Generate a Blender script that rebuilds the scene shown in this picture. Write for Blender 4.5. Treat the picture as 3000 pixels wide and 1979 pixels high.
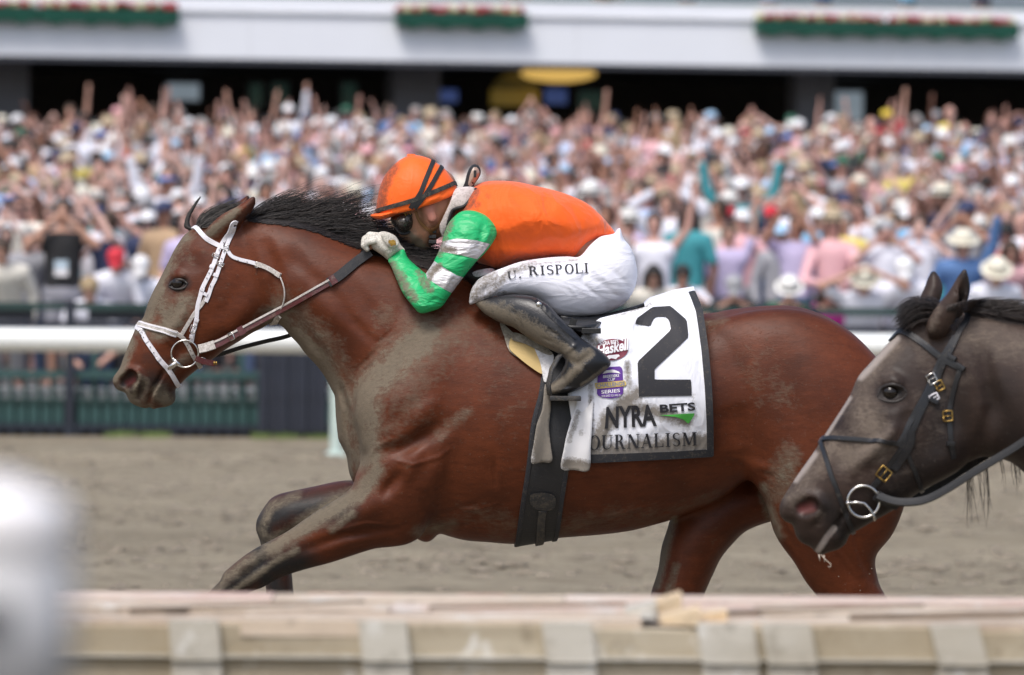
import bpy, bmesh, math, random
import numpy as np
from mathutils import Vector, Matrix

SC = bpy.context.scene
for _o in list(bpy.data.objects):
    bpy.data.objects.remove(_o)
COL = SC.collection

# ------------------------------------------------------------------ camera, sky, sun, exposure
FPX = 15145.0            # focal length in photo pixels (3000 px wide photo)
CAMZ = 1.74              # lens height over the track
HOR_U, HOR_V = 1500.0, 752.0
ROLL = math.radians(0.40)
DH = 16.0                # distance to the bay horse
cam = bpy.data.cameras.new('camera')
cam.sensor_width = 36.0
cam.lens = FPX / 3000.0 * 36.0
cam.shift_y = -(1979 / 2 - HOR_V) / 3000.0
cam.clip_start, cam.clip_end = 0.5, 2000
cam.dof.use_dof = True
cam.dof.focus_distance = 15.85
cam.dof.aperture_fstop = 4.1
cam_o = bpy.data.objects.new('camera', cam)
COL.objects.link(cam_o)
cam_o.matrix_world = (Matrix.Translation((0, -DH, CAMZ)) @ Matrix.Rotation(math.radians(90), 4, 'X')
                      @ Matrix.Rotation(ROLL, 4, 'Z'))
SC.camera = cam_o

world = bpy.data.worlds.new('World')
SC.world = world
world.use_nodes = True
SUN_EL, SUN_AZ = math.radians(58), math.radians(205)   # azimuth measured from +Y towards +X: high, behind the camera and left
_n, _l = world.node_tree.nodes, world.node_tree.links
_n.clear()
_sky = _n.new('ShaderNodeTexSky'); _sky.sky_type = 'NISHITA'; _sky.sun_disc = False
_sky.sun_elevation = SUN_EL; _sky.sun_rotation = SUN_AZ
_sky.air_density = 1.0; _sky.dust_density = 3.5; _sky.ozone_density = 1.0
_bg = _n.new('ShaderNodeBackground'); _bg.inputs['Strength'].default_value = 0.112
_wo = _n.new('ShaderNodeOutputWorld')
_l.new(_sky.outputs[0], _bg.inputs[0]); _l.new(_bg.outputs[0], _wo.inputs[0])

sun = bpy.data.lights.new('sun', 'SUN')
sun.energy = 1.5
sun.angle = math.radians(20)
sun.color = (1.0, 0.975, 0.94)
sun_o = bpy.data.objects.new('sun', sun); COL.objects.link(sun_o)
_sd = Vector((math.sin(SUN_AZ) * math.cos(SUN_EL), math.cos(SUN_AZ) * math.cos(SUN_EL), math.sin(SUN_EL)))
sun_o.rotation_euler = _sd.to_track_quat('Z', 'Y').to_euler()
sun_o.location = (0, 0, 30)

SC.view_settings.view_transform = 'Standard'
SC.view_settings.look = 'None'
SC.view_settings.exposure = 0.68
SC.view_settings.gamma = 1.0
SC.view_settings.use_curve_mapping = False

rng = np.random.default_rng(7)
random.seed(7)

# ------------------------------------------------------------------ helpers
_cr, _sr = math.cos(ROLL), math.sin(ROLL)
def W(u, v, d=DH):
    """photo pixel -> world point on the plane at distance d"""
    a, b = u - HOR_U, v - HOR_V
    return ((a * _cr + b * _sr) * d / FPX, d - DH, CAMZ - (-a * _sr + b * _cr) * d / FPX)
def XZ(pts, d=DH):
    p = np.asarray(pts, float)
    a, b = p[:, 0] - HOR_U, p[:, 1] - HOR_V
    return np.stack([(a * _cr + b * _sr) * d / FPX, CAMZ - (-a * _sr + b * _cr) * d / FPX], 1)
def UV(x, z, d=DH):
    """world x, z at distance d -> photo pixel"""
    p, q = x * FPX / d, (CAMZ - z) * FPX / d
    return p * _cr - q * _sr + HOR_U, p * _sr + q * _cr + HOR_V
PXM = FPX / DH           # pixels per metre at the bay horse

def link(o, parent=None):
    COL.objects.link(o)
    if parent is not None:
        o.parent = parent
    return o
def mesh_arrays(name, V, F):
    """V (n,3); F (m,k) int array, or a list of polygons"""
    me = bpy.data.meshes.new(name)
    V = np.asarray(V, np.float32)
    if isinstance(F, np.ndarray):
        m, k = F.shape
        me.vertices.add(len(V)); me.vertices.foreach_set('co', V.ravel())
        me.loops.add(m * k); me.loops.foreach_set('vertex_index', F.astype(np.int32).ravel())
        me.polygons.add(m)
        me.polygons.foreach_set('loop_start', np.arange(0, m * k, k, dtype=np.int32))
        me.update(calc_edges=True)
    else:
        me.from_pydata([tuple(map(float, p)) for p in V], [], [tuple(map(int, f)) for f in F])
        me.update()
    return me
def smooth(me, on=True):
    me.polygons.foreach_set('use_smooth', np.full(len(me.polygons), on))
    return me
def obj(name, me, mat=None, parent=None, smooth_on=None):
    if mat is not None:
        if isinstance(mat, (list, tuple)):
            for m in mat: me.materials.append(m)
        elif not me.materials:
            me.materials.append(mat)
    if smooth_on is not None:
        smooth(me, smooth_on)
    return link(bpy.data.objects.new(name, me), parent)
def empty(name, loc=(0, 0, 0), rz=0.0):
    o = bpy.data.objects.new(name, None)
    o.location = loc; o.rotation_euler = (0, 0, rz)
    o.empty_display_size = 0.1
    return link(o)
def attach(o, root):
    """parent world-space geometry to a thing's Empty"""
    o.parent = root
    o.matrix_parent_inverse = Matrix.Translation(-Vector(root.location))
    return o
def tag(o, label=None, cat=None, group=None, kind=None):
    if label: o['label'] = label
    if cat: o['category'] = cat
    if group: o['group'] = group
    if kind: o['kind'] = kind
    return o
def set_color(me, cols, name='paint'):
    at = me.color_attributes.new(name, 'FLOAT_COLOR', 'POINT')
    c = np.ones((len(me.vertices), 4), np.float32)
    cols = np.asarray(cols, np.float32)
    c[:, :cols.shape[1]] = cols
    at.data.foreach_set('color', c.ravel())

class MB:
    """collects simple shapes into one mesh"""
    def __init__(s): s.v, s.f = [], []
    def add(s, V, F):
        n = len(s.v)
        s.v += [tuple(map(float, p)) for p in V]; s.f += [tuple(i + n for i in f) for f in F]
        return s
    def box(s, x0, x1, y0, y1, z0, z1, bev=0.0):
        if bev <= 0:
            V = [(x, y, z) for z in (z0, z1) for y in (y0, y1) for x in (x0, x1)]
            return s.add(V, [(0, 2, 3, 1), (4, 5, 7, 6), (0, 1, 5, 4), (2, 6, 7, 3), (0, 4, 6, 2), (1, 3, 7, 5)])
        bm = bmesh.new()
        bmesh.ops.create_cube(bm, size=1.0)
        for v in bm.verts:
            v.co = Vector(((x0 + x1) / 2 + v.co.x * (x1 - x0), (y0 + y1) / 2 + v.co.y * (y1 - y0), (z0 + z1) / 2 + v.co.z * (z1 - z0)))
        bmesh.ops.bevel(bm, geom=list(bm.edges), offset=bev, segments=2, profile=0.5, affect='EDGES')
        bm.verts.ensure_lookup_table(); bm.verts.index_update()
        s.add([v.co[:] for v in bm.verts], [[v.index for v in f.verts] for f in bm.faces])
        bm.free()
        return s
    def tube(s, pts, r, n=8, caps=True):
        P = [Vector(p) for p in pts]
        R = r if hasattr(r, '__len__') else [r] * len(P)
        rings = []
        t0 = (P[1] - P[0]).normalized()
        a = t0.orthogonal().normalized()
        for i, p in enumerate(P):
            t = (P[min(i + 1, len(P) - 1)] - P[max(i - 1, 0)]).normalized()
            a = (a - t * a.dot(t))
            a = a.normalized() if a.length > 1e-6 else t.orthogonal().normalized()
            b = t.cross(a)
            rings.append([p + (a * math.cos(2 * math.pi * k / n) + b * math.sin(2 * math.pi * k / n)) * R[i] for k in range(n)])
        V = [q for ring in rings for q in ring]
        F = []
        for i in range(len(P) - 1):
            for k in range(n):
                k2 = (k + 1) % n
                F.append((i * n + k, i * n + k2, (i + 1) * n + k2, (i + 1) * n + k))
        if caps:
            F.append(tuple(range(n - 1, -1, -1))); F.append(tuple((len(P) - 1) * n + k for k in range(n)))
        return s.add(V, F)
    def prism(s, poly, y0, y1):
        """polygon in (x,z), extruded along y"""
        n = len(poly)
        V = [(x, y0, z) for x, z in poly] + [(x, y1, z) for x, z in poly]
        F = [tuple(range(n)), tuple(range(2 * n - 1, n - 1, -1))]
        F += [(i, i + n, (i + 1) % n + n, (i + 1) % n) for i in range(n)]
        return s.add(V, F)
    def lathe(s, prof, n=16, axis='z', at=(0, 0, 0)):
        V, F = [], []
        for r, h in prof:
            for k in range(n):
                c, q = r * math.cos(2 * math.pi * k / n), r * math.sin(2 * math.pi * k / n)
                p = (c, q, h) if axis == 'z' else ((c, h, q) if axis == 'y' else (h, c, q))
                V.append((p[0] + at[0], p[1] + at[1], p[2] + at[2]))
        for i in range(len(prof) - 1):
            for k in range(n):
                k2 = (k + 1) % n
                F.append((i * n + k, i * n + k2, (i + 1) * n + k2, (i + 1) * n + k))
        return s.add(V, F)
    def mesh(s, name):
        me = mesh_arrays(name, np.array(s.v), s.f)
        bm = bmesh.new(); bm.from_mesh(me)
        bmesh.ops.recalc_face_normals(bm, faces=bm.faces)
        bm.to_mesh(me); bm.free()
        return me
    def build(s, name, mat, parent=None, sm=False):
        return obj(name, s.mesh(name), mat, parent, sm)

# ------------------------------------------------------------------ materials
def mat_new(name):
    m = bpy.data.materials.new(name); m.use_nodes = True
    nt = m.node_tree
    return m, nt, nt.nodes['Principled BSDF']
def N(nt, typ, **kw):
    n = nt.nodes.new(typ)
    for k, v in kw.items():
        if k in n.inputs: n.inputs[k].default_value = v
        else: setattr(n, k, v)
    return n
def noise(nt, scale, detail=4.0, rough=0.55, vec=None, stretch=None, coord='Object'):
    tc = N(nt, 'ShaderNodeTexCoord')
    src = tc.outputs[coord]
    if stretch is not None:
        mp = N(nt, 'ShaderNodeMapping'); mp.inputs['Scale'].default_value = stretch
        nt.links.new(src, mp.inputs['Vector']); src = mp.outputs[0]
    n = N(nt, 'ShaderNodeTexNoise'); n.inputs['Scale'].default_value = scale
    n.inputs['Detail'].default_value = detail; n.inputs['Roughness'].default_value = rough
    nt.links.new(src, n.inputs['Vector'])
    return n.outputs['Fac']
def ramp(nt, fac, stops):
    r = N(nt, 'ShaderNodeValToRGB')
    e = r.color_ramp.elements
    while len(e) < len(stops): e.new(0.5)
    for i, (p, c) in enumerate(stops):
        e[i].position = p
        e[i].color = (c, c, c, 1) if not hasattr(c, '__len__') else (*c, 1)
    nt.links.new(fac, r.inputs[0])
    return r.outputs[0]
def mixc(nt, fac, a, b, mode='MIX'):
    m = N(nt, 'ShaderNodeMix', data_type='RGBA', blend_type=mode)
    for sock, val in ((m.inputs[0], fac), (m.inputs[6], a), (m.inputs[7], b)):
        if hasattr(val, 'links') or hasattr(val, 'is_linked'): nt.links.new(val, sock)
        elif hasattr(val, '__len__'): sock.default_value = (*val[:3], 1)
        else: sock.default_value = val
    return m.outputs[2]
def mathn(nt, op, a, b=0.5, clamp=False):
    m = N(nt, 'ShaderNodeMath', operation=op); m.use_clamp = clamp
    for sock, val in ((m.inputs[0], a), (m.inputs[1], b)):
        if hasattr(val, 'is_linked'): nt.links.new(val, sock)
        else: sock.default_value = val
    return m.outputs[0]
def bump(nt, bsdf, h, strength=0.3, dist=0.01):
    b = N(nt, 'ShaderNodeBump'); b.inputs['Strength'].default_value = strength; b.inputs['Distance'].default_value = dist
    nt.links.new(h, b.inputs['Height']); nt.links.new(b.outputs[0], bsdf.inputs['Normal'])
def simple(name, col, rough=0.6, var=0.15, scale=30.0, metal=0.0, bmp=0.0, stretch=None, spec=0.5):
    """plain material with a little noise in its colour"""
    m, nt, b = mat_new(name)
    f = noise(nt, scale, 5, 0.6, stretch=stretch)
    lo = tuple(max(0, c * (1 - var)) for c in col); hi = tuple(min(1, c * (1 + var)) for c in col)
    nt.links.new(ramp(nt, f, [(0.3, lo), (0.7, hi)]), b.inputs['Base Color'])
    b.inputs['Roughness'].default_value = rough; b.inputs['Metallic'].default_value = metal
    b.inputs['Specular IOR Level'].default_value = spec
    if bmp: bump(nt, b, f, bmp, 0.004)
    return m
MUD = (0.158, 0.130, 0.094)
def wrinkle(m, scale, stretch, rot, strength, dist=0.012):
    """cloth creases: a second bump of stretched noise laid over the first"""
    nt = m.node_tree; b = nt.nodes['Principled BSDF']
    old = b.inputs['Normal'].links[0].from_node if b.inputs['Normal'].is_linked else None
    tc = N(nt, 'ShaderNodeTexCoord'); mp = N(nt, 'ShaderNodeMapping'); mp.inputs['Rotation'].default_value = rot; mp.inputs['Scale'].default_value = stretch
    n = N(nt, 'ShaderNodeTexNoise'); n.inputs['Scale'].default_value = scale; n.inputs['Detail'].default_value = 3; n.inputs['Distortion'].default_value = 0.6
    nt.links.new(tc.outputs['Object'], mp.inputs['Vector']); nt.links.new(mp.outputs[0], n.inputs['Vector'])
    bp = N(nt, 'ShaderNodeBump'); bp.inputs['Strength'].default_value = strength; bp.inputs['Distance'].default_value = dist
    nt.links.new(ramp(nt, n.outputs['Fac'], [(0.32, 0.0), (0.5, 1.0), (0.68, 0.1)]), bp.inputs['Height'])
    if old: nt.links.new(bp.outputs[0], old.inputs['Normal'])
    else: nt.links.new(bp.outputs[0], b.inputs['Normal'])
def muddy(name, col, rough=0.6, amount=0.5, scale=22.0, attr=None, bmp=0.15, sheen=0.0, var=0.06, mud=MUD, spec=0.5):
    """cloth, leather or strap with mud spattered over it; amount 0..1, optionally steered by a colour attribute (red = mud)"""
    m, nt, b = mat_new(name)
    f = noise(nt, scale * 1.5, 10, 0.76)
    f2 = noise(nt, scale * 5.5, 6, 0.65)
    s = mathn(nt, 'ADD', mathn(nt, 'MULTIPLY', f, 0.62), mathn(nt, 'MULTIPLY', f2, 0.38))
    if attr:
        a = N(nt, 'ShaderNodeVertexColor', layer_name=attr)
        sep = N(nt, 'ShaderNodeSeparateColor'); nt.links.new(a.outputs[0], sep.inputs[0])
        s = mathn(nt, 'ADD', s, mathn(nt, 'SUBTRACT', mathn(nt, 'MULTIPLY', sep.outputs[0], 0.60), 0.30))
    lo = 0.64 - 0.34 * amount
    mk = ramp(nt, s, [(lo, 0.0), (lo + 0.07, 0.32), (lo + 0.24, 0.90)])
    v = noise(nt, 9.0, 3)
    base = mixc(nt, v, tuple(c * (1 - var) for c in col), tuple(min(1, c * (1 + var)) for c in col))
    mv = mixc(nt, f2, tuple(c * 0.75 for c in mud), tuple(c * 1.2 for c in mud))
    nt.links.new(mixc(nt, mk, base, mv), b.inputs['Base Color'])
    r = mathn(nt, 'ADD', mathn(nt, 'MULTIPLY', mk, 0.85 - rough), rough)
    nt.links.new(r, b.inputs['Roughness'])
    b.inputs['Sheen Weight'].default_value = sheen
    b.inputs['Specular IOR Level'].default_value = spec
    h = mathn(nt, 'ADD', mathn(nt, 'MULTIPLY', mk, 0.6), mathn(nt, 'MULTIPLY', f2, 0.4))
    bump(nt, b, h, bmp, 0.004)
    return m
# ------------------------------------------------------------------ bodies as implicit volumes (profile + thickness), meshed with surface nets
def spline(pts, n=6, closed=True):
    P = np.asarray(pts, float)
    if closed:
        p0, p1, p2, p3 = np.roll(P, 1, 0), P, np.roll(P, -1, 0), np.roll(P, -2, 0)
    else:
        Q = np.vstack([2 * P[0] - P[1], P, 2 * P[-1] - P[-2]])
        p0, p1, p2, p3 = Q[:-3], Q[1:-2], Q[2:-1], Q[3:]
    out = []
    for t in np.linspace(0, 1, n, endpoint=False):
        out.append(0.5 * ((2 * p1) + (-p0 + p2) * t + (2 * p0 - 5 * p1 + 4 * p2 - p3) * t * t + (-p0 + 3 * p1 - 3 * p2 + p3) * t ** 3))
    R = np.stack(out, 1).reshape(-1, P.shape[1])
    return R if closed else np.vstack([R, P[-1:]])
def poly_sdf(poly, X, Z):
    """signed distance, positive inside"""
    d2 = np.full(X.shape, 1e9); inside = np.zeros(X.shape, bool)
    n = len(poly)
    for i in range(n):
        ax, az = poly[i]; bx, bz = poly[(i + 1) % n]
        ex, ez = bx - ax, bz - az
        L = ex * ex + ez * ez + 1e-14
        wx, wz = X - ax, Z - az
        t = np.clip((wx * ex + wz * ez) / L, 0, 1)
        d2 = np.minimum(d2, (wx - ex * t) ** 2 + (wz - ez * t) ** 2)
        if az != bz:
            c = ((az > Z) != (bz > Z)) & (X < (bx - ax) * (Z - az) / (bz - az) + ax)
            inside ^= c
    d = np.sqrt(d2)
    return np.where(inside, d, -d)
def line_fade(pts, X, Z):
    """distance to a polyline, and a weight that fades towards its two ends"""
    P = np.asarray(pts, float)
    if len(P) == 1: return np.hypot(X - P[0, 0], Z - P[0, 1]), 1.0
    L = np.concatenate([[0], np.cumsum(np.hypot(*np.diff(P, axis=0).T))]); d2 = np.full(X.shape, 1e9); s = np.zeros(X.shape)
    for i in range(len(P) - 1):
        (ax, az), (bx, bz) = P[i], P[i + 1]
        ex, ez = bx - ax, bz - az
        t = np.clip(((X - ax) * ex + (Z - az) * ez) / (ex * ex + ez * ez + 1e-14), 0, 1)
        q = (X - ax - ex * t) ** 2 + (Z - az - ez * t) ** 2
        s = np.where(q < d2, L[i] + t * (L[i + 1] - L[i]), s); d2 = np.minimum(d2, q)
    return np.sqrt(d2), 0.12 + 0.88 * np.clip(np.sin(np.pi * s / L[-1]), 0, 1) ** 0.7
def line_dist(pts, X, Z):
    d2 = np.full(X.shape, 1e9)
    P = np.asarray(pts, float)
    if len(P) == 1:
        return np.hypot(X - P[0, 0], Z - P[0, 1])
    for (ax, az), (bx, bz) in zip(P[:-1], P[1:]):
        ex, ez = bx - ax, bz - az
        t = np.clip(((X - ax) * ex + (Z - az) * ez) / (ex * ex + ez * ez + 1e-14), 0, 1)
        d2 = np.minimum(d2, (X - ax - ex * t) ** 2 + (Z - az - ez * t) ** 2)
    return np.sqrt(d2)
def poisson(mask, h):
    """solve lap(u) = -2 inside the mask, u = 0 outside, coarse to fine"""
    levels = [mask]
    while min(levels[-1].shape) > 16 and len(levels) < 6:
        m = levels[-1]
        m = np.pad(m, ((0, m.shape[0] % 2), (0, m.shape[1] % 2)))
        levels.append(m.reshape(m.shape[0] // 2, 2, m.shape[1] // 2, 2).mean((1, 3)) > 0.5)
    u = None
    for li in range(len(levels) - 1, -1, -1):
        m = levels[li]; hh = h * 2 ** li
        if u is None: u = np.zeros(m.shape)
        else: u = np.repeat(np.repeat(u, 2, 0), 2, 1)[:m.shape[0], :m.shape[1]] * m
        u = np.pad(u, 1)
        for _ in range(260 if li == len(levels) - 1 else 70):
            u[1:-1, 1:-1] = 0.25 * (u[2:, 1:-1] + u[:-2, 1:-1] + u[1:-1, 2:] + u[1:-1, :-2] + 2 * hh * hh) * m
        u = u[1:-1, 1:-1]
    return u
def blur2(a, n):
    for _ in range(n):
        p = np.pad(a, 1, mode='edge')
        a = (4 * p[1:-1, 1:-1] + 2 * (p[2:, 1:-1] + p[:-2, 1:-1] + p[1:-1, 2:] + p[1:-1, :-2]) + p[2:, 2:] + p[:-2, :-2] + p[2:, :-2] + p[:-2, 2:]) / 16
    return a
class Vol:
    def __init__(s, x0, x1, y0, y1, z0, z1, h):
        s.h = h
        s.x = np.arange(x0, x1 + h, h); s.y = np.arange(y0, y1 + h, h); s.z = np.arange(z0, z1 + h, h)
        s.D = np.full((len(s.x), len(s.y), len(s.z)), -0.1, np.float32)
    def _rng(s, lo, hi, ax):
        a = np.searchsorted(ax, lo); b = np.searchsorted(ax, hi)
        return max(0, a - 1), min(len(ax), b + 1)
    def part(s, poly, half, yc=0.0, k=0.02, relief=(), wmap=None, smooth_n=3, n=6, sharp=False, plane=None):
        """poly in metres (x,z); half = greatest half thickness; relief = [(points, radius, height)]"""
        P = np.asarray(poly, float) if sharp else spline(poly, n)
        mg = 0.06
        i0, i1 = s._rng(P[:, 0].min() - mg, P[:, 0].max() + mg, s.x)
        k0, k1 = s._rng(P[:, 1].min() - mg, P[:, 1].max() + mg, s.z)
        X, Z = np.meshgrid(s.x[i0:i1], s.z[k0:k1], indexing='ij')
        d = poly_sdf(P, X, Z)
        u = poisson(d > 0, s.h)
        ok = (d > 1.6 * s.h).astype(float)
        g = np.where(ok > 0, u / np.maximum(d, s.h), 0.0)
        w = ok.copy()
        for _ in range(16):                                   # carry the ratio outwards
            gb, wb = blur2(g * w, 1), blur2(w, 1)
            g = np.where(ok > 0, g, gb / np.maximum(wb, 1e-6)); w = np.where(ok > 0, 1.0, (wb > 1e-4).astype(float))
        g = np.maximum(blur2(g, smooth_n), 1e-3)
        bl = np.clip((d - 2 * s.h) / (3 * s.h), 0, 1)
        T2 = d * g * (1 - bl) + u * bl
        T2 *= half * half / max(T2.max(), 1e-9)
        if wmap is not None: T2 = T2 * wmap(X, Z) ** 2
        T = np.sqrt(np.maximum(T2, 0))
        if relief:
            add = np.zeros_like(T)
            for pts, r, a in relief:
                dd, fade = line_fade(pts, X, Z)
                q = np.clip(1 - dd / r, 0, 1)
                add += a * fade * q * q * (3 - 2 * q)
            T = np.maximum(T + add * np.clip(T / 0.03, 0, 1), 0.0015 * (T > 0))
            T2 = np.where(T2 > 0, T * T, T2)
        gx, gz = np.gradient(T2, s.h)
        G2 = (gx * gx + gz * gz)[:, None, :].astype(np.float32)
        yv = yc(X, Z) if callable(yc) else np.full(X.shape, yc)
        ym, yM = float(np.min(yv)) - half * 1.3 - mg, float(np.max(yv)) + half * 1.3 + mg
        j0, j1 = s._rng(ym, yM, s.y)
        Y = s.y[j0:j1][None, :, None].astype(np.float32) - yv[:, None, :].astype(np.float32)
        F = T2[:, None, :].astype(np.float32) - Y * Y
        dist = F / np.sqrt(G2 + 4 * Y * Y + 1e-6)
        dist = np.clip(dist, -0.1, 0.1)
        dist = np.minimum(dist, np.where(d < 0, d, 1.0)[:, None, :].astype(np.float32))
        s._union((slice(i0, i1), slice(j0, j1), slice(k0, k1)), dist, k)
    def _union(s, sl, dist, k):
        A = s.D[sl]
        if k <= 0:
            s.D[sl] = np.maximum(A, dist); return
        hh = np.maximum(k - np.abs(A - dist), 0) / k
        bul = hh * hh * k * 0.25
        if bul.max() > 1e-5 and A.max() > -0.099:             # no fillet where the two skins run parallel
            ga, gb = np.gradient(A), np.gradient(dist)
            dot = sum(p * q for p, q in zip(ga, gb)) / np.sqrt(sum(p * p for p in ga) * sum(q * q for q in gb) + 1e-9)
            bul = bul * np.clip((1 - dot) * 1.2, 0, 1)
        s.D[sl] = np.maximum(A, dist) + bul
    def capsule(s, a, b, ra, rb, k=0.02, flat=(1, 1, 1), sub=False):
        a, b = np.array(a, float), np.array(b, float); fl = np.array(flat, float)
        m = max(ra, rb) * max(fl) + 0.06
        lo, hi = np.minimum(a, b) - m, np.maximum(a, b) + m
        i0, i1 = s._rng(lo[0], hi[0], s.x); j0, j1 = s._rng(lo[1], hi[1], s.y); k0, k1 = s._rng(lo[2], hi[2], s.z)
        if i1 <= i0 or j1 <= j0 or k1 <= k0: return
        X = (s.x[i0:i1, None, None] - a[0]) / fl[0]; Y = (s.y[None, j0:j1, None] - a[1]) / fl[1]; Z = (s.z[None, None, k0:k1] - a[2]) / fl[2]
        e = (b - a) / fl; L = e.dot(e) + 1e-12
        t = np.clip((X * e[0] + Y * e[1] + Z * e[2]) / L, 0, 1)
        dist = (ra + (rb - ra) * t) - np.sqrt((X - e[0] * t) ** 2 + (Y - e[1] * t) ** 2 + (Z - e[2] * t) ** 2)
        dist = np.clip(dist, -0.1, 0.1).astype(np.float32)
        sl = (slice(i0, i1), slice(j0, j1), slice(k0, k1))
        if sub:
            A = s.D[sl]; B = -dist
            hh = np.maximum(k - np.abs(A - B), 0) / max(k, 1e-6)
            s.D[sl] = np.minimum(A, B) - hh * hh * k * 0.25
        else:
            s._union(sl, dist, k)
    def bake_near(s):
        """y of the first surface seen from -y, for every x,z"""
        S = s.D > 0
        has = S.any(1); j = S.argmax(1); j = np.clip(j, 1, None)
        I, K = np.indices(j.shape)
        d1, d0 = s.D[I, j, K], s.D[I, j - 1, K]
        yy = s.y[j] - s.h * d1 / np.maximum(d1 - d0, 1e-6)
        s.near = np.where(has, yy, np.nan)
        w = has.astype(float); g = np.where(has, yy, 0)
        for _ in range(14):
            gb, wb = blur2(g * w, 1), blur2(w, 1)
            g = np.where(has, g, gb / np.maximum(wb, 1e-6)); w = np.where(has, 1.0, (wb > 1e-4) * 1.0)
        s.nearf = g; s.has = has
    def near_y(s, x, z):
        x = np.asarray(x, float); z = np.asarray(z, float)
        a = np.clip((x - s.x[0]) / s.h, 0, len(s.x) - 1.001); b = np.clip((z - s.z[0]) / s.h, 0, len(s.z) - 1.001)
        i, k = a.astype(int), b.astype(int); fa, fb = a - i, b - k
        g = s.nearf
        return (g[i, k] * (1 - fa) + g[i + 1, k] * fa) * (1 - fb) + (g[i, k + 1] * (1 - fa) + g[i + 1, k + 1] * fa) * fb
    def sample(s, P):
        P = np.asarray(P, float)
        q = (P - np.array([s.x[0], s.y[0], s.z[0]])) / s.h
        n = np.array(s.D.shape)
        q = np.clip(q, 0, n - 1.001); i = q.astype(int); f = q - i
        r = 0
        for dx in (0, 1):
            for dy in (0, 1):
                for dz in (0, 1):
                    w = (f[:, 0] if dx else 1 - f[:, 0]) * (f[:, 1] if dy else 1 - f[:, 1]) * (f[:, 2] if dz else 1 - f[:, 2])
                    r = r + w * s.D[i[:, 0] + dx, i[:, 1] + dy, i[:, 2] + dz]
        return r
    def grad(s, P):
        e = s.h * 1.5
        G = np.stack([s.sample(P + np.eye(3)[a] * e) - s.sample(P - np.eye(3)[a] * e) for a in range(3)], 1)
        return -G / np.maximum(np.linalg.norm(G, axis=1, keepdims=True), 1e-9)       # outward normal
    def project(s, P, off=0.0, it=12):
        P = np.array(P, float)
        for _ in range(it):
            P = P + s.grad(P) * (s.sample(P) + off)[:, None] * 0.8
        return P, s.grad(P)
    def mesh(s, name, relax=1, post=None):
        D = s.D; S = D > 0
        cnt = np.zeros(tuple(n - 1 for n in S.shape), np.int8)
        for dx in (0, 1):
            for dy in (0, 1):
                for dz in (0, 1):
                    cnt += S[dx:S.shape[0] - 1 + dx, dy:S.shape[1] - 1 + dy, dz:S.shape[2] - 1 + dz]
        act = (cnt > 0) & (cnt < 8)
        I = np.argwhere(act)
        idx = np.full(act.shape, -1, np.int32); idx[act] = np.arange(len(I), dtype=np.int32)
        C = {}
        for c in range(8):
            dx, dy, dz = c & 1, (c >> 1) & 1, (c >> 2) & 1
            C[c] = D[I[:, 0] + dx, I[:, 1] + dy, I[:, 2] + dz]
        acc = np.zeros((len(I), 3)); num = np.zeros(len(I))
        for c in range(8):
            for ax in range(3):
                if not (c >> ax) & 1:
                    c2 = c | (1 << ax)
                    a, b = C[c], C[c2]
                    cr = (a > 0) != (b > 0)
                    t = np.where(cr, a / np.where(cr, a - b, 1), 0)
                    p = np.array([c & 1, (c >> 1) & 1, (c >> 2) & 1], float)[None, :].repeat(len(I), 0)
                    p[:, ax] += t
                    acc += p * cr[:, None]; num += cr
        V = I + acc / num[:, None]
        F = []
        for ax in range(3):
            b1, b2 = (ax + 1) % 3, (ax + 2) % 3
            sl0 = [slice(None)] * 3; sl1 = [slice(None)] * 3
            sl0[ax] = slice(0, -1); sl1[ax] = slice(1, None)
            ch = S[tuple(sl0)] != S[tuple(sl1)]
            E = np.argwhere(ch)
            ok = (E[:, b1] > 0) & (E[:, b2] > 0) & (E[:, b1] < S.shape[b1] - 1) & (E[:, b2] < S.shape[b2] - 1)
            E = E[ok]
            def cell(o1, o2):
                q = E.copy(); q[:, b1] -= o1; q[:, b2] -= o2
                return idx[q[:, 0], q[:, 1], q[:, 2]]
            Q = np.stack([cell(1, 1), cell(0, 1), cell(0, 0), cell(1, 0)], 1)
            flip = S[E[:, 0], E[:, 1], E[:, 2]]
            Q[~flip] = Q[~flip][:, ::-1]
            F.append(Q)
        F = np.vstack(F)
        for _ in range(relax):
            A = np.zeros_like(V); n = np.zeros(len(V))
            for a, b in ((0, 1), (1, 2), (2, 3), (3, 0)):
                np.add.at(A, F[:, a], V[F[:, b]]); np.add.at(n, F[:, a], 1)
                np.add.at(A, F[:, b], V[F[:, a]]); np.add.at(n, F[:, b], 1)
            V = V * 0.5 + 0.5 * A / np.maximum(n, 1)[:, None]
        if post is not None: V = post(V, F)
        s.V = V * s.h + np.array([s.x[0], s.y[0], s.z[0]])
        s.F = F
        return smooth(mesh_arrays(name, s.V, F))
def brush(u, v, strokes):
    """soft strokes in photo pixels -> mask 0..1; stroke = (points, radius, strength)"""
    m = np.zeros(len(u))
    for pts, r, a in strokes:
        q = np.clip(1 - line_dist(pts, u, v) / r, 0, 1)
        m = np.maximum(m, a * q * q * (3 - 2 * q)) if a > 0 else m * (1 + a * q * q * (3 - 2 * q))
    return np.clip(m, 0, 1)
def rel(strokes, d=DH):
    """relief given in photo pixels / metres of height"""
    return [(XZ(p, d), r * d / FPX, a) for p, r, a in strokes]

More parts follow.
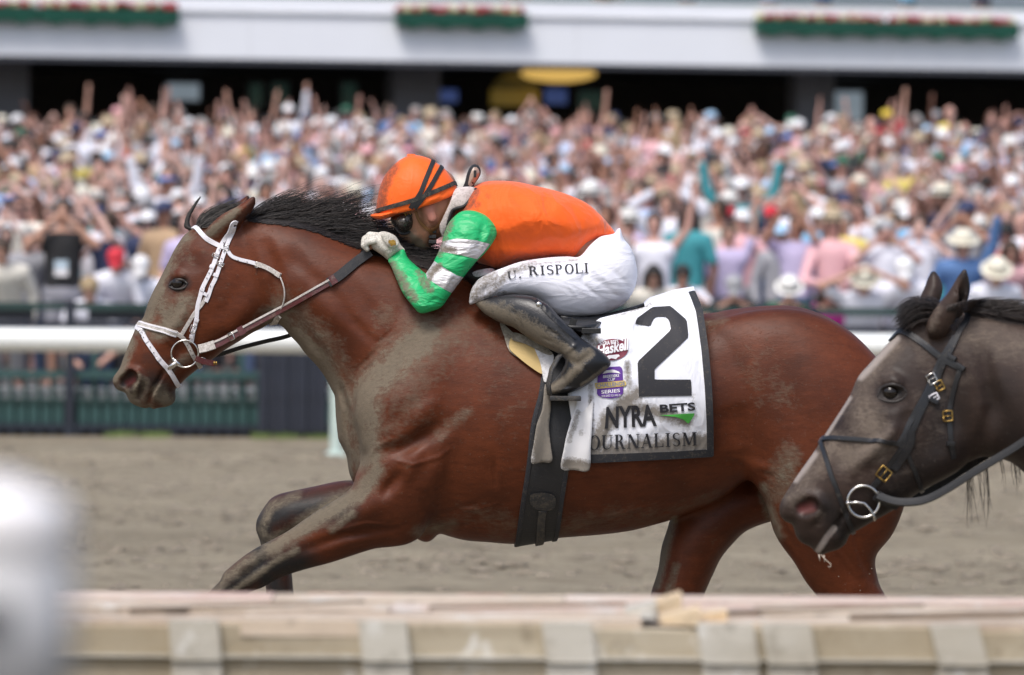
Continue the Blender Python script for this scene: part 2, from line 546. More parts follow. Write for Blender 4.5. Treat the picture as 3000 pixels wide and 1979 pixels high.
# ------------------------------------------------------------------ straps, ribbons, hair
def ribbon(name, P, Nn, width, thick, mat, parent=None, closed=False, taper=None, extra=None):
    """flat strap along points P lying on normals Nn (arrays); rounded long edges"""
    P = np.asarray(P, float); Nn = np.asarray(Nn, float); n = len(P)
    T = np.gradient(P, axis=0) if not closed else np.roll(P, -1, 0) - np.roll(P, 1, 0)
    T /= np.maximum(np.linalg.norm(T, axis=1, keepdims=True), 1e-9)
    B = np.cross(Nn, T); B /= np.maximum(np.linalg.norm(B, axis=1, keepdims=True), 1e-9)
    Nn = np.cross(T, B)
    wv = np.full(n, width / 2) if taper is None else np.asarray(taper) * width / 2
    sec = [(-1, -0.5), (-1, 0.62), (-0.93, 0.95), (0, 1.0), (0.93, 0.95), (1, 0.62), (1, -0.5)]
    m = len(sec)
    V = np.concatenate([(P + B * (wv * a)[:, None] + Nn * (thick * b))[:, None, :] for a, b in sec], 1).reshape(-1, 3)
    F = []
    for i in range(n if closed else n - 1):
        i2 = (i + 1) % n
        for k in range(m):
            k2 = (k + 1) % m
            F.append((i * m + k, i2 * m + k, i2 * m + k2, i * m + k2))
    if not closed:
        F.append(tuple(range(m))); F.append(tuple((n - 1) * m + k for k in range(m - 1, -1, -1)))
    mb = MB(); mb.add(V, F)
    return mb.build(name, mat, parent, False)
def resample(P, step):
    P = np.asarray(P, float)
    L = np.concatenate([[0], np.cumsum(np.linalg.norm(np.diff(P, axis=0), axis=1))])
    t = np.linspace(0, L[-1], max(3, int(L[-1] / step) + 1))
    return np.stack([np.interp(t, L, P[:, a]) for a in range(P.shape[1])], 1)
def hair(name, strands, radii, mat, parent=None, n=3, cols=None):
    """strands: list of (k,3) arrays with equal k; tapered three-sided tubes in one mesh"""
    S = np.asarray(strands, float); m, k, _ = S.shape
    T = np.gradient(S, axis=1); T /= np.maximum(np.linalg.norm(T, axis=2, keepdims=True), 1e-9)
    up = np.array([0.13, 0.9, 0.42])
    A = np.cross(T, up); A /= np.maximum(np.linalg.norm(A, axis=2, keepdims=True), 1e-9)
    B = np.cross(T, A)
    R = np.asarray(radii)[:, None] * np.linspace(1, 0.12, k)[None, :] ** 0.7
    V = np.stack([S + (A * math.cos(2 * math.pi * q / n) + B * math.sin(2 * math.pi * q / n)) * R[:, :, None] for q in range(n)], 2)
    base = (np.arange(m) * k * n)[:, None, None]
    i = np.arange(k - 1)[None, :, None] * n; q = np.arange(n)[None, None, :]; q2 = (q + 1) % n
    F = np.stack([base + i + q, base + i + q2, base + i + n + q2, base + i + n + q], 3).reshape(-1, 4)
    me = mesh_arrays(name, V.reshape(-1, 3), F)
    if cols is not None:
        set_color(me, np.repeat(np.asarray(cols), k * n, 0))
    return obj(name, me, mat, parent, True)
# ------------------------------------------------------------------ track, rail, fence, grandstand
def track_material():
    m, nt, b = mat_new('dirt_track')
    a = noise(nt, 0.55, 6, 0.6, stretch=(0.25, 1.0, 1.0)); f = noise(nt, 7.5, 9, 0.74, stretch=(0.22, 1.0, 1.0)); g = noise(nt, 34.0, 6, 0.7)
    c = mixc(nt, ramp(nt, a, [(0.3, 0.0), (0.7, 1.0)]), (0.325, 0.275, 0.198), (0.445, 0.380, 0.278))
    c = mixc(nt, ramp(nt, f, [(0.36, 0.85), (0.50, 0.0)]), c, (0.165, 0.136, 0.100))
    nt.links.new(c, b.inputs['Base Color']); b.inputs['Roughness'].default_value = 0.95; b.inputs['Specular IOR Level'].default_value = 0.15
    h = mathn(nt, 'ADD', mathn(nt, 'MULTIPLY', f, 0.8), mathn(nt, 'MULTIPLY', g, 0.25))
    bump(nt, b, h, 1.0, 0.09)
    return m
M_TRACK = track_material()
nx, ny = 150, 130
gx = np.concatenate([[-400, -120, -40], np.linspace(-14, 14, nx), [40, 120, 400]]); gy = np.concatenate([[-60, -30, -18], np.linspace(-8, 33.2, ny)])
GX, GY = np.meshgrid(gx, gy, indexing='ij')
GZ = 0.010 * np.sin(GY * 21.0 + 0.8 * np.sin(GX * 0.9)) + 0.012 * np.sin(GY * 9.3 + GX * 0.35) + rng.normal(0, 0.012, GX.shape)
GZ *= (np.abs(GX) < 14) * (GY > -8) * (GY < 33)
n1 = len(gy); ii, jj = np.meshgrid(np.arange(len(gx) - 1), np.arange(n1 - 1), indexing='ij'); ii, jj = ii.ravel(), jj.ravel()
Ft = np.stack([ii * n1 + jj, (ii + 1) * n1 + jj, (ii + 1) * n1 + jj + 1, ii * n1 + jj + 1], 1)
tag(obj('track', mesh_arrays('track', np.stack([GX, GY, GZ], -1).reshape(-1, 3), Ft), M_TRACK, None, True), kind='structure')
M_GROUND = simple('outer_ground', (0.10, 0.14, 0.06), 0.95, 0.3, 2.0)
mb = MB(); mb.add([(-900, 33.2, -0.02), (900, 33.2, -0.02), (900, 900, -0.02), (-900, 900, -0.02)], [(0, 1, 2, 3)]); mb.add([(-900, -500, -0.05), (900, -500, -0.05), (900, 33.2, -0.05), (-900, 33.2, -0.05)], [(0, 1, 2, 3)])
tag(mb.build('ground', M_GROUND), kind='structure')
# clods of dirt strewn over the track
def clods(n, box, s0, s1, name, seed, lift=0.0):
    r = np.random.default_rng(seed)
    base = np.array([(1, 0, 0), (-1, 0, 0), (0, 1, 0), (0, -1, 0), (0, 0, 1), (0, 0, -0.6)], float)
    tri = np.array([(0, 2, 4), (2, 1, 4), (1, 3, 4), (3, 0, 4), (2, 0, 5), (1, 2, 5), (3, 1, 5), (0, 3, 5)])
    P = np.stack([r.uniform(box[0], box[1], n), r.uniform(box[2], box[3], n), np.full(n, 0.0) + lift * r.random(n)], 1)
    S = (s0 + (s1 - s0) * r.random(n) ** 3)[:, None, None] * r.uniform(0.6, 1.3, (n, 6, 1)) * np.array([1.7, 1.0, 0.6])
    V = P[:, None, :] + base[None] * S
    F = (tri[None] + (np.arange(n) * 6)[:, None, None]).reshape(-1, 3)
    return tag(obj(name, mesh_arrays(name, V.reshape(-1, 3), F), M_CLOD, None, False), kind='stuff')
M_CLOD = simple('dirt_clod', (0.20, 0.17, 0.13), 0.95, 0.35, 14)
clods(9000, (-5, 5, 8.5, 30), 0.008, 0.046, 'dirt', 3)
hx = [W(2420, 1690), W(2560, 1740), W(2470, 1670)]
r_ = np.random.default_rng(5); V, F = [], []
tri = [(0, 2, 4), (2, 1, 4), (1, 3, 4), (3, 0, 4), (2, 0, 5), (1, 2, 5), (3, 1, 5), (0, 3, 5)]
for k in range(9):
    u, v = r_.uniform(2400, 2640), r_.uniform(1655, 1765); p = W(u, v, 15.6); s = r_.uniform(0.0012, 0.0035); n = len(V)
    V += [(p[0] + s * a * r_.uniform(.6, 1.4), p[1] + s * b + r_.normal(0, .05) * 0, p[2] + s * c * r_.uniform(.4, 1)) for a, b, c in ((1, 0, 0), (-1, 0, 0), (0, 1, 0), (0, -1, 0), (0, 0, 1), (0, 0, -1))]; F += [tuple(i + n for i in t) for t in tri]
tag(obj('flying_dirt', mesh_arrays('flying_dirt', np.array(V), F), M_CLOD), kind='stuff')

# outer rail of the track
M_PVC = simple('white_rail_plastic', (0.80, 0.82, 0.80), 0.35, 0.03, 3.0)
M_POSTW = simple('pale_post_paint', (0.50, 0.60, 0.56), 0.5, 0.08, 8.0)
DR = 45.0
rail = empty('rail', W(985, 1340, DR)); tag(rail, 'long white tubular track rail along the far side of the dirt', 'rail')
zc = W(1500, 1005.5, DR)[2]; rr = 34.5 * DR / FPX
mb = MB(); mb.tube([(x, DR - DH, zc) for x in np.linspace(-14, 14, 8)], rr, 24); attach(mb.build('rail_tube', M_PVC, None, True), rail)
post_x = [W(985, 1200, DR)[0] + k * 3.35 for k in range(-3, 6)]
for x in (-11.7, -5.9, 0.4, 6.2, 12.0):
    mb = MB(); mb.tube([(x - .05, DR - DH, zc), (x + .05, DR - DH, zc)], rr + 0.004, 24); attach(mb.build('rail_sleeve', M_PVC, None, True), rail)
base_me = None
for x in post_x:
    if base_me is None:
        mb = MB(); mb.tube([(0, 0.02, -0.02), (0, 0.02, zc - rr * 0.6)], 0.055, 12); mb.box(-0.09, 0.09, -0.09, 0.09, -0.02, 0.03, 0.01); base_me = mb.mesh('post')
    o = obj('post', base_me, M_POSTW); o.location = (x, DR - DH, 0); attach(o, rail)

# crowd fence with green boarded plinth
M_TEAL = simple('teal_fence_paint', (0.026, 0.072, 0.070), 0.5, 0.2, 3.0); M_TEAL2 = simple('dark_green_paint', (0.018, 0.048, 0.045), 0.5, 0.2, 4.0)
M_NAVY = simple('navy_steel', (0.018, 0.022, 0.036), 0.45, 0.2, 4.0); M_DARKGAP = simple('dark_recess', (0.012, 0.012, 0.012), 0.9, 0.2, 5.0)
M_CONC = simple('pale_concrete', (0.38, 0.40, 0.39), 0.85, 0.15, 4.0)
DF = 49.6; YF = DF - DH
def zf(v, u=1500, d=DF): return W(u, v, d)[2]
def xf(u, v=1200, d=DF): return W(u, v, d)[0]
fence = empty('crowd_fence', (xf(205), YF, 0)); tag(fence, 'dark green crowd fence with boarded plinth behind the white rail', 'fence')
x0, x1 = -11.0, 11.0
def fbox(nm, xa, xb, ya, yb, za, zb, mat, bev=0.0):
    mb = MB(); mb.box(xa, xb, ya, yb, za, zb, bev); return attach(mb.build(nm, mat), fence)
fbox('top_rail', x0, x1, YF - 0.03, YF + 0.04, zf(918), zf(896), M_TEAL2)
fbox('rail_bar', x0, x1, YF - 0.02, YF + 0.03, zf(970), zf(950), M_NAVY)
fbox('rail_bar', x0, x1, YF - 0.02, YF + 0.03, zf(1118), zf(1095), M_TEAL)
fbox('concrete_edge', x0, x1, YF + 0.10, YF + 0.80, -0.05, zf(1152), M_CONC)
fbox('plinth_rail', x0, x1, YF - 0.03, YF + 0.06, zf(1188), zf(1178), M_TEAL2)
fbox('plinth_shade_sheet', x0, x1, YF + 0.05, YF + 0.09, -0.03, zf(1182), M_DARKGAP)  # near-black sheet: shade of the open slots put into its colour
fbox('base_beam', x0, x1, YF - 0.06, YF + 0.04, zf(1270), zf(1252), M_NAVY)
mb = MB(); mb.box(-0.05, 0.05, -0.005, 0.03, zf(1252), zf(1184), 0.006); pl = mb.mesh('plank')
mb = MB(); mb.box(-0.018, 0.018, -0.03, 0.03, -0.03, zf(1266), 0.0); st = mb.mesh('stub')
mb = MB(); mb.tube([(0, 0, zf(1178)), (0, 0, zf(1118))], 0.022, 6); bl = mb.mesh('baluster')
x = x0 + 0.05
while x < x1:
    o = obj('plank', pl, M_TEAL); o.location = (x, YF + rng.uniform(-0.006, 0.004), 0); attach(o, fence)
    x += 0.118
x = x0 + 0.05
while x < x1:
    o = obj('stub', st, M_NAVY); o.location = (x, YF - 0.02, 0); attach(o, fence)
    o = obj('baluster', bl, M_TEAL2); o.location = (x, YF + 0.02, 0); attach(o, fence)
    x += 0.131
mb = MB(); mb.box(-0.045, 0.045, -0.08, 0.02, -0.03, zf(888), 0.008); pm = mb.mesh('post')
for u in (-2060, -1320, -580, 205, 900, 1640, 2380, 3120, 3860, 4600): o = obj('post', pm, M_NAVY); o.location = (xf(u), YF, 0); attach(o, fence)
mb = MB(); mb.box(-0.03, 0.03, 0.0, 0.05, zf(1180), zf(1000), 0.006); pm = mb.mesh('green_post')
for u in (275, 560, 705): o = obj('green_post', pm, M_TEAL); o.location = (xf(u), YF + 0.05, 0); attach(o, fence)
fbox('banner', xf(-200), xf(95), YF + 0.04, YF + 0.06, zf(948), zf(916), M_NAVY); fbox('banner', xf(255), xf(430), YF + 0.04, YF + 0.06, zf(948), zf(916), M_NAVY)
gate = empty('slatted_gate', (xf(860), YF - 0.5, 0)); tag(gate, 'dark navy slatted gate standing in front of the green fence', 'gate')
mb = MB(); mb.box(-0.046, 0.046, -0.02, 0.02, zf(1268), zf(1030), 0.008); gs = mb.mesh('slat')
for k in range(7): o = obj('slat', gs, M_NAVY); o.location = (xf(778) + 0.093 * k, YF - 0.5 + 0.03 * (k % 2), 0); attach(o, gate)
for v0, v1 in ((1278, 1262), (1050, 1036)):
    mb = MB(); mb.box(xf(768), xf(950), YF - 0.47, YF - 0.43, zf(v0), zf(v1)); attach(mb.build('crossbar', M_NAVY), gate)
for u in (772, 944): mb = MB(); mb.box(xf(u) - 0.03, xf(u) + 0.03, YF - 0.46, YF - 0.40, -0.02, zf(1034)); attach(mb.build('gate_post', M_TEAL2), gate)
# tufts of grass along the foot of the fence
def grass_tufts(spans, n, seed):
    r = np.random.default_rng(seed); V, F = [], []
    for k in range(n):
        a, b = spans[k % len(spans)]; x = xf(r.uniform(a, b)); y = YF - r.uniform(0.08, 0.75); h = r.uniform(0.02, 0.07); w = r.uniform(0.004, 0.01); dx = r.normal(0, 0.03); i = len(V)
        V += [(x - w, y, 0), (x + w, y, 0), (x + dx, y + r.normal(0, .02), h)]; F.append((i, i + 1, i + 2))
    return tag(obj('grass', mesh_arrays('grass', np.array(V), F), simple('grass_blades', (0.13, 0.19, 0.045), 0.8, 0.3, 6)), kind='stuff')
grass_tufts([(320, 400), (420, 500), (750, 800), (815, 880), (900, 970), (1000, 2900)], 800, 9)

# the sloping apron where the crowd stands
def apron_z(d): return 0.396 + np.clip((d - 54.0) / (92.0 - 54.0), 0, 1) * 2.20
mb = MB(); st_ = [50.4, 54] + list(np.arange(55.5, 93, 1.5)) + [99, 112]
for k in range(len(st_) - 1):
    z = float(apron_z(st_[k])); zn = float(apron_z(st_[k + 1])); a, b = st_[k] - DH, st_[k + 1] - DH
    mb.add([(-40, a, z), (40, a, z), (40, b, z), (-40, b, z), (40, b, zn), (-40, b, zn)], [(0, 1, 2, 3), (3, 2, 4, 5)])
tag(mb.build('apron', simple('apron_asphalt', (0.12, 0.12, 0.12), 0.9, 0.2, 3.0)), kind='structure')

# ---- grandstand, turned a little away on the right
YAW = math.radians(11.5)
GO = np.array([0.0, 97.0 - DH, 0.0]); ge = np.array([math.cos(YAW), math.sin(YAW), 0]); gn = np.array([-math.sin(YAW), math.cos(YAW), 0])
def GL(u, v, depth=0.0):
    """pixel -> local grandstand coordinates (along, depth, height) on the plane `depth` behind the fascia"""
    p = np.array(W(u, v, 1.0)) - np.array([0, -DH, CAMZ]); p[1] = 1.0
    c = np.array([0, -DH, CAMZ]); t = ((GO - c).dot(gn) + depth) / p.dot(gn)
    q = c + p * t - GO
    return q.dot(ge), q.dot(gn), q[2]
M_FASCIA = simple('white_fascia_paint', (0.80, 0.82, 0.87), 0.55, 0.02, 0.6); M_SOFFIT = simple('shaded_soffit', (0.020, 0.020, 0.022), 0.8, 0.3, 1.0)
M_WALLD = simple('shaded_back_wall', (0.030, 0.025, 0.022), 0.85, 0.5, 0.8); M_COL = simple('grey_column', (0.16, 0.16, 0.18), 0.8, 0.12, 3.0)  # soffit and back wall near-black: concourse shade put into their colour
M_GREENBOX = simple('green_flower_box', (0.022, 0.125, 0.085), 0.5, 0.15, 3.0); M_LEDGE = simple('grey_ledge', (0.62, 0.63, 0.66), 0.6, 0.05, 2.0)
stand = empty('grandstand', tuple(GO), YAW); tag(stand, 'white-fronted grandstand balcony over a dark concourse behind the crowd', 'grandstand')
zb_ = GL(1500, 184)[2]; zt_ = GL(1500, 8)[2]
def gbox(nm, xa, xb, ya, yb, za, zb, mat, par=stand, bev=0.0):
    mb = MB(); mb.box(xa, xb, ya, yb, za, zb, bev); return mb.build(nm, mat, par)
gbox('fascia', -34, 34, 0, 0.35, zb_, zt_ - 0.30, M_FASCIA)
for jx in (-29.5, -23.4, -17.2, -11.1, -5.0, 1.2, 7.3, 13.4, 19.6, 25.7): gbox('fascia_joint', jx, jx + 0.012, -0.004, 0.0, zb_, zt_ - 0.30, M_LEDGE)
gbox('ledge', -34, 34, -0.06, 0.35, zt_ - 0.297, zt_ - 0.215, M_LEDGE, bev=0.02)
gbox('parapet', -34, 34, 0.02, 0.33, zt_ - 0.212, zt_ + 0.02, M_FASCIA)
gbox('drip_edge', -34, 34, 0.06, 0.35, zb_ - 0.09, zb_ - 0.003, M_COL)
gbox('balcony_floor', -34, 34, 0.36, 9.0, zb_ + 0.25, zb_ + 0.45, M_COL)
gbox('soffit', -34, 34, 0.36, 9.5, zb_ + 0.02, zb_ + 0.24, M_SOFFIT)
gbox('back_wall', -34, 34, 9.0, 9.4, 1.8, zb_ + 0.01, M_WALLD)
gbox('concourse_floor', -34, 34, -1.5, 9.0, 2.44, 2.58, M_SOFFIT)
gbox('upper_wall', -34, 34, 9.0, 9.4, zb_ + 0.46, zb_ + 9.0, M_FASCIA); gbox('roof', -34, 34, -0.5, 9.4, zb_ + 9.01, zb_ + 9.3, M_LEDGE)
for nm, ua, ub in (('column', -60, 85), ('column', 1155, 1290), ('column', 2335, 2445), ('column', -1240, -1120), ('column', -2400, -2280), ('column', 3520, 3630), ('column', 4700, 4810)):
    a, b = GL(ua, 250, 2.2)[0], GL(ub, 250, 2.2)[0]; gbox(nm, a, b, 2.2, 2.2 + (b - a), 2.585, zb_ + 0.015, M_COL)
M_GLASS = None
def window_mat(nm, col, e):
    m, nt, b = mat_new(nm); f = noise(nt, 1.6, 4, 0.6)
    c = mixc(nt, f, tuple(x * 0.5 for x in col), col); nt.links.new(c, b.inputs['Base Color']); b.inputs['Roughness'].default_value = 0.15
    nt.links.new(c, b.inputs['Emission Color']); b.inputs['Emission Strength'].default_value = e
    return m
M_WIN = window_mat('daylit_window', (0.45, 0.55, 0.64), 0.28); M_WIN2 = window_mat('dim_window', (0.05, 0.11, 0.09), 0.12); M_SCREEN = window_mat('blue_screen', (0.05, 0.09, 0.28), 0.35)
for ua, ub, va, vb, mt in ((482, 592, 238, 302, M_WIN), (725, 775, 240, 320, M_WIN2), (790, 850, 238, 320, M_WIN2), (995, 1050, 238, 330, M_WIN2), (2440, 2535, 262, 360, M_WIN), (1688, 1775, 262, 330, M_WIN2)):
    a, b = GL(ua, va, 8.9), GL(ub, vb, 8.9)
    o = gbox('window', a[0], b[0], 8.93, 8.995, b[2], a[2], M_COL); gbox('pane', a[0] + 0.06, b[0] - 0.06, 8.90, 8.925, b[2] + 0.05, a[2] - 0.05, mt, o)
def hung(nm, label, cat, group=None):
    o = empty(nm, tuple(GO), YAW); return tag(o, label, cat, group)
for ua, ub, va, vb, lb in ((1185, 1345, 258, 305, 'dark blue screen hanging under the balcony left of the yellow sign'), (1590, 1665, 255, 310, 'dark blue screen hanging under the balcony right of the yellow sign')):
    s_ = hung('screen', lb, 'screen', 'screens under the balcony'); a, b = GL(ua, va, 6.0), GL(ub, vb, 6.0)
    gbox('casing', a[0], b[0], 6.0, 6.12, b[2], a[2], M_DARKGAP, s_); gbox('display', a[0] + 0.04, b[0] - 0.04, 5.97, 5.995, b[2] + 0.03, a[2] - 0.03, M_SCREEN, s_); m_ = (a[0] + b[0]) / 2; gbox('hanger', m_ - 0.03, m_ + 0.03, 6.03, 6.09, a[2] + 0.002, zb_ + 0.015, M_COL, s_)
# yellow rounded sign
sg_ = hung('yellow_sign', 'round-topped yellow sign hanging in the dark concourse under the balcony', 'sign'); a, b = GL(1440, 262, 5.0), GL(1580, 312, 5.0); cx = (a[0] + b[0]) / 2; hw = (b[0] - a[0]) / 2
M_YEL = window_mat('yellow_sign_face', (0.42, 0.28, 0.03), 0.10); M_YEL2 = window_mat('amber_sign_top', (0.14, 0.10, 0.015), 0.08)
mb = MB(); mb.prism([(cx - hw, b[2]), (cx + hw, b[2]), (cx + hw, a[2])] + [(cx - hw, a[2])], 5.0, 5.15); mb.build('sign_board', M_YEL, sg_)
mb = MB(); mb.prism([(cx - hw * 0.9, a[2] + 0.004), (cx + hw * 0.9, a[2] + 0.004)] + [(cx + hw * 0.9 * math.cos(t), a[2] + 0.004 + 0.34 * math.sin(t)) for t in np.linspace(0.1, math.pi - 0.1, 10)], 5.02, 5.13); mb.build('sign_crown', M_YEL2, sg_)
gbox('hanger', cx - 0.03, cx + 0.03, 5.05, 5.10, a[2] + 0.30, zb_ + 0.015, M_COL, sg_)
lm = hung('ceiling_light', 'glowing oval yellow ceiling light under the balcony edge', 'light'); a, b = GL(1562, 192, 3.0), GL(1785, 232, 3.0); cx = (a[0] + b[0]) / 2; hw = (b[0] - a[0]) / 2; cz = (a[2] + b[2]) / 2
m, nt, bs = mat_new('lamp_glow'); bs.inputs['Base Color'].default_value = (0.5, 0.38, 0.15, 1); bs.inputs['Emission Color'].default_value = (1.0, 0.62, 0.16, 1); bs.inputs['Emission Strength'].default_value = 0.42
mb = MB(); mb.lathe([(0.001, -0.16), (0.3, -0.155), (0.7, -0.11), (0.95, -0.04), (1.0, 0.02), (0.9, 0.08), (0.001, 0.1)], 28); o = mb.build('lamp_shade', m, lm, True); o.scale = (hw, hw * 0.8, 1.0); o.location = (cx, 4.2, cz)
gbox('lamp_stem', cx - 0.05, cx + 0.05, 4.15, 4.25, cz + 0.08, zb_ + 0.015, M_COL, lm)
# flower boxes on the fascia
M_REDF = simple('red_flower', (0.36, 0.020, 0.030), 0.7, 0.4, 20); M_CREAMF = simple('cream_flower', (0.66, 0.62, 0.38), 0.7, 0.2, 20); M_PINKF = simple('pink_flower', (0.52, 0.20, 0.20), 0.7, 0.3, 20); M_LEAFF = simple('flower_leaf', (0.05, 0.13, 0.04), 0.7, 0.3, 20)
boxes = [(-260, 112, 20, 58, 'green flower box at the far left of the white fascia'), (118, 524, 26, 66, 'green flower box right of the one at the fascia left end'), (1165, 1547, 36, 80, 'lone green flower box on the fascia above the jockey'),
         (2220, 2605, 60, 102, 'green flower box over the bay rump, left of a joined pair'), (2610, 2985, 66, 110, 'green flower box at the right end of the white fascia')]
bm_ = bmesh.new(); bmesh.ops.create_icosphere(bm_, subdivisions=1, radius=1.0); ico = (np.array([v.co[:] for v in bm_.verts]), [tuple(v.index for v in f.verts) for f in bm_.faces]); bm_.free()
def blob(mb, c, r):
    s = rng.uniform(0.75, 1.25, ico[0].shape); mb.add(ico[0] * s * r + np.array(c), ico[1])
for ua, ub, va, vb, lb in boxes:
    a, b = GL(ua, va, -0.3), GL(ub, vb, -0.3); zt2 = (GL(ua, va, -0.3)[2] + GL(ub, va + (ub - ua) * 0.0145, -0.3)[2]) / 2; h = 0.30
    o = hung('flower_box', lb, 'flower box', 'flower boxes along the balcony')
    zz = GL((ua + ub) / 2, (va + vb) / 2, -0.3)[2]; zt2 = zz + 0.13; zb2 = zz - 0.13
    mb = MB(); L, R = a[0], b[0]; pr = [(-0.38, zt2), (-0.36, zt2 - 0.03), (-0.30, zb2 + 0.02), (-0.28, zb2), (-0.005, zb2), (-0.005, zt2)]
    V = [(x, y, z) for x in (L, R) for y, z in pr]; mb.add(V, [tuple(range(6)), tuple(range(11, 5, -1))] + [(i, (i + 1) % 6, (i + 1) % 6 + 6, i + 6) for i in range(6)])
    mb.build('trough', M_GREENBOX, o)
    for k in range(4):
        t = L + (R - L) * (k + 0.5) / 4; gbox('bracket', t - 0.10, t + 0.10, -0.27, -0.01, zb2 - 0.05, zb2 - 0.003, M_GREENBOX, o)
    x = L + 0.06; k = 0
    while x < R - 0.04:                                        # plants in turn red, cream, red, pink
        mt = (M_REDF, M_CREAMF, M_REDF, M_REDF, M_PINKF, M_CREAMF)[(k + int(ua) // 7) % 6]
        mb = MB()
        for _ in range(16): blob(mb, (x + rng.normal(0, 0.045), rng.uniform(-0.36, -0.08), zt2 + rng.uniform(0.0, 0.11)), rng.uniform(0.030, 0.050))
        f_ = mb.build('flower', mt, o); x += rng.uniform(0.11, 0.17); k += 1
    mb = MB()
    for _ in range(60): blob(mb, (rng.uniform(L + .05, R - .05), rng.uniform(-0.37, -0.05), zt2 + rng.uniform(-0.01, 0.04)), rng.uniform(0.02, 0.05))
    tag(mb.build('leaves', M_LEAFF, o), kind='stuff')
# railing of the upper tier
gbox('balcony_rail', -34, 34, 0.42, 0.47, zt_ + 0.30, zt_ + 0.35, M_GREENBOX); gbox('balcony_rail', -34, 34, 0.42, 0.47, zt_ + 0.06, zt_ + 0.10, M_GREENBOX)
# ------------------------------------------------------------------ the bay horse
def coat_material(name, base, dark, mudc=MUD, red=(0.16, 0.035, 0.035), sheen_r=0.42, white=None):
    """horse coat: paint.r = mud (on the bay also painted highlights), paint.g = dark points, paint.b = bare red skin, alpha unused"""
    m, nt, b = mat_new(name)
    a = N(nt, 'ShaderNodeVertexColor', layer_name='paint')
    sep = N(nt, 'ShaderNodeSeparateColor'); nt.links.new(a.outputs[0], sep.inputs[0])
    big = noise(nt, 5.0, 4, 0.6)
    fine = noise(nt, 120.0, 6, 0.7, stretch=(0.35, 1.0, 0.9))
    hairn = noise(nt, 320.0, 3, 0.6, stretch=(0.25, 1.0, 0.6))
    c = mixc(nt, ramp(nt, big, [(0.3, 0.0), (0.7, 1.0)]), tuple(x * 0.62 for x in base), tuple(x * 1.35 for x in base))
    c = mixc(nt, mathn(nt, 'MULTIPLY', hairn, 0.42), c, tuple(x * 0.45 for x in base))
    stk = noise(nt, 58.0, 6, 0.7, stretch=(0.22, 1.0, 0.8))
    c = mixc(nt, ramp(nt, stk, [(0.35, 0.45), (0.5, 0.0)]), c, tuple(x * 0.5 for x in base)); c = mixc(nt, ramp(nt, stk, [(0.55, 0.0), (0.72, 0.30)]), c, tuple(min(1, x * 1.7) for x in base))
    gk = mathn(nt, 'ADD', sep.outputs[1], mathn(nt, 'MULTIPLY', mathn(nt, 'SUBTRACT', fine, 0.5), 0.5), clamp=True)
    gk = mathn(nt, 'MULTIPLY', gk, ramp(nt, sep.outputs[1], [(0.02, 0.0), (0.25, 1.0)]))
    c = mixc(nt, gk, c, dark)
    # mud: broad mask broken up by streaks and crumbs
    blot = noise(nt, 26.0, 9, 0.72)
    s = mathn(nt, 'ADD', mathn(nt, 'MULTIPLY', blot, 0.55), mathn(nt, 'MULTIPLY', fine, 0.45))
    s = mathn(nt, 'ADD', s, mathn(nt, 'MULTIPLY', sep.outputs[0], 0.60))
    s = mathn(nt, 'ADD', s, mathn(nt, 'MULTIPLY', mathn(nt, 'SUBTRACT', noise(nt, 6.5, 5, 0.62), 0.5), 0.42))
    mk = ramp(nt, s, [(0.62, 0.0), (0.88, 0.50), (1.12, 0.92)])
    specks = noise(nt, 95.0, 5, 0.75)
    sp = ramp(nt, specks, [(0.62, 0.0), (0.70, 0.8)])
    mk = mathn(nt, 'MAXIMUM', mk, mathn(nt, 'MULTIPLY', sp, 0.45))
    mv = mixc(nt, fine, tuple(x * 0.62 for x in mudc), tuple(x * 1.32 for x in mudc))
    c = mixc(nt, mk, c, mv)
    c = mixc(nt, sep.outputs[2], c, red)
    if white:
        c = mixc(nt, mathn(nt, 'MULTIPLY', a.outputs['Alpha'], ramp(nt, mathn(nt, 'ADD', mathn(nt, 'MULTIPLY', blot, 0.5), a.outputs['Alpha']), [(0.45, 0.0), (0.8, 1.0)])), c, white)
    nt.links.new(c, b.inputs['Base Color'])
    r = mathn(nt, 'ADD', mathn(nt, 'MULTIPLY', mk, 0.34), sheen_r)
    nt.links.new(mathn(nt, 'ADD', r, mathn(nt, 'MULTIPLY', fine, 0.12)), b.inputs['Roughness'])
    b.inputs['Sheen Weight'].default_value = 0.0; b.inputs['Sheen Roughness'].default_value = 0.45
    b.inputs['Sheen Tint'].default_value = (1, 0.9, 0.82, 1)
    b.inputs['Specular IOR Level'].default_value = 0.24
    crumb = noise(nt, 95.0, 7, 0.72)
    h = mathn(nt, 'ADD', mathn(nt, 'MULTIPLY', mathn(nt, 'MULTIPLY', mk, crumb), 1.3), mathn(nt, 'MULTIPLY', hairn, 0.22))
    h = mathn(nt, 'ADD', h, mathn(nt, 'MULTIPLY', noise(nt, 28.0, 4, 0.6, stretch=(0.6, 1, 1)), 0.4))
    bump(nt, b, h, 0.42, 0.006)
    return m
M_BAY = coat_material('bay_coat', (0.108, 0.0262, 0.0086), (0.016, 0.015, 0.015))
M_HAIR = None
def hair_material(name, c0, c1, rough=0.45):
    m, nt, b = mat_new(name)
    a = N(nt, 'ShaderNodeVertexColor', layer_name='paint')
    sep = N(nt, 'ShaderNodeSeparateColor'); nt.links.new(a.outputs[0], sep.inputs[0])
    nt.links.new(mixc(nt, sep.outputs[0], c0, c1), b.inputs['Base Color'])
    b.inputs['Roughness'].default_value = rough; b.inputs['Specular IOR Level'].default_value = 0.4
    return m
M_MANE = hair_material('mane_hair', (0.010, 0.009, 0.010), (0.060, 0.048, 0.044), 0.5)

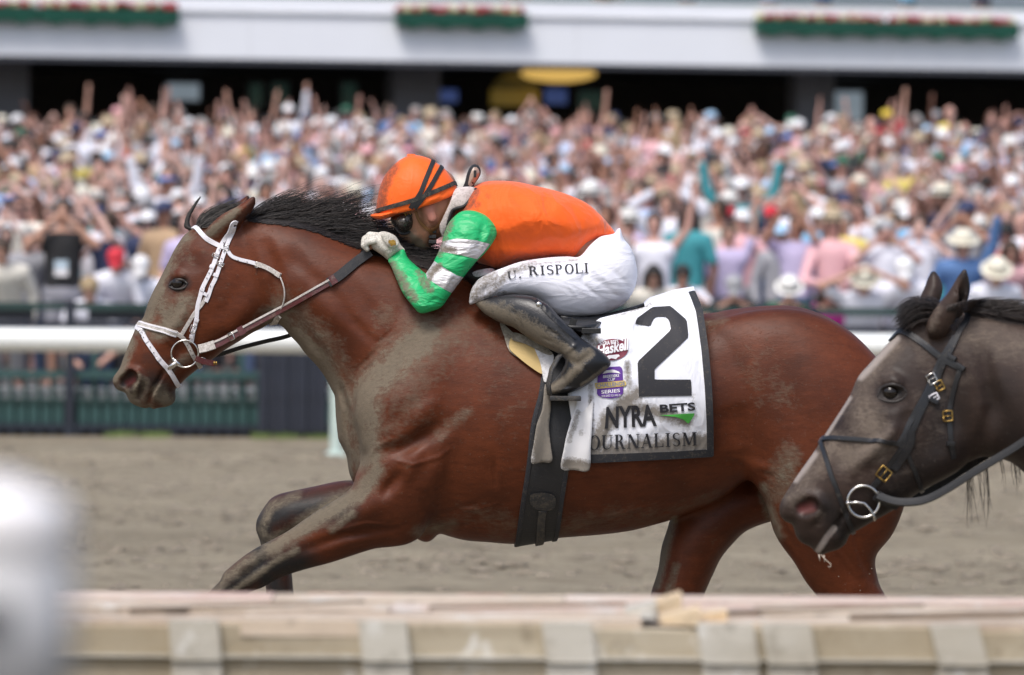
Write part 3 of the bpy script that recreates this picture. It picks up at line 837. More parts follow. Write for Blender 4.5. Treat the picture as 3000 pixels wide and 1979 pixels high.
BAY_TRUNK = [(1000, 1291), (1015, 1336), (1021, 1377), (1028, 1400), (1038, 1417), (1070, 1450), (1120, 1505), (1190, 1560),
    (1240, 1588), (1265, 1584), (1287, 1564), (1316, 1572), (1366, 1584), (1429, 1589), (1517, 1594), (1625, 1578), (1761, 1567),
    (1850, 1555), (1917, 1538), (1971, 1522), (2012, 1503), (2086, 1475), (2140, 1441), (2197, 1404), (2300, 1410), (2450, 1430),
    (2590, 1440), (2655, 1390), (2668, 1290), (2648, 1190), (2610, 1104), (2562, 1041), (2499, 978), (2423, 928), (2335, 899),
    (2246, 896), (2145, 906), (2070, 919), (1950, 922), (1800, 920), (1650, 914), (1520, 888), (1420, 838), (1340, 803), (1270, 775),
    (1200, 758), (1120, 800), (1040, 950), (992, 1120), (989, 1203), (995, 1266)]
BAY_NECK = [(690, 640), (728, 630), (790, 636), (860, 642), (918, 656), (968, 676), (1019, 700), (1060, 716), (1130, 733), (1200, 752),
    (1270, 775), (1340, 804), (1400, 860), (1410, 1050), (1320, 1200), (1170, 1290), (1050, 1285), (1001, 1285), (995, 1266), (989, 1203),
    (988, 1160), (973, 1135), (932, 1077), (894, 1036), (874, 1009), (849, 983), (831, 961), (815, 950), (790, 938), (760, 925), (725, 890),
    (700, 800), (680, 700)]
BAY_HEAD = [(559, 674), (537, 693), (512, 730), (497, 760), (465, 824), (453, 846), (436, 883), (421, 928), (411, 941), (402, 954), (392, 974),
    (372, 1023), (362, 1048), (352, 1076), (344, 1089), (333, 1104), (330, 1118), (334, 1131), (345, 1143), (366, 1151), (372, 1162),
    (381, 1178), (396, 1188), (424, 1197), (436, 1194), (441, 1194), (449, 1199), (464, 1196), (488, 1192), (505, 1185), (514, 1170), (514, 1148),
    (514, 1141), (532, 1123), (547, 1108), (574, 1086), (598, 1069), (631, 1047), (657, 1027), (700, 1001), (743, 974), (775, 958),
    (797, 930), (808, 880), (802, 820), (787, 760), (766, 700), (742, 655), (705, 630), (660, 630), (620, 642), (585, 657)]
BAY_FORE = [(1300, 930), (1380, 980), (1420, 1080), (1400, 1200), (1355, 1330), (1315, 1435), (1262, 1510), (1240, 1560), (1200, 1586), (1155, 1595),
    (1105, 1600), (1054, 1615), (979, 1640), (903, 1660), (852, 1676), (815, 1691), (777, 1713), (739, 1728), (703, 1755), (672, 1800), (645, 1850),
    (632, 1885), (640, 1908), (622, 1932), (588, 1955), (575, 1985), (530, 2010), (482, 2015), (472, 1995), (505, 1955), (528, 1925), (543, 1890),
    (552, 1860), (575, 1800), (598, 1750), (625, 1721), (650, 1696), (663, 1671), (686, 1650), (721, 1622), (756, 1599), (802, 1575), (852, 1547),
    (903, 1511), (953, 1477), (991, 1456), (1020, 1434), (1038, 1415), (1048, 1380), (1064, 1330), (1056, 1270), (1042, 1200), (1060, 1120),
    (1130, 1040), (1210, 970)]
BAY_FARFORE = [(1180, 1410), (1029, 1413), (991, 1415), (928, 1428), (852, 1444), (815, 1453), (789, 1466), (774, 1484), (756, 1511), (746, 1532),
    (744, 1557), (750, 1576), (758, 1600), (766, 1650), (772, 1713), (774, 1743), (778, 1800), (785, 1840), (800, 1875), (840, 1902), (880, 1938),
    (922, 1952), (932, 1922), (905, 1880), (882, 1850), (868, 1800), (855, 1743), (849, 1683), (836, 1630), (832, 1600), (860, 1580), (960, 1565),
    (1050, 1545), (1180, 1560), (1250, 1500)]
BAY_HIND = [(2080, 960), (2150, 925), (2246, 907), (2335, 909), (2423, 937), (2499, 986), (2562, 1049), (2608, 1108), (2646, 1195), (2666, 1290),
    (2660, 1390), (2638, 1485), (2607, 1559), (2564, 1613), (2556, 1640), (2560, 1670), (2572, 1712), (2600, 1757), (2640, 1800), (2665, 1840),
    (2660, 1875), (2642, 1930), (2640, 2010), (2655, 2080), (2680, 2120), (2675, 2165), (2645, 2210), (2650, 2260), (2600, 2290), (2540, 2290),
    (2530, 2270), (2570, 2210), (2590, 2150), (2590, 2090), (2572, 2010), (2560, 1940), (2530, 1890), (2470, 1840), (2402, 1757), (2355, 1700),
    (2321, 1643), (2288, 1599), (2267, 1565), (2254, 1532), (2237, 1471), (2207, 1414), (2187, 1377), (2150, 1300), (2120, 1200), (2085, 1080)]
BAY_FARHIND = [(2197, 1400), (2350, 1380), (2400, 1450), (2330, 1520), (2257, 1537), (2193, 1562), (2153, 1599), (2119, 1640), (2099, 1680),
    (2079, 1724), (2066, 1757), (2062, 1800), (2075, 1840), (2060, 1870), (2010, 1930), (1960, 2010), (1930, 2070), (1935, 2110), (1910, 2150),
    (1872, 2190), (1800, 2195), (1800, 2170), (1850, 2120), (1870, 2080), (1890, 2030), (1920, 1950), (1945, 1900), (1930, 1850), (1907, 1800),
    (1909, 1751), (1931, 1680), (1941, 1613), (1958, 1559), (1971, 1522), (2012, 1470), (2100, 1420)]
BAY_EAR = [(606, 690), (612, 668), (648, 634), (675, 618), (699, 606), (724, 590), (746, 576), (753, 584), (752, 600), (741, 622), (716, 654), (690, 677),
    (668, 696), (640, 714), (614, 705)]
BAY_FAREAR = [(640, 660), (660, 622), (690, 594), (708, 580), (722, 571), (728, 584), (722, 600), (700, 628), (680, 650)]

def bay_volume(h):
    v = Vol(-1.27, 1.34, -0.40, 0.40, 0.06, 1.98, h)
    v.part(XZ(BAY_TRUNK), 0.285, 0.0, 0.0, relief=rel([([(2140, 1180), (2170, 1300)], 90, -0.014), ([(2105, 1000)], 80, 0.008),
        ([(1440, 1320), (1450, 1420)], 40, -0.006), ([(1600, 1300), (1900, 1420)], 120, 0.008), ([(1001, 1130), (1021, 1200), (1019, 1290)], 16, -0.012),
        ([(1330, 1560), (1700, 1540)], 40, 0.006)]))
    v.part(XZ(BAY_NECK), 0.175, 0.0, 0.06, relief=rel([([(820, 790), (900, 745)], 60, -0.008), ([(850, 905), (950, 1040), (1005, 1170)], 30, -0.014),
        ([(775, 700), (815, 800), (810, 900)], 34, -0.014), ([(1000, 790), (1120, 960)], 42, -0.008), ([(1001, 1130), (1021, 1200), (1019, 1290)], 16, -0.012),
        ([(900, 850), (1020, 960)], 46, 0.008), ([(1000, 900), (1110, 1010)], 24, -0.008), ([(860, 760), (960, 840), (1060, 930)], 30, -0.006)]))
    hr = [(XZ(p), r / PXM, a) for p, r, a in HEAD_REL]
    v.part(XZ(BAY_HEAD), 0.104, 0.0, 0.03, relief=hr, n=5)
    v.part(XZ(BAY_FARHIND), 0.125, 0.13, 0.04)
    v.part(XZ(BAY_FARFORE), 0.105, 0.125, 0.03)
    v.part(XZ(BAY_HIND), 0.150, lambda X, Z: -0.125 + 0.03 * np.clip((1.0 - Z) / 0.8, 0, 1), 0.05, relief=rel([
        ([(2270, 980), (2300, 1150), (2350, 1330)], 85, -0.008), ([(2215, 1340), (2200, 1390)], 55, 0.014), ([(2440, 1560), (2490, 1700)], 26, -0.009),
        ([(2500, 1150), (2560, 1350)], 60, 0.010), ([(2330, 1500), (2400, 1640)], 40, 0.008), ([(2120, 1130), (2150, 1290)], 50, -0.005)]))
    v.part(XZ(BAY_FORE), 0.125, lambda X, Z: -0.155 + 0.055 * np.clip((0.95 - Z) / 0.6, 0, 1), 0.028, relief=rel([
        ([(1370, 1195), (1278, 1253), (1177, 1308), (1120, 1320)], 36, -0.030), ([(1340, 1210), (1300, 1350), (1255, 1440)], 62, 0.024),
        ([(1080, 1310), (1050, 1385)], 24, -0.022), ([(1100, 1140), (1230, 990)], 46, -0.014), ([(1150, 1440), (1010, 1510)], 55, 0.012),
        ([(1190, 1530), (1010, 1560), (890, 1605)], 22, -0.016), ([(1185, 1370), (1120, 1450)], 26, -0.016), ([(700, 1650), (745, 1640)], 40, 0.006),
        ([(800, 1620), (720, 1680)], 22, -0.006), ([(690, 1705), (640, 1780)], 14, -0.006), ([(1130, 1200), (1230, 1120)], 60, 0.008),
        ([(1350, 1420), (1385, 1320)], 30, -0.02), ([(1250, 1310), (1180, 1400)], 40, 0.010), ([(1290, 1160), (1210, 1230)], 40, 0.010)]))
    v.part(XZ(BAY_EAR), 0.030, lambda X, Z: -0.062 - 0.25 * np.clip(Z - 1.80, 0, 0.2), 0.012, n=4)
    v.part(XZ(BAY_FAREAR), 0.026, lambda X, Z: 0.062 + 0.25 * np.clip(Z - 1.80, 0, 0.2), 0.012, n=4)
    # hollows: ear, nostril, eye socket, elbow bulge on the far side
    for (a, b, ra, rb, y) in (((664, 688), (742, 592), 0.015, 0.008, -0.098),):
        pa, pb = W(*a), W(*b)
        v.capsule((pa[0] + 0.012, y, pa[2]), (pb[0] + 0.002, y - 0.022, pb[2]), ra, rb, 0.006, sub=True)
    v.bake_near()
    for sgn in (1, -1):
        pa, pb = W(366, 1122), W(390, 1104)
        ya = float(v.near_y(pa[0], pa[2])) - 0.002
        v.capsule((pa[0], sgn * ya, pa[2]), (pb[0], sgn * (float(v.near_y(pb[0], pb[2])) - 0.003), pb[2]), 0.0205, 0.0225, 0.006, sub=True)
        pa, pb = W(514, 832), W(540, 829)
        ya = float(v.near_y(pa[0], pa[2])); yb = float(v.near_y(pb[0], pb[2]))
        v.capsule((pa[0], sgn * (ya - 0.006), pa[2]), (pb[0], sgn * (yb - 0.006), pb[2]), 0.014, 0.0155, 0.005, sub=True)
    v.bake_near()
    return v
HEAD_REL = [([(500, 802), (528, 803), (552, 818)], 24, 0.011), ([(500, 856), (530, 864), (562, 852)], 24, -0.005),
    ([(565, 900), (520, 950), (478, 1005)], 26, 0.008), ([(610, 985), (690, 955), (745, 890), (760, 830)], 62, 0.013),
    ([(570, 985), (505, 1045)], 44, -0.008), ([(640, 1022), (700, 985), (752, 940)], 18, 0.006), ([(560, 740), (590, 800)], 40, -0.006),
    ([(497, 1077), (480, 1091), (460, 1126), (451, 1146), (441, 1163), (437, 1192)], 11, -0.018), ([(474, 1112), (460, 1150), (456, 1185)], 20, 0.010),
    ([(424, 1105), (419, 1145), (403, 1174)], 13, -0.012), ([(350, 1102), (378, 1081), (407, 1087), (418, 1112), (405, 1138), (378, 1150)], 20, 0.015),
    ([(455, 850), (430, 920)], 26, 0.003), ([(470, 900), (440, 980)], 30, -0.005)]

BV = bay_volume(0.0052)
def body_relax(V, F, V0=None):
    x = V[:, 0] * BV.h + BV.x[0]; w = np.clip((x + 0.70) / 0.15, 0, 1)[:, None] * 0.5
    E = np.vstack([F[:, [a, b]] for a, b in ((0, 1), (1, 2), (2, 3), (3, 0))]); n = np.bincount(E[:, 0], minlength=len(V)) + np.bincount(E[:, 1], minlength=len(V))
    for _ in range(8):
        A = np.stack([np.bincount(E[:, 0], V[E[:, 1], c], len(V)) + np.bincount(E[:, 1], V[E[:, 0], c], len(V)) for c in range(3)], 1)
        V = V * (1 - w) + w * A / np.maximum(n, 1)[:, None]
    return V
bay_me = BV.mesh('bay_horse', post=body_relax)
pu, pv = UV(BV.V[:, 0], BV.V[:, 2])
VEINS = [([(1150, 1335), (1215, 1352), (1290, 1330), (1330, 1300)], 6, 0.0035), ([(985, 1548), (1080, 1522), (1160, 1530), (1190, 1515)], 6, 0.0035), ([(1320, 1478), (1400, 1486), (1470, 1462)], 6, 0.003), ([(1255, 1508), (1320, 1492), (1420, 1455)], 8, -0.004),
    ([(1448, 1340), (1452, 1400), (1456, 1430)], 8, -0.004), ([(1462, 1330), (1468, 1420)], 6, 0.003), ([(1075, 1350), (1110, 1300), (1160, 1275)], 7, 0.003), ([(1040, 1085), (1075, 1060), (1120, 1010)], 7, -0.004), ([(1060, 1095), (1100, 1060)], 6, -0.003),
    ([(1110, 1005), (1160, 960)], 6, -0.003), ([(1130, 1000), (1170, 970)], 6, -0.003), ([(1270, 1560), (1330, 1535), (1400, 1525)], 7, -0.004), ([(480, 960), (500, 1000), (540, 1020)], 6, 0.003), ([(560, 880), (540, 920), (545, 960)], 6, 0.0025), ([(470, 930), (500, 960), (510, 985)], 6, 0.002),
    ([(2250, 1450), (2290, 1520), (2330, 1580)], 8, 0.003), ([(2380, 1500), (2440, 1600), (2500, 1680)], 9, 0.004), ([(2480, 1480), (2500, 1600), (2545, 1700)], 10, -0.005), ([(2180, 1380), (2150, 1350), (2100, 1340)], 9, -0.005), ([(2205, 1372), (2260, 1390)], 9, -0.004), ([(1690, 1520), (1850, 1490), (2000, 1440)], 7, 0.003)]
dv = np.zeros(len(BV.V))
for pts_, r_v, a_v in VEINS:
    dd_, fd_ = line_fade(pts_, pu, pv); q_ = np.clip(1 - dd_ / (r_v * 1.6), 0, 1); dv += a_v * fd_ * q_ * q_ * (3 - 2 * q_)
BV.V[:, 1] += np.where(BV.V[:, 1] < -0.02, -dv, np.where(BV.V[:, 1] > 0.02, dv, 0))
bay_me.vertices.foreach_set('co', BV.V.astype(np.float32).ravel()); bay_me.update()
near = BV.V[:, 1] < 0.03
mud = brush(pu, pv, [([(540, 690), (500, 740), (465, 840), (436, 915), (410, 960)], 62, 0.95), ([(555, 880), (520, 940), (470, 970)], 62, 0.8),
    ([(470, 880), (500, 930)], 70, 0.8), ([(560, 760)], 40, 0.5), ([(385, 1000), (358, 1075), (340, 1110)], 42, 1.0), ([(350, 1140), (392, 1180), (440, 1194)], 40, 0.9), ([(410, 1100), (395, 1160)], 22, 0.85),
    ([(465, 1150), (495, 1182)], 46, 0.95), ([(430, 1120), (420, 1180)], 34, 0.7), ([(560, 1040), (505, 1075)], 34, 0.7), ([(610, 690), (660, 650), (700, 618)], 30, 0.9),
    ([(805, 945), (870, 1000), (935, 1070), (990, 1150), (1003, 1270)], 100, 1.0), ([(840, 900), (950, 1000), (1030, 1120)], 100, 0.55),
    ([(1250, 975), (1150, 1065), (1085, 1135), (1070, 1250), (1075, 1330)], 105, 1.0), ([(1320, 960), (1200, 1120), (1150, 1260)], 150, 0.42), ([(1010, 1230), (1020, 1390)], 46, 1.0),
    ([(1110, 1365), (1060, 1440), (970, 1490), (880, 1545), (800, 1598)], 54, 1.0), ([(790, 1600), (690, 1668), (600, 1760)], 40, 0.75), ([(980, 1540), (1040, 1490)], 30, 0.8),
    ([(880, 1600), (820, 1630), (740, 1690), (640, 1760)], 22, 0.85), ([(1370, 1200), (1290, 1265)], 40, 0.5), ([(1230, 1550), (1330, 1530)], 40, 0.6),  # the stroke on the shoulder muscle is a highlight painted in mud colour
    ([(1300, 860), (1420, 900)], 60, 0.25), ([(2040, 960), (2110, 935)], 40, 0.5), ([(2270, 1450), (2300, 1330)], 80, 0.62), ([(2230, 1420), (2275, 1560)], 34, 0.8), ([(2560, 1700), (2600, 1760)], 20, 0.4),  # hip and thigh strokes, far hind edge below: highlights painted in mud colour
    ([(1975, 1520), (1948, 1620), (1925, 1720)], 30, 0.9), ([(1950, 1760), (1985, 1660)], 26, 0.7), ([(1850, 1540), (2100, 1450)], 40, 0.42), ([(1450, 1560), (1620, 1560)], 50, 0.35),
    ([(870, 1455), (790, 1490), (762, 1560), (790, 1600)], 30, 0.75), ([(1150, 930), (1300, 990)], 100, 0.42), ([(1450, 1000), (1480, 1200)], 130, 0.25), ([(1380, 1500), (1600, 1540), (1900, 1500)], 70, 0.4), ([(2150, 1000), (2300, 1200)], 150, 0.2), ([(1120, 990), (1230, 1110)], 90, 0.25)])
blk = brush(pu, pv, [([(880, 1640), (760, 1660), (640, 1740), (560, 1880), (500, 1990)], 105, 1.0), ([(1000, 1480), (850, 1490), (770, 1530), (770, 1640), (820, 1760), (900, 1930)], 92, 1.0),
    ([(2600, 1800), (2620, 2000), (2620, 2260)], 100, 1.0), ([(2000, 1810), (1960, 1950), (1830, 2180)], 110, 1.0),
    ([(395, 1150), (450, 1110), (490, 1160)], 62, 0.85), ([(440, 1050), (500, 1070)], 40, 0.4), ([(510, 832), (545, 832)], 26, 0.95), ([(752, 576), (746, 588)], 13, 1.0), ([(727, 575)], 16, 1.0),
    ([(357, 1130), (385, 1098)], 34, 0.9), ([(720, 634), (860, 650), (968, 684), (1100, 735), (1270, 790)], 16, 0.9)])
inear = (BV.V[:, 1] < -0.05) & (line_dist([(664, 690), (700, 645), (728, 612), (748, 584)], pu, pv) < 15) & (pu - 664 > (pv - 690) * -0.78 - 4)
blk = np.where(inear, 0.55, blk); mud = np.where(inear, mud * 0.35, mud)
eyem = brush(pu, pv, [([(512, 834), (545, 830)], 34, 1.0)])
mud = mud * (1 - eyem); blk = np.maximum(blk, eyem)
nosm = brush(pu, pv, [([(364, 1124), (390, 1103)], 26, 1.0)])
mud = mud * (1 - nosm)
red = brush(pu, pv, [([(376, 1120), (394, 1112)], 15, 0.75)]) * (np.abs(BV.V[:, 1]) < np.abs(BV.near_y(BV.V[:, 0], BV.V[:, 2])) + 0.5)
hole = BV.V[:, 1] > BV.near_y(*[W(380, 1090)[i] for i in (0, 2)]) + 0.004
red = red * np.where(BV.V[:, 1] < 0, 1, 1)
set_color(bay_me, np.stack([mud, blk, red], 1))
bay = obj('horse', bay_me, M_BAY)
tag(bay, 'galloping bay racehorse with mud over its face, chest and legs', 'horse')

# eyes
M_EYE = simple('dark_eye', (0.012, 0.008, 0.006), 0.07, 0.3, 60, spec=0.45)
for sgn in (1, -1):
    p = W(527, 830); yy = float(BV.near_y(p[0], p[2]))
    mb = MB(); R = 0.0215
    mb.lathe([(R * math.sin(t), -R * math.cos(t)) for t in np.linspace(0.001, math.pi - 0.001, 14)], 20, axis='y')
    e = mb.build('eye', M_EYE, bay, True)
    e.location = (p[0], sgn * (yy + 0.0065), p[2])
# eyelids of the near eye
def lid(path, r, mat, parent, V, off=0.0, name='eyelid'):
    pts = spline(path, 6, False); q = XZ(pts)
    y = V.near_y(q[:, 0], q[:, 1]) - off
    mb = MB(); n = len(q)
    mb.tube([(q[i, 0], y[i], q[i, 1]) for i in range(n)], [r * (0.35 + 0.65 * math.sin(math.pi * (i + 0.5) / n)) for i in range(n)], 8)
    return mb.build(name, mat, parent, True)
M_LID = simple('eyelid_skin', (0.022, 0.017, 0.015), 0.5, 0.3, 80, bmp=0.2)
lid([(499, 839), (509, 827), (526, 820), (543, 822), (555, 832)], 0.0060, M_LID, bay, BV, 0.002)
lid([(499, 839), (513, 846), (530, 848), (546, 843), (555, 832)], 0.0045, M_LID, bay, BV, 0.001)

# mane, forelock, tail
def strands_bay(n, roots, rfun, k=9):
    S, R, C = [], [], []
    for i in range(n):
        st = rfun(i); S.append(st[0]); R.append(st[1]); C.append(st[2])
    return S, R, C
crest = spline([(722, 634), (770, 640), (830, 647), (900, 660), (968, 682), (1040, 712), (1110, 735), (1190, 756), (1275, 778), (1350, 805)], 12, False)
_ph = rng.uniform(0, 6.28, 12)
def wave(t, k): return math.sin(t * 9 + _ph[k]) * 0.5 + math.sin(t * 23 + _ph[k + 1]) * 0.3 + math.sin(t * 61 + _ph[k + 2]) * 0.2
def mane_strand():
    t = rng.random() ** 0.85
    a = crest[int(t * (len(crest) - 1))]
    lay = rng.random()                                        # 0 = lowest, near side; 1 = top of the mass
    u, v = a[0] + rng.normal(0, 4), a[1] + 16 * (1 - lay) - 3 + rng.normal(0, 2)
    y0 = -0.028 * (1 - lay) + rng.normal(0, 0.008)
    L = (95 + 78 * lay + 34 * wave(t, 0) + rng.normal(0, 14)) * (0.72 if t > 0.80 else 1.0)
    if rng.random() < 0.05: L *= rng.uniform(1.15, 1.5)
    a_0 = 14 + 32 * lay + 9 * wave(t, 3) + rng.normal(0, 3.5) - 16 * t
    a_1 = -6 - 24 * t + 18 * lay + 14 * wave(t, 6) + rng.normal(0, 6)
    pts = []; uu, vv, yy = u, v, y0; fl = rng.normal(0, 0.0016)
    for s in range(10):
        w = s / 9.0; pts.append((uu, vv, yy))
        an = math.radians(a_0 + (a_1 - a_0) * w ** 0.75 + (26 * w * w * rng.normal(0, 0.35)))
        uu += math.cos(an) * L / 9; vv -= math.sin(an) * L / 9; yy += fl
    p = np.array(pts); q = XZ(p[:, :2])
    xyz = np.stack([q[:, 0], p[:, 2], q[:, 1]], 1)
    ny = np.maximum(BV.near_y(q[:, 0], q[:, 1]), -0.085)
    onb = BV.sample(np.stack([q[:, 0], np.zeros(10), q[:, 1]], 1)) > -0.004
    xyz[:, 1] = np.where(onb, np.minimum(xyz[:, 1], ny - 0.002 - 0.004 * rng.random()), xyz[:, 1])
    return xyz
S = [mane_strand() for _ in range(5200)]
hair('mane', S, rng.uniform(0.0006, 0.0015, len(S)), M_MANE, bay, cols=(rng.random((len(S), 1)) ** 2.2).repeat(3, 1))
S = []
for _ in range(1100):                                          # short hair roots lying along the crest
    t = rng.random(); a = crest[int(t * (len(crest) - 1))]
    u, v = a[0] + rng.normal(0, 5), a[1] + rng.uniform(0, 16)
    L = rng.uniform(28, 70); an = math.radians(rng.uniform(5, 55))
    p = np.array([(u + math.cos(an) * L * w, v - math.sin(an) * L * w) for w in np.linspace(0, 1, 10)]); q = XZ(p)
    S.append(np.stack([q[:, 0], np.maximum(BV.near_y(q[:, 0], q[:, 1]), -0.085) - 0.003, q[:, 1]], 1))
hair('mane', S, rng.uniform(0.0006, 0.0012, len(S)), M_MANE, bay, cols=(rng.random((len(S), 1)) ** 2.0).repeat(3, 1) * 0.7)
S = []
for _ in range(1100):                                         # hair of the forelock swept back over the poll
    top = rng.random()
    u, v = 574 + abs(rng.normal(0, 9)) + 16 * (1 - top), 662 + rng.normal(0, 2) + 4 * (1 - top); y = rng.normal(0.0, 0.012) - 0.03 * (1 - top)
    L = rng.uniform(90, 150) - 20 * (1 - top); a_0 = 62 * top + 8 + rng.normal(0, 4); a_1 = 24 - 6 * top + rng.normal(0, 5); pts = []
    for s in range(10):
        w = s / 9; pts.append((u, v, y)); an = math.radians(a_0 + (a_1 - a_0) * min(1, w * 2.2) + rng.normal(0, 2.5) * w)
        u += math.cos(an) * L / 9; v -= math.sin(an) * L / 9
    p = np.array(pts); q = XZ(p[:, :2])
    S.append(np.stack([q[:, 0], p[:, 2], q[:, 1]], 1))
M_FORE = hair_material('forelock_hair', (0.02, 0.018, 0.018), (0.10, 0.088, 0.078), 0.6)
hair('forelock', S, rng.uniform(0.0007, 0.0014, len(S)), M_FORE, bay, cols=(rng.random((len(S), 1)) ** 1.6).repeat(3, 1))
# braided end of the forelock standing up in front of the browband
bp = spline([(560, 672), (549, 664), (549, 646), (556, 626), (566, 610), (577, 592), (588, 577)], 8, False)
q = XZ(bp); mb = MB(); n = len(q)
wid = np.interp(np.linspace(0, 1, n), [0, 0.15, 0.3, 0.6, 0.9, 1], [0.008, 0.0095, 0.0075, 0.0055, 0.0035, 0.0015])
for ph in (0, 2.1, 4.2):
    mb.tube([(q[i, 0] + wid[i] * 0.55 * math.cos(i * 0.95 + ph), -0.004 + wid[i] * 0.55 * math.sin(i * 0.95 + ph), q[i, 1]) for i in range(n)], list(wid * 0.62), 6)
for _ in range(26):
    i = rng.integers(4, n - 1); a = rng.uniform(0, 6.28); L = rng.uniform(0.006, 0.018)
    mb.tube([(q[i, 0], -0.004, q[i, 1]), (q[i, 0] + math.cos(a) * L, -0.004 + rng.normal(0, .004), q[i, 1] + math.sin(a) * L)], [0.0007, 0.0003], 3)
mb.build('forelock_braid', simple('braid_hair', (0.035, 0.03, 0.027), 0.7, 0.5, 120, bmp=0.3), bay, True)
S = []
for _ in range(700):
    u, v = 2615 + rng.normal(0, 8), 1100 + rng.normal(0, 16); y = rng.normal(0, 0.02)
    L = rng.uniform(180, 420); a0 = math.radians(rng.uniform(-5, 32)); pts = []
    for s in range(10):
        w = s / 9; pts.append((u, v, y))
        an = a0 * (1 - 1.9 * w) + rng.normal(0, 0.05)
        u += math.cos(an) * L / 9; v -= math.sin(an) * L / 9; y += rng.normal(0, 0.004)
    p = np.array(pts); q = XZ(p[:, :2]); S.append(np.stack([q[:, 0], p[:, 2], q[:, 1]], 1))
hair('tail', S, rng.uniform(0.0015, 0.0032, len(S)), M_MANE, bay, cols=(rng.random((len(S), 1)) ** 2).repeat(3, 1))
# ------------------------------------------------------------------ sheets and prints laid over a surface
from mathutils.geometry import delaunay_2d_cdt
def tri_poly(P, step):
    """triangulate a metre-space polygon (x,z) with inner points about `step` apart"""
    P = np.asarray(P, float)
    B = resample(np.vstack([P, P[:1]]), step)[:-1]
    X, Z = np.meshgrid(np.arange(B[:, 0].min(), B[:, 0].max(), step), np.arange(B[:, 1].min(), B[:, 1].max(), step), indexing='ij')
    X = X + (np.arange(X.shape[1]) % 2)[None, :] * step * 0.5
    d = poly_sdf(B, X, Z)
    I = np.stack([X[d > step * 0.55], Z[d > step * 0.55]], 1)
    pts = np.vstack([B, I]); n = len(B)
    r = delaunay_2d_cdt([Vector(p) for p in pts], [(i, (i + 1) % n) for i in range(n)], [], 1, 1e-6)
    V = np.array([v[:] for v in r[0]]); F = [tuple(f) for f in r[2]]
    return V, F
def sheet(name, V2, F, y, thick, mat, parent=None, sm=False, mirror=False):
    """front skin at y(x,z), back skin thick behind it, closed round the rim"""
    V2 = np.asarray(V2, float); n = len(V2)
    front = np.stack([V2[:, 0], y, V2[:, 1]], 1); back = front + np.array([0, thick, 0])
    edges = {}
    F2 = []
    for f in F:
        a = sum(V2[f[i]][0] * V2[f[(i + 1) % len(f)]][1] - V2[f[(i + 1) % len(f)]][0] * V2[f[i]][1] for i in range(len(f)))
        F2.append(tuple(f) if a > 0 else tuple(f[::-1]))
    for f in F2:
        for i in range(len(f)):
            e = (f[i], f[(i + 1) % len(f)])
            edges[e] = True
    faces = [f for f in F2] + [tuple(i + n for i in f[::-1]) for f in F2]
    for (a, b) in edges:
        if (b, a) not in edges: faces.append((b, a, a + n, b + n))
    V = np.vstack([front, back])
    return obj(name, mesh_arrays(name, V, faces), mat, parent, sm), V
def drape(name, poly_uv, yfun, off, thick, mat, parent=None, step=0.008, curve=False, n=5):
    P = XZ(spline(poly_uv, n) if curve else poly_uv)
    V2, F = tri_poly(P, step)
    y = yfun(V2[:, 0], V2[:, 1]) - off
    return sheet(name, V2, F, y, thick, mat, parent)
def quad_map(c):
    """unit square -> photo pixels; c = top left, top right, bottom right, bottom left"""
    c = np.asarray(c, float)
    def f(p):
        s, t = p[:, :1], p[:, 1:2]                      # t up
        return (c[3] * (1 - s) + c[2] * s) * (1 - t) + (c[0] * (1 - s) + c[1] * s) * t
    return f
_fcache = {}
def text_tris(body, bold=0.0, shear=0.0):
    key = (body, bold, shear)
    if key in _fcache: return _fcache[key]
    cu = bpy.data.curves.new('text', 'FONT'); cu.body = body; cu.resolution_u = 3; cu.offset = bold; cu.shear = shear
    o = bpy.data.objects.new('text', cu); COL.objects.link(o)
    dg = bpy.context.evaluated_depsgraph_get()
    me = o.evaluated_get(dg).to_mesh()
    bm = bmesh.new(); bm.from_mesh(me)
    bmesh.ops.remove_doubles(bm, verts=bm.verts, dist=1e-5)
    V = np.array([v.co[:2] for v in bm.verts]); bm.verts.index_update()
    F = [tuple(v.index for v in f.verts) for f in bm.faces]
    bm.free(); o.evaluated_get(dg).to_mesh_clear()
    bpy.data.objects.remove(o); bpy.data.curves.remove(cu)
    lo, hi = V.min(0), V.max(0)
    _fcache[key] = ((V - lo) / (hi - lo), F)
    return _fcache[key]
def lettering(name, body, corners, yfun, off, mat, parent, bold=0.0, shear=0.0, mapper=None):
    V, F = text_tris(body, bold, shear)
    q = (mapper or quad_map(corners))(V); P = XZ(q)
    o, _ = sheet(name, P, F, yfun(P[:, 0], P[:, 1]) - off, 0.0012, mat, parent, False)
    return o
# serif capitals as strokes on a unit cell: thick stems, hairline bars, flat serifs
def _stem(x, w=0.2, y0=0.0, y1=1.0, s=0.09, h=0.05):
    r = [[(x - w / 2, y0), (x + w / 2, y0), (x + w / 2, y1), (x - w / 2, y1)]]
    if y0 == 0: r.append([(x - w / 2 - s, 0), (x + w / 2 + s, 0), (x + w / 2 + s, h), (x - w / 2 - s, h)])
    if y1 == 1: r.append([(x - w / 2 - s, 1 - h), (x + w / 2 + s, 1 - h), (x + w / 2 + s, 1), (x - w / 2 - s, 1)])
    return r
def _bowl(cx, cy, rx, ry, w, h, a0, a1, n=14):
    o, i = [], []
    for k in range(n + 1):
        a = math.radians(a0 + (a1 - a0) * k / n)
        c, s = math.cos(a), math.sin(a)
        o.append((cx + rx * c, cy + ry * s)); i.append((cx + (rx - w) * c, cy + (ry - h) * s))
    return [[o[k], o[k + 1], i[k + 1], i[k]] for k in range(n)]
def _diag(x0, y0, x1, y1, w): return [[(x0 - w / 2, y0), (x0 + w / 2, y0), (x1 + w / 2, y1), (x1 - w / 2, y1)]]
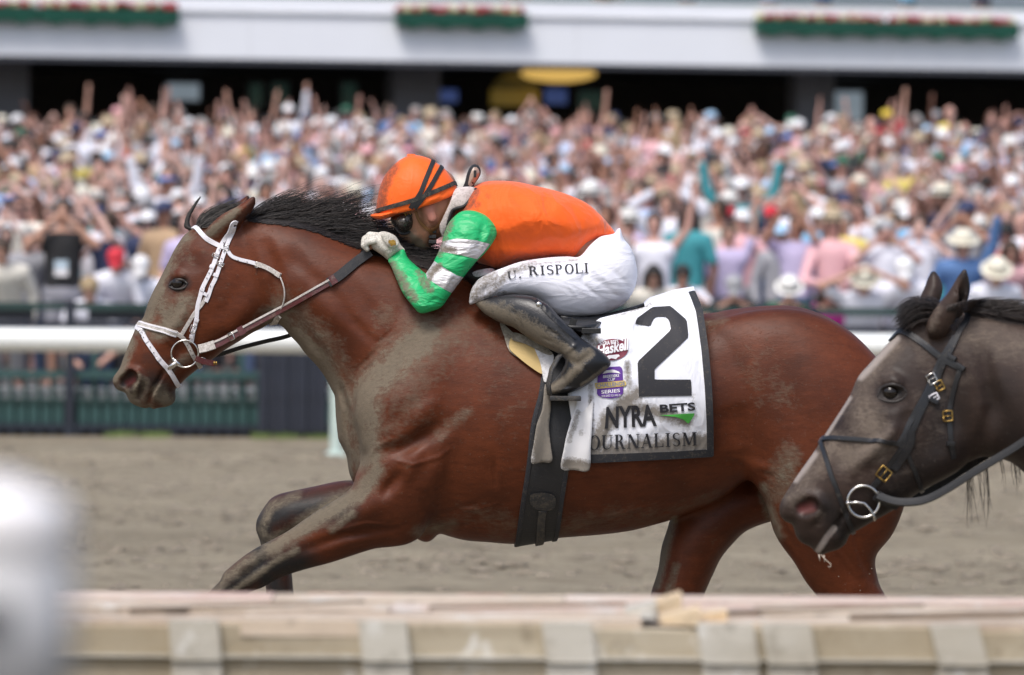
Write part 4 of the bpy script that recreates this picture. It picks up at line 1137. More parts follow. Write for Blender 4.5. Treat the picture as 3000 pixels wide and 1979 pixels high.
def _ser(x, y, s=0.13, h=0.05): return [[(x - s, y), (x + s, y), (x + s, y + h), (x - s, y + h)]]
SERIF = {
    'U': _stem(.2, .18, .3) + _stem(.8, .06, .3, 1, .11) + _bowl(.48, .33, .37, .33, .18, .06, 180, 270) + _bowl(.48, .33, .35, .33, .06, .06, 270, 360),
    'R': _stem(.22, .2) + _bowl(.36, .76, .36, .24, .18, .05, -90, 90) + [[(.2, .95), (.38, .95), (.38, 1), (.2, 1)], [(.2, .52), (.4, .52), (.4, .57), (.2, .57)]] + _diag(.78, 0, .52, .53, .2) + _ser(.86, 0, .1),
    'I': _stem(.5, .36, 0, 1, .2), 'J': _stem(.62, .24, .25, 1, .14) + _bowl(.42, .25, .32, .25, .2, .08, 180, 360),
    'S': _bowl(.5, .76, .36, .24, .09, .06, 20, 120) + _bowl(.48, .74, .36, .26, .18, .06, 110, 230) + _bowl(.52, .27, .36, .27, .18, .06, -70, 70) + _bowl(.5, .25, .38, .25, .09, .06, 200, 300) + _diag(.68, .42, .32, .60, .2),
    'P': _stem(.22, .2) + _bowl(.38, .75, .42, .25, .18, .05, -90, 90) + [[(.2, .95), (.4, .95), (.4, 1), (.2, 1)], [(.2, .5), (.4, .5), (.4, .55), (.2, .55)]],
    'O': _bowl(.5, .5, .46, .51, .19, .05, 0, 360, 28), 'L': _stem(.25, .2) + [[(.2, 0), (.9, 0), (.9, .055), (.2, .055)], [(.84, 0), (.92, 0), (.92, .3), (.86, .3)]],
    'N': _stem(.16, .06, 0, 1, .1) + _stem(.84, .06, 0, 1, .1) + _diag(.78, 0, .2, 1, .2), 'A': _diag(.14, 0, .5, 1, .06) + _diag(.82, 0, .5, 1, .2) + _ser(.14, 0) + _ser(.84, 0, .15) + [[(.24, .3), (.74, .3), (.74, .35), (.24, .35)]],
    'M': _stem(.13, .06, 0, 1, .08) + _stem(.86, .17, 0, 1, .07) + _diag(.48, .08, .17, 1, .17) + _diag(.5, .08, .82, 1, .05),
    '.': [[(.3, 0), (.7, 0), (.7, .16), (.3, .16)]]}
SER_W = {'I': .46, '.': .42, 'J': .66, 'L': .82, 'M': 1.12, 'N': 1.0, 'P': .84, 'S': .74, ' ': .5}
def serif_text(name, body, mapper, yfun, off, mat, parent, squeeze=1.0):
    adv = [SER_W.get(c, .92) for c in body]; tot = sum(adv) + 0.06 * (len(body) - 1)
    x, V, F, dy, q = 0.0, [], [], [], 0
    for c, a in zip(body, adv):
        for poly in SERIF.get(c, []):
            q += 1; g = 5
            P4 = [np.array(p, float) for p in poly]
            for i in range(g):
                a0, a1, b0, b1 = (P4[0] + (P4[3] - P4[0]) * (i / g), P4[0] + (P4[3] - P4[0]) * ((i + 1) / g), P4[1] + (P4[2] - P4[1]) * (i / g), P4[1] + (P4[2] - P4[1]) * ((i + 1) / g))
                n = len(V); V += [((x + p[0] * a) / tot, p[1]) for p in (a0, b0, b1, a1)]; F.append((n, n + 1, n + 2, n + 3)); dy += [0.00012 * (q % 9)] * 4
        x += a + 0.06
    P = XZ(mapper(np.array(V)))
    o, _ = sheet(name, P, F, yfun(P[:, 0], P[:, 1]) - off - np.array(dy), 0.001, mat, parent, False)
    return o

# ------------------------------------------------------------------ the bridle
M_STRAP = muddy('white_strap', (0.74, 0.72, 0.76), 0.42, 0.34, 60.0, None, 0.03)
M_STRAPD = muddy('dirty_strap', (0.62, 0.58, 0.55), 0.55, 0.62, 60.0, None, 0.08)
M_STEEL = simple('bit_steel', (0.62, 0.60, 0.57), 0.22, 0.15, 40, 1.0)
M_BRASS = simple('brass', (0.36, 0.23, 0.07), 0.38, 0.2, 40, 1.0)
M_RED_LEATHER = muddy('maroon_leather', (0.085, 0.016, 0.018), 0.35, 0.40, 40.0, None, 0.3)
M_RUBBER = muddy('rein_rubber', (0.018, 0.018, 0.020), 0.6, 0.22, 60.0, None, 0.4)
M_BLACK_LEATHER = muddy('black_leather', (0.016, 0.016, 0.017), 0.35, 0.25, 30.0, None, 0.2)
def path3(V, pts, off, step=0.006, d=DH, fair=2):
    """(u,v) lies on the near skin, (u,v,0) on the middle line, (u,v,-1) on the far skin"""
    P = []
    for p in pts:
        x, _, z = W(p[0], p[1], d)
        y = float(V.near_y(x, z)) + V.yo
        s = p[2] if len(p) > 2 else 1
        P.append((x, (y - V.yo) * s if s != 0 else 0.0, z))
    P = resample(spline(P, 6, False), step)
    Q, Nn = V.project(P, off)
    for _ in range(fair):
        Q[1:-1] = 0.5 * Q[1:-1] + 0.25 * (Q[2:] + Q[:-2]); Nn[1:-1] = 0.5 * Nn[1:-1] + 0.25 * (Nn[2:] + Nn[:-2])
    Nn /= np.maximum(np.linalg.norm(Nn, axis=1, keepdims=True), 1e-9)
    return Q, Nn
BV.yo = 0.0
def mir(pts): return [(p[0], p[1], -1) for p in pts[::-1]]
def loop(V, near, top, bot, off, d=DH):
    pts = [(*top, 0)] + near + [(*bot, 0)] + mir(near) + [(*top, 0)]
    return path3(V, pts, off, d=d)
bridle = empty('bridle', W(600, 880))
tag(bridle, 'white leather racing bridle with steel bit rings on the bay horse', 'bridle')
def on_bridle(o):
    return attach(o, bridle)
def strap(name, V, pts, wpx, thick, mat, off=0.001, root=None, taper=None, d=DH):
    P, Nn = path3(V, pts, off, d=d)
    o = ribbon(name, P, Nn, wpx / PXM * d / DH, thick, mat, None, False, taper)
    return on_bridle(o) if root is None else o
P, Nn = loop(BV, [(408, 949), (440, 957), (490, 968), (532, 981), (556, 1012), (569, 1040), (583, 1066)], (401, 945), (592, 1084), 0.0008)
on_bridle(ribbon('noseband', P, Nn, 12.5 / PXM, 0.004, M_STRAPD))
strap('noseband_padding', BV, [(411, 950), (440, 957), (490, 968), (524, 978)], 19, 0.0045, M_STRAPD, 0.0012)
strap('noseband_welt', BV, [(412, 945), (442, 952), (492, 963), (524, 973)], 4, 0.006, M_STRAP, 0.001)
strap('noseband_welt', BV, [(410, 957), (440, 963), (488, 974), (520, 984)], 4, 0.006, M_STRAP, 0.001)
P, Nn = loop(BV, [(409, 962), (421, 974), (432, 994), (455, 1026), (472, 1051), (502, 1088), (520, 1124)], (398, 958), (527, 1134), 0.0015)
on_bridle(ribbon('drop_strap', P, Nn, 14 / PXM, 0.0035, M_STRAP))
near = [(566, 665), (577, 669), (596, 688), (623, 708), (648, 722)]
strap('browband', BV, mir(near) + [(559, 662, 0)] + near, 14, 0.0042, M_STRAP)
near = [(678, 676), (664, 697), (645, 735), (635, 765), (623, 796), (609, 824), (598, 847), (592, 871), (585, 895), (583, 918), (581, 938), (573, 965), (566, 1003)]
strap('cheek_strap', BV, [(700, 634, 0), (690, 652)] + near, 12.5, 0.0026, M_STRAP, 0.002)
strap('cheek_strap', BV, [(700, 634, 0), (690, 652, -1)] + mir(near)[::-1], 13.5, 0.0034, M_STRAP, 0.002)
strap('hanger_strap', BV, [(690, 665), (683, 684), (667, 725), (657, 755), (648, 784), (636, 819), (626, 837), (617, 866), (609, 884)], 12, 0.0026, M_STRAP, 0.002)
strap('hanger_strap', BV, [(611, 870), (594, 896), (577, 915), (556, 949), (538, 979)], 11, 0.003, M_STRAPD, 0.001)
for a, b in (((618, 779), (636, 786)), ((628, 803), (648, 811)), ((592, 845), (607, 852)), ((600, 858), (616, 866)), ((575, 935), (590, 940)), ((563, 968), (578, 972)), ((645, 724), (676, 733)),
             ((430, 1003), (444, 994)), ((463, 1054), (477, 1044)), ((559, 982), (574, 986))):
    c = ((a[0] + b[0]) / 2, (a[1] + b[1]) / 2); k = 0.72
    strap('keeper', BV, [(c[0] + (a[0] - c[0]) * k, c[1] + (a[1] - c[1]) * k), c, (c[0] + (b[0] - c[0]) * k, c[1] + (b[1] - c[1]) * k)], 10, 0.0030, M_STRAP, 0.0045)
def buckle(u, v, w, h, ang, V, mat, root, r=0.0012, off=0.008, d=DH, name='buckle'):
    x, _, z = W(u, v, d); y = float(V.near_y(x, z)) - off
    c, s = math.cos(ang), math.sin(ang); k = d / FPX
    pts = [(-w, -h), (-w, 0), (-w, h), (0, h * 1.06), (w, h), (w, 0), (w, -h), (0, -h * 1.06), (-w, -h), (-w, 0)]
    mb = MB(); mb.tube([(x + (p * c - q * s) * k, y, z + (p * s + q * c) * k) for p, q in pts], r, 6)
    mb.tube([(x - w * c * k, y, z - w * s * k), (x + w * c * k, y - 0.001, z + w * s * k)], r * 0.7, 5)
    o = mb.build(name, mat, None, True)
    return root(o) if root else o
for a in ((637, 750, 10, 5, -0.35), (651, 774, 10, 5, -0.4), (572, 963, 10, 8, -1.9), (420, 973, 8, 7, -0.9), (757, 776, 4, 8, -0.2), (668, 728, 7, 7, 0.2)):
    buckle(a[0], a[1], a[2], a[3], a[4], BV, M_STEEL, on_bridle, 0.0013)
# small punched holes in the straps
mb = MB()
for u, v in ((660, 712), (647, 733), (661, 738), (655, 758), (622, 838), (618, 800), (612, 815), (555, 1011), (562, 1026), (570, 1040), (583, 1069), (425, 988), (446, 1016), (456, 1032), (702, 763), (728, 768)):
    x, _, z = W(u, v); y = float(BV.near_y(x, z)) - 0.0088
    mb.tube([(x, y, z), (x, y + 0.004, z)], 0.0016, 6)
tag(on_bridle(mb.build('punched_holes', M_BLACK_LEATHER)), kind='stuff')
strap('throat_strap', BV, [(672, 736), (681, 751), (704, 761), (741, 769), (766, 777)], 11, 0.0035, M_STRAP, 0.002)
strap('throat_strap', BV, [(757, 774), (775, 780), (795, 791), (812, 800), (828, 809)], 14, 0.0065, M_STRAPD, 0.002)
q = XZ(spline([(826, 812), (834, 832), (839, 855), (837, 880), (828, 905), (815, 930), (806, 946)], 6, False))
mb = MB(); mb.tube([(x, float(BV.near_y(x, z)) - 0.010, z) for x, z in q], 0.0024, 6); on_bridle(mb.build('throat_cord', M_STRAPD, None, True))
strap('throat_strap', BV, [(822, 925), (806, 944), (796, 954, 0), (806, 944, -1), (822, 900, -1)], 16, 0.004, M_STRAPD, 0.002)
xr, _, zr = W(547, 1035.5); yr = float(BV.near_y(xr, zr)) - 0.013
for sg in (1, -1):
    mb = MB(); Rr = 39.5 / PXM
    mb.tube([(xr + Rr * math.cos(a), sg * (yr - 0.002), zr + Rr * math.sin(a)) for a in np.linspace(0, 2 * math.pi, 41)], 0.0027, 8, False)
    on_bridle(mb.build('bit_ring', M_STEEL, None, True))
p0, p1 = W(512, 1048), W(540, 1074); pm = W(498, 1078)
mb = MB(); mb.tube([(p0[0], yr, p0[2]), (W(524, 1062)[0], yr - 0.001, W(524, 1062)[2]), (p1[0], yr, p1[2])], [0.004, 0.0065, 0.004], 10)
mb.tube([(W(524, 1062)[0], yr, W(524, 1062)[2]), (pm[0], yr + 0.02, pm[2]), (W(490, 1082)[0], 0, W(490, 1082)[2]), (pm[0], -yr - 0.02, pm[2]), (W(524, 1062)[0], -yr, W(524, 1062)[2])], [0.0085, 0.0095, 0.006, 0.0095, 0.008], 10)
on_bridle(mb.build('bit_mouthpiece', M_STEEL, None, True))
# curb strap hanging from the ring, with a brass tip
P = np.array([(W(u, v)[0], yr - 0.006 + 0.004 * i, W(u, v)[2]) for i, (u, v) in enumerate([(578, 1048), (596, 1056), (616, 1061), (634, 1064)])])
P = resample(spline(P, 5, False), 0.004); Nn = np.tile([0, -1.0, 0], (len(P), 1))
on_bridle(ribbon('curb_strap', P, Nn, 17 / PXM, 0.004, M_RED_LEATHER))
buckle(597, 1056, 6, 8, -0.3, BV, M_STEEL, on_bridle, 0.0016, 0.022)
mb = MB()
for u in (633, 639): mb.tube([(W(u, 1058)[0], yr - 0.008, W(u, 1058)[2]), (W(u, 1068)[0], yr - 0.008, W(u, 1068)[2])], 0.0028, 8)
on_bridle(mb.build('curb_strap_tip', M_BRASS, None, True))
HAND_Y = -0.105
# near rein: ring -> hand, resting on the neck
def rein_path(uv, y0, y1, sg):
    q = XZ(resample(spline(uv, 8, False), 6)); L = np.linspace(0, 1, len(q))
    yl = y0 + (y1 - y0) * L
    ys = BV.near_y(q[:, 0], q[:, 1]) - 0.007
    onb = BV.sample(np.stack([q[:, 0], np.zeros(len(q)), q[:, 1]], 1)) > -0.02
    y = np.where(onb, np.minimum(yl, ys), yl)
    for _ in range(12): y[1:-1] = np.minimum(y[1:-1], 0.25 * (2 * y[1:-1] + y[2:] + y[:-2]))
    P = np.stack([q[:, 0], sg * y, q[:, 1]], 1)
    return P
P = rein_path([(588, 1022), (612, 1016), (650, 1002), (700, 975), (776, 934), (850, 895), (925, 853), (990, 815), (1045, 770), (1088, 738)], yr - 0.004, HAND_Y - 0.01, 1)
Nn = np.tile([0.12, -1.0, 0.25], (len(P), 1)); Nn /= np.linalg.norm(Nn, axis=1, keepdims=True)
cut = int(len(P) * 0.77)
tp = np.interp(np.linspace(0, 1, cut), [0, 0.1, 0.4, 1], [1.15, 1.1, 0.95, 0.9])
on_bridle(ribbon('rein', P[:cut], Nn[:cut], 22 / PXM, 0.003, M_RED_LEATHER, taper=tp))
on_bridle(ribbon('rein', P[cut - 3:], Nn[cut - 3:] , 29 / PXM, 0.006, M_RUBBER))
on_bridle(ribbon('rein_loop', P[:9] + np.array([0, -0.004, 0]), Nn[:9], 26 / PXM, 0.004, M_STRAPD))
Pe = P[4:cut].copy(); Pe[:, 2] += 0.0085; Pe[:, 1] -= 0.0035
on_bridle(ribbon('rein_edge', Pe, Nn[4:cut], 6 / PXM, 0.002, M_STRAPD))
i = int(cut * 0.24); pb = P[i]
ub, vb = UV(pb[0], pb[2]); buckle(ub, vb, 7, 11, 0.45, BV, M_STEEL, on_bridle, 0.0016, 0.0) if False else None
mb = MB(); c, s_ = math.cos(0.42), math.sin(0.42)
pts = [(-7, -11), (-7, 11), (7, 11), (7, -11), (-7, -11)]
mb.tube([(pb[0] + (p * c - q * s_) / PXM, pb[1] - 0.006, pb[2] + (p * s_ + q * c) / PXM) for p, q in pts], 0.0016, 6); on_bridle(mb.build('buckle', M_STEEL, None, True))
for f in (0.29, 0.98):
    k = int(cut * f); on_bridle(ribbon('rein_loop', P[k:k + 4] + np.array([0, -0.003, 0]), Nn[k:k + 4], 27 / PXM, 0.004, M_RED_LEATHER))
P = rein_path([(590, 1050), (640, 1040), (700, 1021), (770, 1003), (849, 983), (930, 940), (1020, 850), (1090, 750)], yr - 0.004, HAND_Y, -1)
on_bridle(ribbon('rein', P, np.tile([0, 1.0, 0.3], (len(P), 1)), 12 / PXM, 0.004, M_RUBBER))
# ------------------------------------------------------------------ saddle, girth and saddle cloth
M_CLOTH = muddy('white_saddle_cloth', (0.80, 0.81, 0.87), 0.75, 0.60, 18.0, 'paint', 0.25, 0.2)
wrinkle(M_CLOTH, 9.0, (1.4, 0.6, 0.6), (0, 0.35, 0), 0.35, 0.012)
M_CLOTH_BORDER = muddy('black_binding', (0.020, 0.021, 0.026), 0.7, 0.34, 34.0, None, 0.25)
M_PRINT = muddy('black_print', (0.018, 0.018, 0.023), 0.7, 0.26, 34.0, None, 0.1)
_zt, _zb = W(1900, 842)[2], W(1900, 1150)[2]
CLOTH_FOLDS = [([(1885, 885), (1800, 960), (1760, 1060)], 40, 0.012), ([(1870, 960), (1840, 1080)], 26, -0.008), ([(1830, 1060), (1845, 1180)], 30, 0.006),
    ([(2000, 1200), (1880, 1260)], 30, 0.004), ([(1780, 1160), (1760, 1280)], 30, 0.006), ([(1960, 870), (1990, 1000)], 30, 0.004), ([(2040, 1000), (2050, 1250)], 26, -0.005)]
def cloth_y(x, z):
    s = np.clip((z - _zb) / (_zt - _zb), 0, 1)
    ye = -0.292 * np.sqrt(np.maximum(1 - s ** 2.2, 0.05))
    ye = np.where(z > _zb, ye, -0.292 + 0.25 * (np.clip(_zb - z, 0, 1) / 0.3) ** 2)
    nb_ = BV.near_y(x, z) - 0.012; y = 0.5 * (nb_ + ye - np.sqrt((nb_ - ye) ** 2 + 0.0006))
    u, v = UV(x, z)
    for pts, r, a in CLOTH_FOLDS:
        q = np.clip(1 - line_dist(pts, u, v) / r, 0, 1); y = y - a * q * q * (3 - 2 * q)
    return y
cloth = empty('saddle_cloth', W(1900, 1100))
tag(cloth, 'white race saddle cloth with a big black number 2 and black border', 'saddle cloth')
CLOTH = [(1902, 884), (1940, 872), (1978, 860), (2032, 851), (2051, 903), (2065, 1017), (2073, 1125), (2078, 1230), (2081, 1329), (1960, 1335), (1840, 1340), (1723, 1345), (1690, 1340),
         (1660, 1150), (1690, 1000), (1712, 960), (1755, 930), (1821, 914), (1885, 898)]
V2, F = tri_poly(XZ(CLOTH), 0.0075)
o, V3 = sheet('cloth', V2, F, cloth_y(V2[:, 0], V2[:, 1]), 0.005, M_CLOTH, None, True)
cu, cv = UV(V3[:, 0], V3[:, 2])
set_color(o.data, brush(cu, cv, [([(1720, 1330), (1850, 1310), (2060, 1290)], 70, 0.95), ([(1850, 1150), (1780, 1220), (1740, 1300)], 60, 0.9), ([(1840, 1180), (2000, 1225)], 46, 0.85),
    ([(1830, 1060), (1840, 1150)], 26, 0.7), ([(1700, 960), (1740, 1000)], 46, 0.8), ([(1800, 925), (1900, 890)], 16, 0.7), ([(1725, 1000), (1730, 1330)], 20, 0.7), ([(2020, 1150), (2030, 1210)], 24, 0.5)])[:, None].repeat(3, 1))
attach(o, cloth)
far = link(bpy.data.objects.new('cloth', o.data.copy())); far.data.transform(Matrix.Scale(-1, 4, (0, 1, 0))); far.data.flip_normals(); attach(far, cloth)
# the fold over the back between the two sides
tu = resample(np.array([(1885, 899), (1902, 885), (1940, 873), (1978, 861), (2032, 852)], float), 8); q = XZ(tu); ye = cloth_y(q[:, 0], q[:, 1])
mb = MB(); m = 9; n = len(q); Vb = []
for i in range(n):
    for k in range(m):
        t = k / (m - 1); Vb.append((q[i, 0], ye[i] + (-2 * ye[i]) * t, q[i, 1] + 0.014 * math.sin(math.pi * t) - 0.0006))
mb.add(Vb, [(i * m + k, (i + 1) * m + k, (i + 1) * m + k + 1, i * m + k + 1) for i in range(n - 1) for k in range(m - 1)])
attach(mb.build('cloth_top', M_CLOTH, None, True), cloth)
def border(uv, off=0.003): return attach(drape('border', uv, cloth_y, off, 0.003, M_CLOTH_BORDER)[0], cloth)
border([(2014, 855), (2033, 850), (2052, 903), (2066, 1017), (2075, 1125), (2080, 1230), (2083, 1331), (2063, 1318), (2060, 1230), (2054, 1125), (2045, 1017), (2032, 910)])
border([(1724, 1322), (1840, 1319), (1960, 1315), (2062, 1309), (2083, 1331), (1960, 1337), (1840, 1342), (1722, 1347)], 0.0045)
TWO = [(1856, 946), (1860, 931), (1884, 914), (1907, 898), (1959, 895), (1982, 915), (2005, 935), (2009, 984), (1960, 1030), (1910, 1076), (1910, 1106), (2015, 1106), (2017, 1152), (1865, 1155), (1861, 1055), (1910, 1009), (1959, 963), (1954, 936), (1945, 927), (1928, 926), (1912, 928), (1905, 941), (1899, 954)]
attach(drape('number_two', TWO, cloth_y, 0.0030, 0.002, M_PRINT, step=0.010)[0], cloth)
o = lettering('sponsor_lettering', 'NYRA', [(1771, 1184), (1909, 1177), (1917, 1240), (1767, 1247)], cloth_y, 0.0030, M_PRINT, None, 0.03); attach(o, cloth)
o = lettering('sponsor_lettering', 'BETS', [(1924, 1178), (2026, 1171), (2028, 1195), (1926, 1202)], cloth_y, 0.0030, M_PRINT, None, 0.03); attach(o, cloth)
M_GREEN_PRINT = simple('green_print', (0.07, 0.42, 0.06), 0.6, 0.12, 30)
attach(drape('green_swoosh', [(1923, 1209), (1975, 1206), (2027, 1203), (2018, 1219), (2007, 1234), (1995, 1222), (1970, 1213), (1945, 1211)], cloth_y, 0.0030, 0.0015, M_GREEN_PRINT)[0], cloth)
o = serif_text('horse_name', 'JOURNALISM', quad_map([(1694, 1268), (2031, 1258), (2033, 1297), (1692, 1311)]), cloth_y, 0.0030, M_PRINT, None); attach(o, cloth)
M_MAROON = simple('maroon_print', (0.16, 0.012, 0.035), 0.6, 0.12, 30); M_WHITE_PRINT = simple('white_print', (0.82, 0.8, 0.82), 0.6, 0.05, 30)
M_PURPLE = simple('purple_print', (0.11, 0.03, 0.28), 0.6, 0.12, 30); M_GOLD_PRINT = simple('gold_print', (0.66, 0.48, 0.13), 0.6, 0.12, 30)
def ell(cx, cy, rx, ry, rot=0, n=28):
    r = math.radians(rot); return [(cx + rx * math.cos(a) * math.cos(r) - ry * math.sin(a) * math.sin(r), cy + rx * math.cos(a) * math.sin(r) + ry * math.sin(a) * math.cos(r)) for a in np.linspace(0, 2 * math.pi, n, endpoint=False)]
attach(drape('maroon_badge', ell(1788, 1020, 47, 31, -4), cloth_y, 0.0030, 0.0015, M_MAROON)[0], cloth)
o = lettering('badge_lettering', 'NYRA BETS', [(1752, 997), (1806, 991), (1807, 1003), (1754, 1009)], cloth_y, 0.0045, M_WHITE_PRINT, None, 0.02); attach(o, cloth)
o = lettering('badge_lettering', 'Haskell', [(1742, 1010), (1836, 987), (1840, 1020), (1746, 1038)], cloth_y, 0.0043, M_MAROON, None, 0.10, 0.25); attach(o, cloth)
o = lettering('badge_lettering', 'Haskell', [(1742, 1010), (1836, 987), (1840, 1020), (1746, 1038)], cloth_y, 0.0058, M_WHITE_PRINT, None, 0.03, 0.25); attach(o, cloth)
attach(drape('badge_horse', [(1765, 1044), (1778, 1036), (1795, 1035), (1806, 1033), (1812, 1038), (1804, 1042), (1800, 1048), (1786, 1044), (1776, 1050)], cloth_y, 0.0045, 0.0012, M_WHITE_PRINT)[0], cloth)
attach(drape('purple_badge', [(1752, 1079), (1762, 1071), (1812, 1068), (1818, 1076), (1820, 1145), (1808, 1156), (1786, 1160), (1760, 1158), (1744, 1150), (1746, 1100)], cloth_y, 0.0030, 0.0015, M_PURPLE)[0], cloth)
attach(drape('badge_ribbon', [(1738, 1116), (1826, 1108), (1829, 1124), (1741, 1133)], cloth_y, 0.0045, 0.0012, M_GOLD_PRINT)[0], cloth)
M_BADGE_GREY = simple('grey_blue_print', (0.22, 0.24, 0.36), 0.6, 0.1, 30)
for body, c, mt in (('CHALLENGE', [(1742, 1118), (1824, 1111), (1825, 1122), (1744, 1130)], M_BADGE_GREY), ('SERIES', [(1756, 1137), (1810, 1132), (1811, 1142), (1757, 1147)], M_WHITE_PRINT),
                    ('BREEDERS', [(1762, 1094), (1808, 1090), (1808, 1098), (1762, 1102)], M_WHITE_PRINT), ('CUP', [(1775, 1103), (1796, 1101), (1796, 1109), (1775, 1111)], M_WHITE_PRINT)):
    o = lettering('badge_lettering', body, c, cloth_y, 0.0056 if body == 'CHALLENGE' else 0.0045, mt, None, 0.02); attach(o, cloth)
attach(drape('badge_emblem', [(1760, 1090), (1768, 1080), (1790, 1077), (1806, 1082), (1812, 1089), (1796, 1086), (1778, 1086)], cloth_y, 0.0045, 0.0012, M_WHITE_PRINT)[0], cloth)
# white fringe of small print below the badge
mb = MB()
o = lettering('badge_lettering', 'WIN AND YOU ARE IN', [(1757, 1150), (1812, 1147), (1812, 1153), (1757, 1157)], cloth_y, 0.0045, M_WHITE_PRINT, None, 0.0); attach(o, cloth)

saddle = empty('saddle', W(1600, 920))
tag(saddle, 'small black racing saddle with girth and stirrups under the jockey', 'saddle')
M_PAD = muddy('yellow_foam_pad', (0.55, 0.40, 0.17), 0.8, 0.12, 24.0, None, 0.3)
M_PADW = muddy('white_pad_cover', (0.72, 0.71, 0.72), 0.75, 0.45, 20.0, None, 0.2)
M_PADM = muddy('muddy_pad_cover', (0.50, 0.46, 0.38), 0.8, 0.85, 20.0, None, 0.3)
SV = Vol(W(1320, 900)[0], W(1925, 900)[0], -0.36, 0.36, W(0, 1010)[2], W(0, 750)[2], 0.006)
SV.part(XZ([(1425, 872), (1480, 884), (1560, 905), (1650, 924), (1740, 926), (1820, 908), (1890, 890), (1903, 897), (1860, 912), (1800, 930), (1762, 965), (1740, 985), (1660, 985), (1600, 965), (1540, 940), (1470, 915), (1425, 895)]), 0.30, 0.0, 0.0)
SV.part(XZ([(1352, 812), (1372, 782), (1415, 772), (1455, 786), (1500, 830), (1520, 890), (1460, 890), (1400, 862)]), 0.15, 0.0, 0.01)
o = obj('seat', SV.mesh('seat'), M_BLACK_LEATHER); attach(o, saddle)
mb = MB(); q = XZ(spline([(1640, 929), (1700, 934), (1760, 930), (1820, 914), (1870, 900), (1897, 891)], 6, False))
mb.tube([(x, -0.17 + 0.012 * i, z) for i, (x, z) in enumerate(q[::3])], 0.0075, 10)
attach(mb.build('cantle_rim', M_BLACK_LEATHER, None, True), saddle)
for poly, off, th, mt, nm in (
    ([(1465, 941), (1506, 975), (1545, 1010), (1575, 1040), (1600, 1080), (1606, 1115), (1582, 1087), (1545, 1060), (1495, 1028), (1478, 985)], 0.008, 0.02, M_PADM, 'pad_cover'),
    ([(1500, 984), (1530, 990), (1560, 1010), (1578, 1050), (1590, 1090), (1560, 1075), (1515, 1040), (1492, 1015)], 0.016, 0.016, M_PAD, 'foam_pad'),
    ([(1505, 972), (1545, 985), (1615, 1028), (1600, 1035), (1540, 1005), (1500, 992)], 0.024, 0.012, M_PADM, 'pad_cover'),
    ([(1562, 1001), (1615, 1028), (1618, 1060), (1606, 1104), (1592, 1112), (1582, 1060)], 0.022, 0.010, M_PADW, 'under_cloth'),
    ([(1612, 1026), (1650, 1030), (1662, 1080), (1640, 1120), (1612, 1140), (1604, 1110), (1616, 1070)], 0.018, 0.008, M_BLACK_LEATHER, 'flap'),
    ([(1648, 930), (1750, 930), (1765, 965), (1740, 985), (1700, 985), (1660, 965)], 0.016, 0.008, M_BLACK_LEATHER, 'flap')):
    attach(drape(nm, poly, BV.near_y, off, th, mt, curve=True, n=4)[0], saddle)
SV.bake_near()
attach(drape('towel_edge', [(1384, 800), (1402, 792), (1440, 786), (1450, 796), (1420, 806), (1396, 812)], SV.near_y, 0.012, 0.006, M_PADW, curve=True, n=4)[0], saddle)
mb = MB(); a, b = W(1700, 968), W(1756, 962); mb.box(a[0], b[0], -0.296, -0.282, a[2] - 0.006, b[2] + 0.004, 0.002); attach(mb.build('girth_tab', M_BLACK_LEATHER), saddle)
def wrap_band(name, uv, bot, wpx, thick, mat, off=0.0):
    P, Nn = path3(BV, uv + [(*bot, 0)] + mir(uv), off, 0.012)
    return attach(ribbon(name, P, Nn, wpx / PXM, thick, mat), saddle)
gir = [(1650, 1020), (1636, 1120), (1618, 1230), (1605, 1350), (1590, 1450), (1578, 1540), (1571, 1588)]
wrap_band('girth', gir, (1569, 1600), 108, 0.007, M_RUBBER)
for du in (-56, 54):
    wrap_band('girth_edge', [(u + du * (1 if v > 1200 else 0.8), v) for u, v in gir], (1569 + du, 1600), 13, 0.010, M_STRAPD if False else M_CLOTH_BORDER)
M_GREYTAB = muddy('dusty_leather', (0.03, 0.03, 0.032), 0.6, 0.5, 40.0, None, 0.3)
attach(drape('buckle_guard', [(1554, 1440), (1585, 1434), (1618, 1440), (1627, 1456), (1622, 1480), (1596, 1488), (1565, 1480), (1552, 1462)], BV.near_y, 0.016, 0.006, M_GREYTAB, curve=True, n=4)[0], saddle)
P, Nn = path3(BV, [(1588, 1482), (1583, 1530), (1578, 1588)], 0.010); attach(ribbon('girth_strap', P, Nn, 23 / PXM, 0.005, M_GREYTAB), saddle)
# two white number-cloth tails hanging beside the girth
def tail_y(x, z): return np.minimum(BV.near_y(x, z) - 0.016, -0.285)
M_TAIL = muddy('white_tail_cloth', (0.74, 0.73, 0.74), 0.75, 0.62, 26.0, 'paint', 0.3)
for poly, st in (([(1595, 1118), (1612, 1174), (1606, 1240), (1612, 1300), (1615, 1342), (1585, 1344), (1555, 1346), (1562, 1290), (1571, 1234), (1587, 1190)], [([(1590, 1130), (1590, 1345)], 90, 1.0)]),
                 ([(1700, 1110), (1735, 1100), (1732, 1200), (1726, 1300), (1722, 1367), (1680, 1366), (1641, 1363), (1648, 1310), (1658, 1261), (1676, 1200)], [([(1660, 1350), (1720, 1360)], 42, 1.0), ([(1665, 1280), (1690, 1200)], 20, 0.7), ([(1700, 1260)], 30, 0.55)])):
    V2, F = tri_poly(XZ(spline(poly, 3)), 0.007)
    uu, vv = UV(V2[:, 0], V2[:, 1])
    y = tail_y(V2[:, 0], V2[:, 1]) - 0.012 - 0.006 * np.sin((uu + vv * 0.2) / 13.0)
    o, V3 = sheet('cloth_tail', V2, F, y, 0.004, M_TAIL, None, True); cu, cv = UV(V3[:, 0], V3[:, 2])
    set_color(o.data, brush(cu, cv, st)[:, None].repeat(3, 1)); attach(o, saddle)

